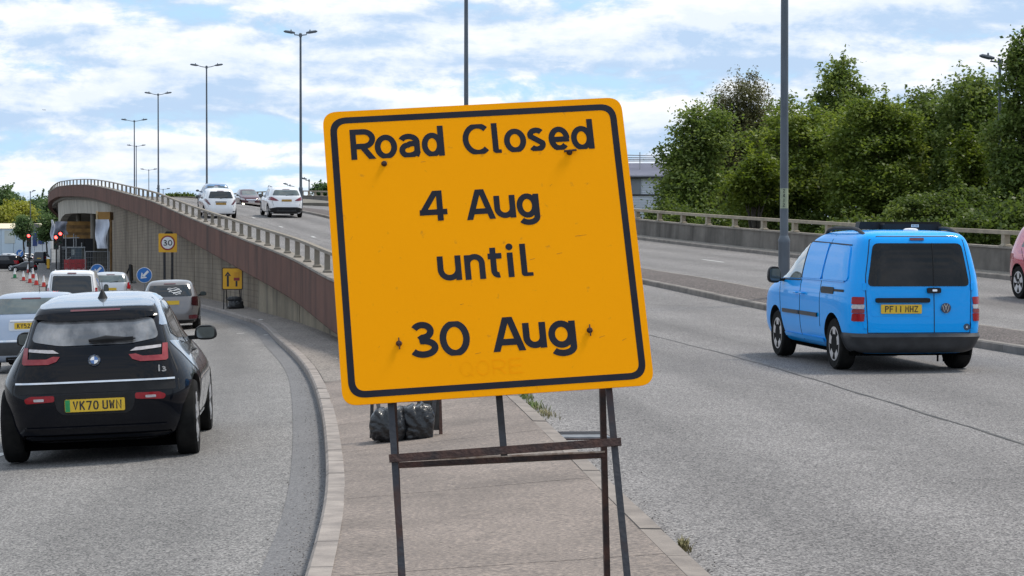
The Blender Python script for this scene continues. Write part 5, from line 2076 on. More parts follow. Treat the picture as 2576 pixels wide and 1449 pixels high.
# blue hatch hidden behind the white one
c = std('hatchback', 1.70, 1.50, 3.95, .62, 2.49, .31, P_DBLUE, .2, label='blue hatchback just beyond the white one on the flyover, rear window showing', cat='car')
dress(c, 1.70, 1.50, .62, 2.49, win=[(-.80, .69), (.80, .69), (.70, .90), (-.70, .90)], win_mat=M_GLASSL, lamps=[([(.80, .55), (.96, .54), (.92, .82), (.80, .80)], M_REDL)], plate=(0, .5))
mb = MB()
mb.lathe([(.16, 0), (.16, .01)], axis='y', n=14)
o = mb.build('window_sticker', M_WHITE, c.root)
hp = c.hit('rear', -.12, 1.22)[0]
o.location = (-.12, hp.y - .03, 1.22)
b_, st, u = on_fly(c, 545, 520)
st2 = 121.0
b2 = fly(st2, 3.6)
c.place((at(546, 600, b2.y).x, b2.y, b2.z - .05), -.29, .05)
# maroon car coming the other way
c = std('hatchback', 1.74, 1.52, 3.9, .8, 2.45, .31, P_MAROON, .2, label='dark maroon car coming towards us over the crest with its lights on', cat='car')
L_f = 3.1
c.panel('windscreen', rounded([(-.62, 1.02), (.62, 1.02), (.54, 1.40), (-.54, 1.40)], .06), 'front', M_GLASSL, .006)
c.panel('grille', rounded([(-.40, .62), (.40, .62), (.44, .70), (-.44, .70)], .03), 'front', M_CHROME, .012)
c.panel('lower_grille', rounded([(-.55, .22), (.55, .22), (.60, .40), (-.60, .40)], .04), 'front', M_BLACK, .01)
c.panel('number_plate', rect(-.26, .26, .44, .55), 'front', M_PLATEW, .03, .03)
M_DRL = pm('lit_headlamp', (.9, .88, .75), None, 9, .3, emit=(1.0, .93, .75, 2.2))
for sx in (-1, 1):
    c.panel('headlight', rounded([(sx * a, b) for a, b in [(.50, .62), (.80, .66), (.78, .80), (.55, .74)]][::sx], .02), 'front', M_CLEAR, .012)
    c.panel('fog_light', rounded([(sx * a, b) for a, b in [(.54, .25), (.80, .27), (.78, .40), (.56, .38)]][::sx], .03), 'front', M_DRL, .016)
    c.mirror(sx, 1.75, 1.02, .2, .14, .09, glass=False)
b2, stm, um = fly_hit(620, 501)
um = 13.4
b2 = fly(137, um)
c.place((at(619, 600, b2.y).x, b2.y, b2.z - .05), math.pi - .28, -.045, .84)
# cherry red crossover leaving at the right edge: its nose and front wheel are in view
c = std('crossover', 1.86, 1.66, 4.5, .85, 2.67, .36, P_RED, .35, label='cherry red crossover entering at the right edge, only its tail corner and wheel in view', cat='car')
dress(c, 1.86, 1.66, .85, 2.67, win=[(-.80, .70), (.80, .70), (.70, .90), (-.70, .90)], lamps=[([(.66, .53), (.97, .52), (.95, .60), (.66, .60)], M_RED)], plate=(0, .45), bumper=[([(-.95, .13), (.95, .13), (.97, .30), (-.97, .30)], M_BLACK)])
for vw in ('left', 'right'):
    c.strip('sill', [(.45, .33), (2.2, .33)], .14, vw, M_BLACK, .01)
p, st, u = fly_hit(2572, 752)
b2 = fly(st, u)
red_c = c
c.place(b2 + Vector((.80, .2, 0)), math.pi + math.atan(fly_h(st)) + .02, 0)
print('red', b2, st, u)

# distant traffic and parked cars on the left
def far_car(px, py, d_, heading, pt, W, H, L, label, scale=1.0, boxy=.2, win=M_GLASS, group=None):
    c = std('car', W, H, L, L * .19, L * .62, .31, pt, boxy, label=label, cat='car')
    dress(c, W, H, L * .19, L * .62, win=[(-.80, .69), (.80, .69), (.70, .90), (-.70, .90)], win_mat=win, lamps=[([(.76, .48), (.96, .46), (.93, .66), (.78, .66)], M_RED)], plate=(0, .5), wiper=False, mirror=False)
    q = left_hit(px, py)
    c.place((at(px, py, d_).x, d_, zL(at(px, py, d_).x, d_)), heading, 0, scale)
    if group: c.root['group'] = group
    return c


far_car(36, 680, 190, R(-84), P_INK, 1.78, 1.46, 4.3, 'near black hatchback crossing side on at the left edge by the traffic light', 1.06)
far_car(82, 681, 186, R(-100), P_DARK, 1.7, 1.40, 3.6, 'small dark car behind the cones, right of the traffic light pole', .68)
far_car(44, 650, 232, R(-30), P_WHITE, 1.7, 1.5, 4.0, 'white hatchback behind a round blue arrow sign, far left')
far_car(101, 646, 262, R(-4), P_DARK, 1.86, 1.78, 4.6, 'dark tall people carrier driving away between the traffic lights', 1.0, .6)
for i, (px, py, pt, lb) in enumerate(((12, 637, P_SILV, 'silver parked car at the far left edge of the car park'), (34, 634, P_DARK, 'dark parked car in the middle of the distant car park'), (58, 631, P_WHITE, 'white parked car in the distant car park, left of the lamp'), (76, 630, P_SILVB, 'pale blue parked car in the distant car park, nearest the blue unit'))):
    far_car(px, py, 300 + 6 * i, R(70), pt, 1.75, 1.5, 4.2, lb, 1.0, .2, M_GLASS, 'parked cars beyond the junction')


# ------------------------------------------------------------------ street lamps
def fly_at_px(px, u, d0, d1):
    best = min(np.linspace(d0, d1, 600), key=lambda s_: abs(1288 + 5000 * fly(s_, u).x / fly(s_, u).y - px))
    return fly(best, u), best


def street_lamp(name, base, h, arms, heading, label, group, arm_l=1.55, r0=.10, r1=.055, head=.62, number=False):
    root = empty(name, base, rz=-heading, label=label, cat='street lamp', group=group)
    mb = MB()
    mb.tube([(0, 0, 0), (0, 0, 1.15), (0, 0, 1.2), (0, 0, 1.30)], [r0 * 1.05, r0 * 1.05, r0 * 1.12, r0 * .78], 14)
    mb.build('base_section', M_COLUMN, root, smooth=True)
    mb = MB()
    n = 8
    mb.tube([(0, 0, 1.28 + (h - 1.28) * i / n) for i in range(n + 1)], [r0 * .76 + (r1 - r0 * .76) * i / n for i in range(n + 1)], 14)
    mb.build('shaft', M_COLUMN, root, smooth=True)
    mb = MB()
    mb.lathe([(r1 * 1.5, -.12), (r1 * 1.5, .08), (r1 * .8, .12)], (0, 0, h), n=12)
    mb.build('cap', M_COLUMN, root, smooth=True)
    for sx in arms:
        mb = MB()
        mb.tube([(0, 0, h - .02), (sx * .35, 0, h + .02), (sx * (arm_l - head), 0, h + .13)], [.035, .032, .03], 8)
        mb.build('arm', M_COLUMN, root, smooth=True)
        mb = MB()
        x0 = sx * (arm_l - head)
        x1 = sx * arm_l
        mb.tube([(x0 - sx * .05, 0, h + .13), (x0 + sx * .15, 0, h + .16), (x1 - sx * .1, 0, h + .215), (x1, 0, h + .22)], [.045, .085, .075, .03], 8)
        mb.build('lamp_head', M_COLUMN, root, smooth=True)
        mb = MB()
        mb.lathe([(.035, 0), (.035, .07), (.02, .09)], (x0 + sx * .18, 0, h + .24), n=8)
        mb.build('sensor', M_COLUMN, root)
    if number:
        mb = MB()
        mb.tube([(0, 0, 1.87), (0, 0, 2.29)], [r0 * .755, r0 * .745], 14, cap=False)
        lab = mb.build('number_label', pm('number_label', (.32, .36, .25), (.22, .26, .18), 10, .6), root, smooth=True)
        text_mesh('label_digits', [(c_, -.032 - .022, 2.20 - .10 * i, .044, .075, .013) for i, c_ in enumerate('2412')], M_INK, lab, -.084)
    return root


LG = 'double armed lamps along the central reservation'
p, st = fly_at_px(1972, 9.5, 36, 52)
street_lamp('street_lamp', p + Vector((0, 0, .15)), 11.0, (-1, 1), math.atan(fly_h(st)), 'nearest tall grey lamp column behind the blue van, carrying a small number label', LG, r0=.115, r1=.07, number=True)
p, st = fly_at_px(1173, 9.5, 70, 95)
street_lamp('street_lamp', p + Vector((0, 0, .15)), 11.0, (-1, 1), math.atan(fly_h(st)), 'tall lamp column rising straight out of the top of the amber sign', LG, r0=.13, r1=.07)
tops = [(757, 83, 'tallest fully visible double lamp, behind the white crossover'), (521, 165, 'double lamp behind the white and blue hatchbacks on the flyover'), (399, 235, 'third double lamp counted away from the crossover'),
        (350, 302, 'double lamp whose arms stand above another pair on the same line'), (349, 366, 'double lamp with its arms below a nearer pair on the same line'), (375, 426, 'short distant double lamp, head clear of the flyover rail'), (411, 475, 'most distant double lamp, only its arms above the crest')]
for (px, ty, lb), (a, b) in zip(tops, ((100, 145), (140, 185), (180, 230), (225, 275), (268, 318), (305, 360), (345, 420))):
    p, st = fly_at_px(px, 9.5, a, b)
    z = CAM_Z - (ty - 640) * p.y / 5000
    street_lamp('street_lamp', p + Vector((0, 0, .1)), z - p.z - .25, (-1, 1), 0.0, lb, LG, arm_l=1.0 + .0 * px if px > 600 else (1.35 if px > 380 else 1.5), r0=.11, r1=.06)
# single arm lamps
for (px, ty, by, d_, sx, al, lb) in ((2513, 148, 640, 73, -1, .75, 'single armed lamp half hidden in the trees at the far right'), (778, 451, 488, 190, -1, .75, 'small single armed lamp beyond the far parapet'),
                                     (730, 464, 480, 230, -1, .8, 'tiny single armed lamp showing above the white crossover'), (77, 481, 640, 290, 1, .8, 'single armed lamp before the woods at the far left')):
    p0, p1 = at(px, by, d_), at(px, ty, d_)
    z0 = p0.z - (0 if sx > 0 else 1.5)
    street_lamp('street_lamp', Vector((p0.x, d_, z0)), p1.z - z0 - .12, (sx,), 0, lb, 'single armed street lamps', arm_l=al * (1 if d_ < 150 else 1.0), r0=.09, r1=.055, head=.5)

# ------------------------------------------------------------------ signs, signals and cones on the left
M_SIGNBLUE = pm('sign_blue', (.012, .14, .48), (.02, .16, .46), 4, .4)
M_SIGNYEL = pm('sign_amber', (.80, .42, .006), (.74, .37, .006), 4, .4)
M_SIGNRED = pm('sign_red', (.30, .02, .02), (.24, .018, .018), 6, .4)


def arrow_disc(px, py, r_px, d_, base_z, label, on='post', yaw=0.0):
    c = at(px, py, d_)
    r = r_px * d_ / 5000
    root = empty('road_sign', (c.x, c.y, base_z), rz=yaw, label=label, cat='road sign', group='round blue keep left signs')
    h = c.z - base_z
    mb = MB()
    mb.lathe([(r, 0), (r, .02)], (0, 0, h), axis='y', n=32)
    mb.build('sign_disc', M_WHITE, root)
    mb = MB()
    mb.lathe([(r * .94, -.004), (r * .94, -.001)], (0, 0, h), axis='y', n=32)
    mb.build('blue_field', M_SIGNBLUE, root)
    # arrow to the lower left
    u, w = Vector((-.7071, 0, -.7071)), Vector((.7071, 0, -.7071))
    def P(a, b): return Vector((0, -.008, h)) + u * (a * r) + w * (b * r)
    mb = MB()
    mb.add([P(-.72, -.15), P(-.72, .15), P(.22, .15), P(.22, -.15)], [(0, 1, 2, 3)])
    mb.add([P(.66, 0), P(.0, -.50), P(.0, -.28), P(.36, 0)], [(0, 1, 2, 3)])
    mb.add([P(.66, -.001), P(.36, 0), P(.0, .28), P(.0, .50)], [(0, 1, 2, 3)])
    mb.build('arrow', M_WHITE, root)
    mb = MB()
    if on == 'post':
        mb.tube([(0, .05, 0), (0, .05, h)], .038, 10)
        mb.build('post', M_GALV, root)
        mb = MB()
        mb.box((0, .05, .06), (.55, .40, .12))
        mb.build('foot', M_BLACK, root)
    else:       # a cone carries it
        mb.lathe([(.19, .0), (.19, .05), (.15, .055), (.03, .76), (.0, .77)], n=16)
        mb.build('cone', pm('cone_red', (.55, .04, .03), (.48, .035, .028), 8, .5), root, smooth=True)
        mb = MB()
        mb.lathe([(.124, .22), (.066, .55)], n=16, cap=False)
        mb.build('sleeve', M_WHITE, root, smooth=True)
        mb = MB()
        mb.tube([(0, .05, .7), (0, .05, h)], .025, 8)
        mb.build('post', M_GALV, root)
    return root


d_ = 84.0
arrow_disc(363, 692, 19.5, d_, isl(d_)[1] - .45, 'round blue keep left arrow sign on a cone beside the block wall', 'cone')
d_ = 112.0
arrow_disc(245, 682, 18, d_, zL(at(245, 682, d_).x, d_), 'round blue keep left arrow sign between white van and pale hatchback, partly hidden', 'post')
d_ = 205.0
arrow_disc(50, 637, 10, d_, zL(at(50, 637, d_).x, d_), 'small distant blue arrow sign beside the far left traffic light', 'post', R(-8))

# 30 sign on two posts
d_ = 92.0
c = at(425, 611, d_)
k = d_ / 5000
w = 23.2 * k
gz_ = float(_z0(d_)) + .1
sg = empty('road_sign', (c.x, d_ - .3, gz_), label='square amber board with a red ringed 30 speed limit roundel on two dark posts', cat='road sign')
h = c.z - gz_
mb = MB()
mb.prism(rounded(rect(-w, w, h - w * 1.02, h + w * 1.02), .05, 4), 0, .02)
mb.build('sign_board', M_SIGNYEL, sg)
mb = MB()
mb.lathe([(w * .80, -.004), (w * .80, -.001)], (0, 0, h), axis='y', n=36)
mb.build('red_ring', M_SIGNRED, sg)
mb = MB()
mb.lathe([(w * .645, -.008), (w * .645, -.005)], (0, 0, h), axis='y', n=36)
mb.build('white_field', M_WHITE, sg)
hh = w * .60
text_mesh('numerals', [('3', -w * .50, h - hh / 2, w * .46, hh, w * .105), ('0', w * .02, h - hh / 2, w * .48, hh, w * .105)], M_INK, sg, -.0095)
for sx in (-1, 1):
    mb = MB()
    mb.bar((sx * w * .42 + .02, .05, -.2), (sx * w * .42 + .02, .05, h + w), .10, .08, up=(0, 1, 0))
    mb.build('post', M_STEEL, sg)
mb = MB()
mb.box((.05, .04, h + w * 1.12), (.40, .1, .10), taper=.6)
mb.build('top_clip', M_BLACK, sg)

# lane sign on a frame standing on the verge
q0 = left_hit(585, 776)
d_ = 66.0
c = at(584.5, 701, d_)
k = d_ / 5000
zb = CAM_Z - (777 - 640) * k
w, hgt = 26.5 * k, 28.2 * k
sg = empty('road_sign', (c.x, d_, zb), label='amber lane closure sign with one black arrow, on a frame against the block wall', cat='road sign')
h = c.z - zb
mb = MB()
mb.prism(rounded(rect(-w, w, h - hgt, h + hgt), .05, 4), 0, .02)
mb.build('sign_board', M_SIGNYEL, sg)
ring_mesh('border', rounded(rect(-w * .995, w * .995, h - hgt * .995, h + hgt * .995), .05, 4), rounded(rect(-w * .91, w * .91, h - hgt * .915, h + hgt * .915), .04, 4), -.004, M_INK, sg)
mb = MB()
mb.add([(-w * .53, -.004, h - hgt * .70), (-w * .33, -.004, h - hgt * .70), (-w * .33, -.004, h + hgt * .32), (-w * .53, -.004, h + hgt * .32)], [(0, 1, 2, 3)])
mb.add([(-w * .43, -.0045, h + hgt * .64), (-w * .72, -.0045, h + hgt * .26), (-w * .62, -.0045, h + hgt * .22), (-w * .43, -.0045, h + hgt * .40), (-w * .24, -.0045, h + hgt * .22), (-w * .14, -.0045, h + hgt * .26)], [(0, 1, 2, 3), (0, 3, 4, 5)])
mb.add([(w * .30, -.004, h - hgt * .70), (w * .48, -.004, h - hgt * .70), (w * .48, -.004, h - hgt * .2), (w * .30, -.004, h - hgt * .2)], [(0, 1, 2, 3)])
mb.build('arrow', M_INK, sg)
mb = MB()
mb.add([(w * .13, -.005, h - hgt * .18), (w * .68, -.005, h - hgt * .18), (w * .68, -.005, h + hgt * .10), (w * .13, -.005, h + hgt * .10)], [(0, 1, 2, 3)])
mb.build('red_bar', M_SIGNRED, sg)
mb = MB()
mb.add([(w * .13, -.005, h + hgt * .16), (w * .68, -.005, h + hgt * .16), (w * .68, -.005, h + hgt * .58), (w * .13, -.005, h + hgt * .58)], [(0, 1, 2, 3)])
mb.build('cover_patch', pm('amber_patch', (.70, .33, .01), None, 6, .5), sg)
for sx in (-1, 1):
    for (yy, xx) in ((0.03, .80), (.42, .62)):
        mb = MB()
        mb.bar((sx * w * (xx + .05), yy, -.02), (sx * w * xx, .03, h - hgt * .6), .03, .03, up=(0, 1, 0))
        mb.build('leg', M_STEEL, sg)
mb = MB()
mb.bar((-w * .7, .1, .36), (w * .7, .1, .36), .03, .03)
mb.build('cross_bar', M_STEEL, sg)
sack('sandbag', (c.x + .10, d_ + .12, zb), .26, .16, .15, .1, 11, M_BAG, label='black sandbag slumped under the amber lane sign by the wall', cat='sandbag')
sack('sandbag', (c.x + .06, d_ + .14, zb + .26), .24, .12, .08, .1, 12, M_BAG, label='smaller black sandbag laid over the bar of the lane sign frame', cat='sandbag')

# dark folded sign seen edge-on by the wall
d_ = 100.0
zb = CAM_Z - (712 - 640) * d_ / 5000
c = at(322, 712, d_)
fs_ = empty('folded_sign', (c.x, d_, zb), label='dark folded sign frame seen edge on against the wall', cat='sign frame')
for nm, a, b, w in (('front_leg', (.18, 0, 0), (.12, .1, .92), .10), ('rear_leg', (-.30, .3, 0), (.10, .12, .90), .06)):
    mb = MB()
    mb.bar(a, b, w, .5 if nm == 'front_leg' else .08, up=(0, 1, 0))
    mb.build(nm, M_BLACK, fs_)

# traffic signals
M_SIGH = pm('signal_black', (.012, .012, .013), None, 9, .5)
M_REDLIT = pm('lit_red_lens', (.9, .05, .04), None, 9, .3, emit=(1.0, .06, .05, 7.0))
M_AMB = pm('unlit_amber_lens', (.06, .035, .008), None, 9, .3)
M_GRN = pm('unlit_green_lens', (.008, .045, .03), None, 9, .3)


def signal(px, py, d_, by, label, w_px=13, pole=True, halo=True):
    c = at(px, py, d_)
    zb = zL(c.x, d_)
    root = empty('traffic_light', (c.x, d_, zb), label=label, cat='traffic light', group='red traffic lights before the bridge')
    h = c.z - zb
    mb = MB()
    mb.tube([(0, .14, 0), (0, .14, h + .2)], .057, 10)
    mb.build('pole', M_STEEL, root)
    mb = MB()
    mb.prism(rounded(rect(-.19, .19, h - .92, h + .22), .06, 4), 0, .12)
    mb.build('signal_head', M_SIGH, root)
    for i, (nm, m) in enumerate((('red_lamp', M_REDLIT), ('amber_lamp', M_AMB), ('green_lamp', M_GRN))):
        z = h - .33 * i
        mb = MB()
        mb.lathe([(.12, -.004), (.115, -.02), (.07, -.04), (0, -.045)], (0, 0, z), axis='y', n=18, cap=False)
        mb.build(nm, m, root, smooth=True)
        mb = MB()
        n = 10
        v = []
        for k_ in range(n + 1):
            a = R(10 + 160 * k_ / n)
            for yy, rr in ((0, .145), (-.20, .13)): v.append((rr * math.cos(a), yy, z + rr * math.sin(a)))
        mb.add(v, [(2 * k_, 2 * k_ + 1, 2 * k_ + 3, 2 * k_ + 2) for k_ in range(n)])
        mb.build('hood', M_SIGH, root)
    return root


signal(72.5, 593, 165, 0, 'red traffic light on a pole at the far left, before the blue unit')
signal(141, 597, 150, 0, 'lower left one of the two close red traffic lights before the bridge')
signal(152.5, 588, 154, 0, 'upper right one of the two close red traffic lights before the bridge')

# cones
M_CONE = pm('cone_red', (.55, .04, .03), (.48, .035, .028), 8, .5)
M_CONEG = pm('cone_green', (.02, .20, .08), (.018, .16, .065), 8, .5)


def cone(px, py, hpx, label, mat=None):
    q = left_hit(px, py)
    h = hpx * q.y / 5000
    root = empty('traffic_cone', q, label=label, cat='traffic cone', group='traffic cones by the queue')
    s_ = h / .75
    mb = MB()
    mb.lathe([(.165 * s_, .03 * s_), (.135 * s_, .05 * s_), (.028 * s_, h), (0, h + .005)], n=16)
    mb.build('cone_body', mat or M_CONE, root, smooth=True)
    mb = MB()
    mb.lathe([(.115 * s_, .31 * s_), (.036 * s_, h * .985)], n=16, cap=False)
    o = mb.build('sleeve', M_WHITE, root, smooth=True)
    o.scale = (.93, .93, 1)
    mb = MB()
    mb.box((0, 0, .018 * s_), (.46 * s_, .46 * s_, .036 * s_))
    mb.build('base', M_BLACK, root)


for px, py, h, lb, m in ((37, 700, 25, 'green cone with white sleeve, leftmost of the row', M_CONEG), (59, 706.5, 25, 'red and white cone next right of the green cone', None), (75, 712, 27, 'red and white cone in the middle of the row', None),
                         (91, 717.5, 30, 'red and white cone second nearest in the row', None), (110, 722, 29, 'red and white cone nearest the white van', None), (83, 700, 26, 'red and white cone set back behind the row, under the signal pole', None), (71, 687, 23, 'distant red cone by the foot of the traffic light pole', None)):
    cone(px, py, h, lb, m)
M_YBAR = pm('barrier_yellow', (.75, .42, .02), (.65, .36, .02), 6, .5)
for px, py, hp_, wp, lb in ((57, 681, 20, 10, 'yellow site barrier beside the traffic light pole'), (121, 677, 26, 7, 'narrow yellow bollard at the end of the mesh fence')):
    q = left_hit(px, py)
    k = q.y / 5000
    o = empty('barrier', q, label=lb, cat='barrier')
    mb = MB()
    mb.prism(rounded(rect(-wp * k / 2, wp * k / 2, .08, hp_ * k), .1, 3), 0, .12)
    mb.build('panel', M_YBAR, o)
    mb = MB()
    mb.box((0, .06, .04), (wp * k * .8, .5, .08))
    mb.build('foot', M_BLACK, o)
# cover on ladders of the site: red barriers, mesh fences, scaffold, sheeting
M_BARR = pm('barrier_red', (.36, .025, .03), (.22, .02, .025), 5, .5)
M_NET = pm('debris_netting', (.20, .21, .25), (.12, .13, .16), 2.5, .9)
M_SHEET = pm('white_sheeting', (.62, .66, .74), (.45, .49, .57), 1.2, .5, bump=.5, bscale=3)
M_PLY = pm('plywood', (.36, .20, .055), (.22, .115, .035), 1.2, .8)
M_PLYD = pm('old_ply', (.24, .135, .05), (.12, .07, .028), 2.0, .85)
for i, (px, w_) in enumerate(((168, 14), (183, 14), (198, 15), (211, 12))):
    d_ = 146 + 1.5 * i
    c = at(px, 0, d_)
    k = d_ / 5000
    zb = zL(c.x, d_)
    o = empty('site_barrier', (c.x, d_, zb), label=('leftmost red plastic barrier before the bridge works', 'second red plastic barrier from the left before the bridge works', 'third red plastic barrier from the left before the bridge works', 'rightmost red plastic barrier, next to the near mesh fence')[i], cat='barrier', group='red barriers before the bridge works')
    W_ = w_ * k / 2
    for (a, b) in ((-W_, -W_ + .08), (W_ - .08, W_)):
        mb = MB()
        mb.prism(rect(a, b, 0, 1.45), 0, .05)
        mb.build('upright', M_BARR, o)
    for z_ in (.12, .50, .82, 1.14):
        mb = MB()
        mb.prism(rect(-W_ + .08, W_ - .08, z_, z_ + (.29 if z_ > .2 else .3)), .005, .045)
        mb.build('rail', M_BARR, o)
    mb = MB()
    mb.prism(rect(-W_ + .1, W_ - .1, .62, .74), -.004, .001)
    mb.build('reflector', pm('barrier_band', (.55, .45, .45), (.4, .12, .12), 3, .5), o)


def mesh_fence(px0, px1, d_, hgt, label):
    a, b = at(px0, 0, d_), at(px1, 0, d_ + .4)
    zb = zL(a.x, d_)
    root = empty('mesh_fence', (a.x, a.y, zb), rz=math.atan2(b.y - a.y, b.x - a.x), label=label, cat='fence', group='grey mesh site fences')
    W_ = (b - a).length
    mb = MB()
    for p0, p1 in (((0, 0, 0), (0, 0, hgt)), ((W_, 0, 0), (W_, 0, hgt)), ((0, 0, hgt), (W_, 0, hgt)), ((0, 0, .15), (W_, 0, .15))):
        mb.tube([p0, p1], .03, 6)
    mb.build('frame', M_GALV, root)
    mb = MB()
    for i in range(1, int(W_ / .11)): mb.bar((i * .11, 0, .15), (i * .11, 0, hgt), .012, .012, up=(0, 1, 0))
    for i in range(1, int(hgt / .3)): mb.bar((0, 0, .15 + i * .3), (W_, 0, .15 + i * .3), .012, .012, up=(0, 1, 0))
    m = mb.build('mesh', M_GALV, root)
    m['kind'] = 'stuff'
    for x in (0, W_):
        mb = MB()
        mb.box((x, 0, .06), (.25, .6, .12))
        mb.build('foot', M_BLACK, root)


mesh_fence(215, 275, 132.0, 2.05, 'mesh fence panel at the foot of the white sheeting, nearest the block wall')
mesh_fence(168, 213, 151.5, 2.3, 'mesh fence panel behind the red barriers under the bridge')
mesh_fence(128, 166, 156.0, 2.2, 'mesh fence panel by the pair of red traffic lights')


def billow(name, px0, px1, py0, py1, d_, mat, label, amp=.12, seed=1, dep=.0):
    a, b = at(px0, py0, d_), at(px1, py1, d_)
    n, m = 12, 18
    r2 = random.Random(seed)
    ph = [r2.uniform(0, 6) for _ in range(6)]
    v = []
    for s_ in (0, 1):
        for i in range(m + 1):
            for j in range(n + 1):
                u_, w_ = j / n, i / m
                y = d_ + amp * math.sin(3 * u_ + 4 * w_ + ph[0]) + amp * .5 * math.sin(9 * u_ - 3 * w_ + ph[1]) + s_ * .02 + dep * u_
                x = a.x + (b.x - a.x) * u_ + .10 * math.sin(5 * w_ + ph[2]) * (u_ - .5) + .06 * math.sin(7 * w_ + ph[3])
                v.append((x, y, a.z + (b.z - a.z) * w_))
    K = (m + 1) * (n + 1)
    f = []
    for i in range(m):
        for j in range(n):
            q = (i * (n + 1) + j, i * (n + 1) + j + 1, (i + 1) * (n + 1) + j + 1, (i + 1) * (n + 1) + j)
            f += [q, tuple(K + t for t in q[::-1])]
    mb = MB()
    mb.add(v, f)
    o = mb.build(name, mat, None, smooth=True)
    tag(o, label, 'sheeting')
    return o


billow('sheeting', 241, 271, 552, 625, 131.5, M_SHEET, 'white plastic sheeting hung beside the block wall under the plywood box', .14, 2)
billow('netting', 136, 168, 557, 590, 158.0, M_NET, 'grey debris netting on the scaffold behind the pair of red lights', .14, 4)
billow('sheeting', 129, 136, 553, 604, 156.5, M_SHEET, 'narrow white sheet hanging at the left corner of the scaffold', .08, 5)
c = at(262, 543, 133.0)
k = 133 / 5000
bx_ = empty('plywood_box', (c.x, 133, c.z - 10 * k), label='plywood box shutter fixed at the top of the wall above white sheeting', cat='box')
for (a, b, z0_, z1_, m, nm) in ((-15 * k, 15 * k, 0, 20 * k, M_PLY, 'front_board'),):
    mb = MB()
    mb.prism(rect(a, b, z0_, z1_), 0, .05)
    mb.build(nm, m, bx_)
    mb = MB()
    mb.prism(rect(a, a + .1, z0_, z1_), .052, 1.2)
    mb.build('side_board', M_PLY, bx_)
    mb = MB()
    mb.prism(rect(b - .1, b, z0_, z1_), .052, 1.2)
    mb.build('side_board', M_PLYD, bx_)
    mb = MB()
    mb.prism(rect(a - .12, a - .02, z0_ - .1, z1_ + .05), -.06, .06)
    mb.build('batten', pm('pale_timber', (.55, .42, .24), (.4, .3, .16), 3, .8), bx_)
for x in (9 * k, 16.5 * k):
    mb = MB()
    mb.tube([(x, .1, 0), (x, .1, -4.2)], .09 if x > 12 * k else .04, 8)
    mb.build('prop', M_PLYD if x > 12 * k else M_GALV, bx_)
# timber falsework boards and the dark enclosure under the deck
fw = empty('falsework', fly(152, 3.0), label='brown timber falsework boards under the bridge deck behind the barriers', cat='falsework')
d_ = 198.0
k = d_ / 5000
yb = [557, 566, 575, 584, 592, 601]
for i in range(5):
    a, b = at(160 - 2 * (i < 2), yb[i + 1], d_), at(234, yb[i], d_)
    mb = MB()
    mb.prism(rect(a.x, b.x, a.z - .02, b.z), d_ + .05 * (i % 2), d_ + .2)
    o = mb.build('board', M_PLYD if i % 2 else M_PLY, None)
    adopt(o, fw)
enc = empty('hoarding', at(190, 640, 165), label='black hoarding closing the space beneath the bridge', cat='hoarding')
for i in range(4):
    a, b = at(150 + 21 * i, 690, 172), at(170.5 + 21 * i, 600, 172)
    mb = MB()
    mb.prism(rect(a.x, b.x, -.2, b.z), 172 + .04 * (i % 2), 172.1 + .04 * (i % 2))
    adopt(mb.build('panel', pm('hoarding_black', (.008, .009, .011), (.014, .014, .016), 2, .9), None), enc)
sc_ = empty('scaffold', at(165, 670, 150), label='grey scaffold tubes standing in the bridge opening', cat='scaffold')
for (x0, y0, x1, y1) in ((146, 680, 146, 556), (166, 680, 166, 560), (186, 680, 186, 588), (192, 680, 192, 592), (140, 622, 215, 622), (140, 600, 200, 598), (166, 655, 212, 630), (146, 560, 170, 560), (206, 680, 206, 610)):
    a, b = at(x0, y0, 160), at(x1, y1, 160)
    mb = MB()
    mb.tube([a, b], .045, 6)
    adopt(mb.build('tube', M_GALV, None), sc_)
ut = empty('site_machine', at(185, 660, 158), label='dark blue site machine parked under the bridge behind the mesh fence', cat='machine')
for nm, (x0, x1, y0, y1), m in (('cab', (178, 206, 656, 623), pm('machine_blue', (.02, .05, .075), (.012, .03, .045), 3, .3)), ('cab_window', (180, 189, 642, 627), M_GLASSL), ('body_panel', (172, 210, 672, 656.5), M_DARKB if 'M_DARKB' in globals() else M_BLACK)):
    a, b = at(x0, y0, 158), at(x1, y1, 158)
    mb = MB()
    mb.prism(rect(a.x, b.x, a.z, b.z, .05), 158 - (.01 if 'window' in nm else 0), 159)
    adopt(mb.build(nm, m, None), ut)

# ------------------------------------------------------------------ buildings
M_CLAD = pm('cladding_pale', (.42, .45, .50), (.36, .39, .44), .4, .5)
M_CLADB = pm('cladding_blue', (.50, .60, .68), (.44, .54, .62), .3, .5)
M_ROOFY = pm('roof_cream', (.72, .63, .45), (.62, .54, .38), .3, .7)
M_NAVY = pm('navy_panel', (.014, .04, .17), (.012, .035, .14), .5, .4)


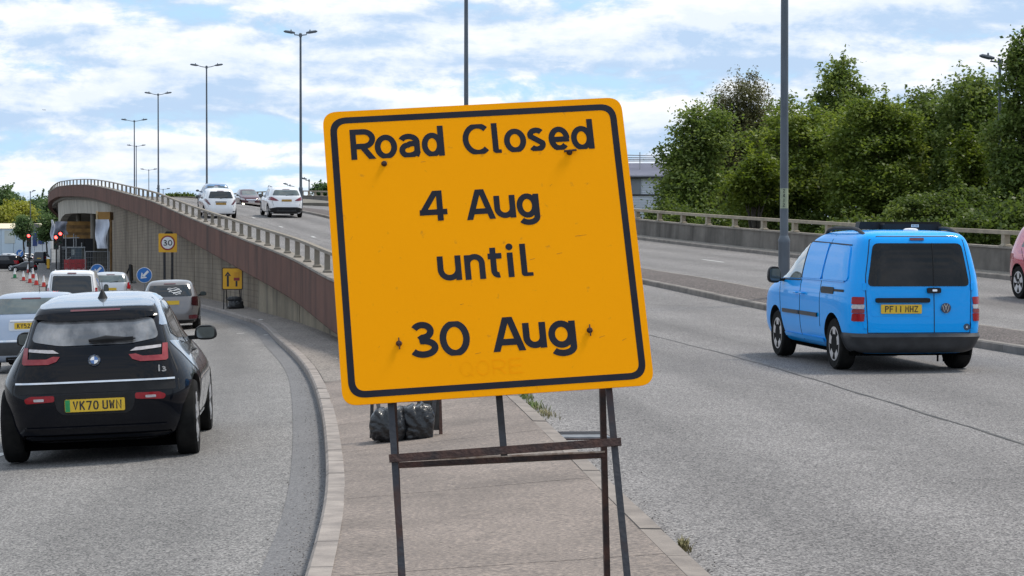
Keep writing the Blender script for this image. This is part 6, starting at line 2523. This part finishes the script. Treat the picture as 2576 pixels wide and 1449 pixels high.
def unit(px0, px1, py_top, py_eave, d_, mats, label, doors=(), roof=True, depth=25):
    a, b = at(px0, py_eave, d_), at(px1, py_top, d_)
    zb = .3
    root = empty('building', (a.x, d_, zb), label=label, cat='building')
    W_ = b.x - a.x
    he = a.z - zb
    n = max(3, int(W_ / 1.8))
    for i in range(n):
        mb = MB()
        mb.prism(rect(W_ * i / n + .03, W_ * (i + 1) / n - .03, 0, he), 0, .4)
        mb.build('cladding_panel', mats[0], root)
    mb = MB()
    mb.box((W_ / 2, depth / 2 + .5, he / 2), (W_, depth, he))
    mb.build('wall', mats[0], root)
    if roof:
        hr = b.z - a.z
        mb = MB()
        mb.add([(-.3, -.3, he + .01), (W_ + .3, -.3, he + .01), (W_ + .3, depth * .5, he + hr), (-.3, depth * .5, he + hr), (W_ + .3, depth + .8, he + .01), (-.3, depth + .8, he + .01)], [(0, 1, 2, 3), (3, 2, 4, 5), (1, 4, 2), (0, 3, 5), (0, 5, 4, 1)])
        mb.build('roof', mats[1], root)
    for (x0, x1, y0, y1, m) in doors:
        p0, p1 = at(x0, y1, d_), at(x1, y0, d_)
        mb = MB()
        mb.prism(rect(p0.x - a.x, p1.x - a.x, p0.z - zb, p1.z - zb), -.08, -.005)
        mb.build('door', m, root)
    return root


unit(-60, 66, 559, 575, 330, (M_CLADB, M_ROOFY), 'long pale blue unit with a cream roof at the far left', ((12, 38, 580, 612, pm('shutter_pale', (.52, .55, .52), (.46, .49, .46), .5, .6)),))
unit(66, 128, 573, 575, 318, (pm('cladding_white', (.62, .66, .70), (.55, .59, .63), .4, .5), M_GALV), 'white unit with navy blue doors at the far left', ((82.5, 94, 578, 619, M_NAVY), (96.5, 112, 578, 614, M_NAVY)))
# low awning gable
gb = empty('gable_roof', at(80, 575, 312), label='small dark pointed roof in front of the white unit', cat='roof')
mb = MB()
a, b, c_ = at(71, 575, 312), at(86, 575, 312), at(77, 562, 312)
mb.prism([(a.x, a.z), (b.x, b.z), (c_.x + .4, c_.z), (c_.x, c_.z)], 312, 316)
adopt(mb.build('roof_slope', M_STEEL, None), gb)
# corrugated building behind the trees on the right
rb_d = 128.0
a, b = at(1560, 760, rb_d), at(1850, 372, rb_d)
wb = empty('building', (a.x, rb_d, a.z), label='grey corrugated metal building showing between the amber sign and the trees', cat='building')
k = rb_d / 5000
W_ = b.x - a.x
zt = lambda py: CAM_Z - (py - 640) * k - a.z
M_CORR = pm('corrugated_grey', (.66, .69, .76), (.58, .61, .68), .5, .45)
M_CORRR = pm('roof_sheet_grey', (.42, .41, .46), (.36, .35, .40), .5, .5)
mb = MB()
i = 0
y = 700.0
while y > 447:
    mb.prism(rect(0, W_, zt(y), zt(y - 2.1)), .0, .3)
    mb.prism(rect(0, W_, zt(y - 2.15), zt(y - 4.2)), .055, .3)
    y -= 4.25
wo = mb.build('corrugated_wall', M_CORR, wb)
wo['kind'] = 'stuff'
mb = MB()
v, f = [], []
nr_ = 16
for i in range(nr_ + 1):
    t = i / nr_
    for dz in (0, .09):
        v += [(-.1, -.25 + 7 * t + .02 * dz, zt(445) + (zt(402) - zt(445)) * t + dz), (W_, -.25 + 7 * t, zt(445) + (zt(402) - zt(445)) * t + dz)]
for i in range(2 * nr_ + 1):
    f.append((2 * i, 2 * i + 1, 2 * i + 3, 2 * i + 2))
mb.add(v, f)
ro_ = mb.build('roof', M_CORRR, wb)
mb = MB()
mb.prism(rect(0, W_, zt(449), zt(444.5)), -.32, -.02)
mb.build('gutter', M_STEEL, wb)
mb = MB()
mb.prism(rect(0, (1612 - 1560) * k, zt(489), zt(449.5)), -.06, -.003)
mb.build('window', pm('window_grey', (.20, .22, .25), (.14, .155, .18), .6, .25), wb)
mb = MB()
mb.prism(rect(0, W_, zt(492.5), zt(489.2)), -.07, -.003)
mb.build('window_sill', M_STEEL, wb)
rl = empty('roof_railing', (a.x, rb_d + 3, a.z + zt(402)), label='thin pale railing and cables above the corrugated building', cat='railing')
for (y0, y1) in ((391, 393), (396, 395), (400, 399), (384, 392)):
    mb = MB()
    mb.tube([(0, 0, (402 - y0) * k), (W_, 0, (402 - y1) * k)], .035, 6)
    mb.build('cable', M_GALV, rl)
mb = MB()
mb.tube([((1617 - 1560) * k, 0, -.6), ((1617 - 1560) * k, 0, (402 - 377) * k)], .03, 6)
mb.build('post', M_GALV, rl)

# ------------------------------------------------------------------ trees
LEAF = {
    'dark': leafmat('leaf_dark', (.058, .090, .024), (.128, .175, .048), (.25, .29, .09)),
    'birch': leafmat('leaf_birch', (.060, .064, .030), (.115, .118, .055), (.21, .195, .105)),
    'hazel': leafmat('leaf_hazel', (.060, .094, .022), (.135, .178, .042), (.26, .30, .08)),
    'yellow': leafmat('leaf_lime', (.07, .10, .02), (.14, .18, .035), (.25, .29, .06)),
    'deep': leafmat('leaf_deep', (.044, .068, .020), (.098, .135, .036), (.19, .23, .066)),
    'far': leafmat('leaf_far', (.05, .09, .04), (.09, .145, .06), (.16, .21, .09)),
    'faryel': leafmat('leaf_far_yellow', (.14, .17, .035), (.25, .27, .055), (.38, .37, .10)),
}
M_BARK = pm('bark', (.075, .065, .05), (.04, .034, .028), 6, .9, bump=.5)
M_BARKB = pm('birch_bark', (.22, .21, .19), (.10, .09, .08), 4, .8, bump=.3)


def leaves(name, cen, size, tone, mat, parent, up=.5, r_=None, droop=0.0, aspect=.62):
    """cen (n,3) leaf centres in parent space, size (n,), tone (n,) 0-1"""
    r_ = r_ or rng
    n = len(cen)
    nrm = r_.normal(size=(n, 3))
    nrm[:, 2] = np.abs(nrm[:, 2]) + up
    nrm /= np.linalg.norm(nrm, axis=1)[:, None]
    t = r_.normal(size=(n, 3))
    t[:, 2] -= droop
    t -= nrm * (t * nrm).sum(1)[:, None]
    t /= np.maximum(np.linalg.norm(t, axis=1)[:, None], 1e-6)
    b = np.cross(nrm, t)
    s = size[:, None]
    fold = nrm * s * .12
    V = np.empty((n, 4, 3), np.float32)
    V[:, 0] = cen - t * s * .5
    V[:, 1] = cen + b * s * aspect * .5 + fold
    V[:, 2] = cen + t * s * .55
    V[:, 3] = cen - b * s * aspect * .5 + fold
    me = bpy.data.meshes.new(name)
    me.vertices.add(n * 4)
    me.vertices.foreach_set('co', V.reshape(-1))
    me.loops.add(n * 4)
    me.loops.foreach_set('vertex_index', np.arange(n * 4, dtype=np.int32))
    me.polygons.add(n)
    me.polygons.foreach_set('loop_start', np.arange(0, n * 4, 4, dtype=np.int32))
    at_ = me.attributes.new('tone', 'FLOAT', 'FACE')
    at_.data.foreach_set('value', np.clip(tone, 0, 1).astype(np.float32))
    me.materials.append(mat)
    me.update()
    me.validate()
    o = bpy.data.objects.new(name, me)
    link(o, parent)
    o['kind'] = 'stuff'
    return o


def crown_clumps(blobs, n, r_, shell=.75):
    """blobs: (cx, cy, cz, rx, ry, rz); clump centres spread through, mostly near the surface"""
    vol = np.array([b[3] * b[5] for b in blobs])
    pk = r_.choice(len(blobs), n, p=vol / vol.sum())
    B = np.array(blobs)[pk]
    d = r_.normal(size=(n, 3))
    d /= np.linalg.norm(d, axis=1)[:, None]
    rad = np.where(r_.random(n) < shell, r_.uniform(.72, 1.0, n), r_.uniform(.15, .8, n))
    # ragged surface
    rad *= 1 + .20 * np.sin(d[:, 0] * 5 + B[:, 0]) * np.sin(d[:, 2] * 6 + B[:, 2]) + r_.normal(0, .07, n)
    return B[:, :3] + d * rad[:, None] * B[:, 3:], d


def tree(name, base, blobs, n_cl, per, leaf, cl_r, mat, label, trunk_r=.14, sprigs=0, seed=1, flat=.6, droop=0.0, bark=None, group=None, cat='tree', up=.5, tone_b=.45, limbs=14, aspect=.62, sprig_h=.95):
    r_ = np.random.default_rng(seed)
    root = empty(name, base, label=label, cat=cat, group=group)
    bs = [(b[0] - base[0], b[1] - base[1], b[2] - base[2], *b[3:]) for b in blobs]
    C_, D_ = crown_clumps(bs, n_cl, r_)
    # trunk and limbs
    top = max(b[2] + b[5] * .5 for b in bs)
    mid = np.mean([b[:3] for b in bs], axis=0)
    mb = MB()
    path = [(0, 0, -.3), (mid[0] * .2 + .05, mid[1] * .2, top * .3), (mid[0] * .7 - .05, mid[1] * .6, top * .62), (mid[0], mid[1], top)]
    mb.tube(path, [trunk_r * 1.2, trunk_r, trunk_r * .7, trunk_r * .25], 9)
    mb.build('trunk', bark or M_BARK, root, smooth=True)
    mb = MB()
    for i in r_.choice(len(C_), min(limbs, len(C_)), replace=False):
        c = Vector(C_[i])
        t = r_.uniform(.25, .8)
        k = min(int(t * 3), 2)
        p0 = Vector(path[k]).lerp(Vector(path[k + 1]), t * 3 - k)
        m = p0.lerp(c, .55) + Vector((r_.normal(0, .1), r_.normal(0, .1), .12 * (c - p0).length))
        mb.tube([p0, m, c], [trunk_r * .35, trunk_r * .2, trunk_r * .07], 6)
    lm = mb.build('limbs', bark or M_BARK, root, smooth=True)
    # leaves gathered in clumps
    ct = tone_b + r_.normal(0, .17, n_cl)
    P, T = [], []
    for c, t in zip(C_, ct):
        rr = cl_r * r_.uniform(.6, 1.25)
        q = r_.normal(0, .5, (per, 3)) * rr
        q[:, 2] = q[:, 2] * flat - droop * (q[:, 0] ** 2 + q[:, 1] ** 2) / max(rr, .1)
        if droop > .5: q[:, 2] -= np.abs(r_.normal(0, droop * .4, per))
        P.append(c + q)
        T.append(t + r_.normal(0, .12, per))
    # upright shoots that break the outline
    if sprigs:
        zs = C_[:, 2]
        cand = np.argsort(zs)[-max(8, n_cl // 4):]
        for i in r_.choice(cand, sprigs):
            L_ = r_.uniform(.5, 1.3) * sprig_h
            dr = np.array([r_.normal(0, .3), r_.normal(0, .3), 1.0])
            k = int(22 * L_ / .7)
            tt = r_.random(k)
            P.append(C_[i] + dr * (tt * L_)[:, None] + r_.normal(0, .07, (k, 3)))
            T.append(np.full(k, tone_b + .1) + r_.normal(0, .1, k))
    P, T = np.vstack(P), np.concatenate(T)
    sz = leaf * r_.uniform(.65, 1.25, len(P))
    leaves('foliage', P, sz, T, mat, root, up, r_, droop, aspect)
    return root


def blob(px, py, rx, rz, d_, ry=1.0):
    p = at(px, py, d_)
    k = d_ / 5000
    return (p.x, p.y, p.z, rx * k, min(rx, 110) * k * ry, rz * k)


def tbase(px, d_, z=.2):
    p = at(px, 640, d_)
    return Vector((p.x, d_, z))


tree('tree', tbase(1700, 97), [blob(1738, 440, 80, 105, 97), blob(1772, 345, 60, 75, 97), blob(1718, 500, 66, 70, 96)], 330, 66, .19, .62, LEAF['dark'], 'dark glossy round tree at the left end of the right hand trees', sprigs=22, seed=11, tone_b=.5)
tree('birch_tree', tbase(1850, 101), [blob(1850, 370, 82, 150, 101), blob(1872, 262, 52, 72, 101), blob(1840, 470, 85, 90, 100)], 620, 80, .135, .60, LEAF['birch'], 'brownish weeping birch with fine drooping twigs behind the yellow green bushes', sprigs=30, seed=12, droop=.42, bark=M_BARKB, aspect=.5, tone_b=.45, sprig_h=1.0)
tree('tree', tbase(1965, 104), [blob(1962, 295, 42, 68, 104), blob(1975, 400, 75, 110, 104)], 140, 55, .19, .55, LEAF['dark'], 'thin dark tree right behind the near lamp column', sprigs=12, seed=13)
tree('tree', tbase(2120, 98), [blob(2100, 250, 66, 75, 98), blob(2165, 275, 66, 55, 98), blob(2110, 188, 36, 38, 98), blob(2120, 380, 110, 100, 98)], 240, 58, .21, .52, LEAF['dark'], 'tall sparse tree standing above the hazels in the middle of the trees', sprigs=16, seed=14, tone_b=.55)
tree('hazel_bush', tbase(2010, 82), [blob(2000, 400, 125, 115, 82), blob(2060, 335, 95, 62, 82), blob(1930, 480, 105, 95, 81), blob(2060, 500, 120, 95, 81)], 460, 70, .17, .60, LEAF['hazel'], 'large yellow green hazel bush left of centre above the far parapet', sprigs=30, seed=15, flat=.5, up=1.0, cat='bush', tone_b=.55)
tree('hazel_bush', tbase(2205, 78), [blob(2190, 385, 115, 120, 78), blob(2245, 325, 85, 65, 78), blob(2210, 490, 125, 95, 77)], 460, 70, .165, .58, LEAF['hazel'], 'broad olive green hazel bush above the blue van roof', sprigs=30, seed=16, flat=.5, up=1.0, cat='bush', tone_b=.45)
tree('tree', tbase(2350, 80), [blob(2345, 310, 85, 80, 80), blob(2330, 420, 100, 120, 80), blob(2350, 520, 95, 85, 79)], 380, 66, .16, .55, LEAF['deep'], 'very dark leafy tree between the hazel and the right hand tall tree', sprigs=40, seed=17, tone_b=.5, sprig_h=.9)
tree('tree', tbase(2455, 76), [blob(2450, 285, 80, 85, 76), blob(2440, 400, 92, 120, 76), blob(2460, 520, 95, 90, 75)], 390, 66, .16, .55, LEAF['dark'], 'dense green tree with pointed shoots left of the half hidden lamp', sprigs=40, seed=18, tone_b=.45, sprig_h=.9)
tree('tree', tbase(2580, 71), [blob(2596, 225, 66, 130, 71), blob(2575, 410, 95, 150, 71), blob(2580, 140, 34, 62, 71)], 400, 66, .16, .50, LEAF['dark'], 'tallest tree at the right edge of the picture', sprigs=20, seed=19, tone_b=.42)
tree('hazel_bush', tbase(1905, 79), [blob(1895, 455, 62, 62, 79)], 100, 62, .16, .45, LEAF['yellow'], 'small bright yellow green bush left of the lamp column', sprigs=8, seed=20, flat=.5, up=1.0, cat='bush', tone_b=.4)
tree('hazel_bush', tbase(2370, 69), [blob(2350, 525, 105, 34, 69), blob(2420, 500, 50, 28, 69)], 130, 60, .14, .40, LEAF['deep'], 'low leafy branch spreading just over the parapet right of the van', sprigs=4, seed=21, flat=.4, up=1.0, cat='bush', tone_b=.45, limbs=8)
tree('hazel_bush', tbase(2440, 73), [blob(2440, 420, 40, 70, 73)], 70, 58, .15, .42, LEAF['yellow'], 'yellowish spray of leaves hanging in front of the dark right hand trees', sprigs=4, seed=22, flat=.6, up=.9, cat='bush', tone_b=.3, limbs=6)
for i, (px, py, rx, rz, d_, m, lb) in enumerate(((1690, 545, 80, 45, 93, 'deep', 'low dark shrub at the left foot of the trees'), (1840, 555, 100, 55, 88, 'deep', 'low shrub below the birch'), (2000, 575, 115, 60, 80, 'dark', 'low green shrub behind the parapet left of the lamp column'),
                                                 (2170, 585, 115, 60, 72, 'deep', 'low shrub hidden partly by the van roof'), (2330, 595, 115, 65, 68, 'deep', 'dark low shrub right behind the van roof'), (2500, 580, 130, 85, 64, 'deep', 'dark low shrub at the right end of the parapet'))):
    tree('shrub', tbase(px, d_), [blob(px, py + 24, rx, rz, d_)], 170, 62, .16, .5, LEAF[m], lb, seed=30 + i, cat='shrub', sprigs=5, limbs=8, tone_b=.4)
# dark mass of trees further back, closing the gaps
tree('tree', tbase(2240, 112), [blob(1940, 450, 170, 130, 112, .4), blob(2060, 380, 120, 90, 112, .4), blob(2230, 430, 240, 150, 112, .5), blob(2450, 410, 170, 170, 112, .5), blob(1780, 520, 110, 80, 112, .5)], 700, 60, .27, .9, LEAF['deep'], 'dark background trees filling the gaps behind the hazels', seed=41, tone_b=.35, limbs=10)
# small distant bush beyond the crest
tree('shrub', tbase(812, 205, 6.5), [blob(812, 480, 22, 17, 205)], 50, 40, .30, .55, LEAF['far'], 'distant dark bush beside the amber sign beyond the far parapet', seed=42, cat='shrub', limbs=5, sprigs=4)
# far left woods
for i, (px, py, rx, rz, d_, m, lb) in enumerate(((-5, 512, 40, 48, 380, 'far', 'tall tree at the far left edge'), (30, 512, 22, 26, 400, 'far', 'rounded far tree left of the small lamp'), (100, 528, 30, 32, 400, 'far', 'far dark tree right of the small lamp'), (45, 532, 36, 20, 372, 'faryel', 'yellowish far tree over the cream roof'),
                                                 (128, 535, 26, 38, 390, 'far', 'far tree just left of the bridge'), (8, 545, 34, 22, 365, 'faryel', 'lime green far bush over the blue unit'), (70, 545, 40, 18, 385, 'far', 'far hedge line above the white unit'))):
    tree('tree', tbase(px, d_), [blob(px, py, rx, rz, d_), blob(px + rx * .4, py + rz * .5, rx * .7, rz * .6, d_)], 150, 34, .50, 1.3, LEAF[m], lb, seed=50 + i, limbs=6, tone_b=.62, sprigs=6, sprig_h=1.5)
for i, (px, py, rx, rz, d_, lb) in enumerate(((60, 572, 15, 30, 290, 'slim street tree left of the navy doors'), (118, 570, 13, 34, 285, 'slim street tree in front of the navy doors'))):
    tree('street_tree', tbase(px, d_), [blob(px, py, rx, rz, d_), blob(px - 3, py + rz * .5, rx * 1.1, rz * .45, d_)], 110, 40, .34, .8, LEAF['far'], lb, seed=60 + i, limbs=6, tone_b=.65, trunk_r=.12)
# distant line of land and trees beyond the crest
tree('hedge', tbase(455, 420, 4), [blob(450, 494, 40, 5, 420, .3)], 60, 30, .5, .8, LEAF['deep'], 'thin dark hedge line on the horizon beyond the crest', seed=70, cat='hedge', limbs=3)
# aeroplane, a speck
c = at(113, 277, 1400)
ap = empty('aeroplane', c, rz=R(20), label='tiny pale aeroplane low in the sky at the left', cat='aeroplane')
mb = MB()
mb.tube([(-1.3, 0, .1), (-.6, 0, 0), (.8, 0, 0), (1.4, 0, 0)], [.05, .16, .18, .05], 8)
mb.build('fuselage', M_GALV, ap, smooth=True)
mb = MB()
mb.box((.2, 0, .05), (.45, 3.0, .05))
mb.build('wing', M_GALV, ap)
mb = MB()
mb.box((-1.15, 0, .28), (.3, .05, .45))
mb.build('fin', M_GALV, ap)
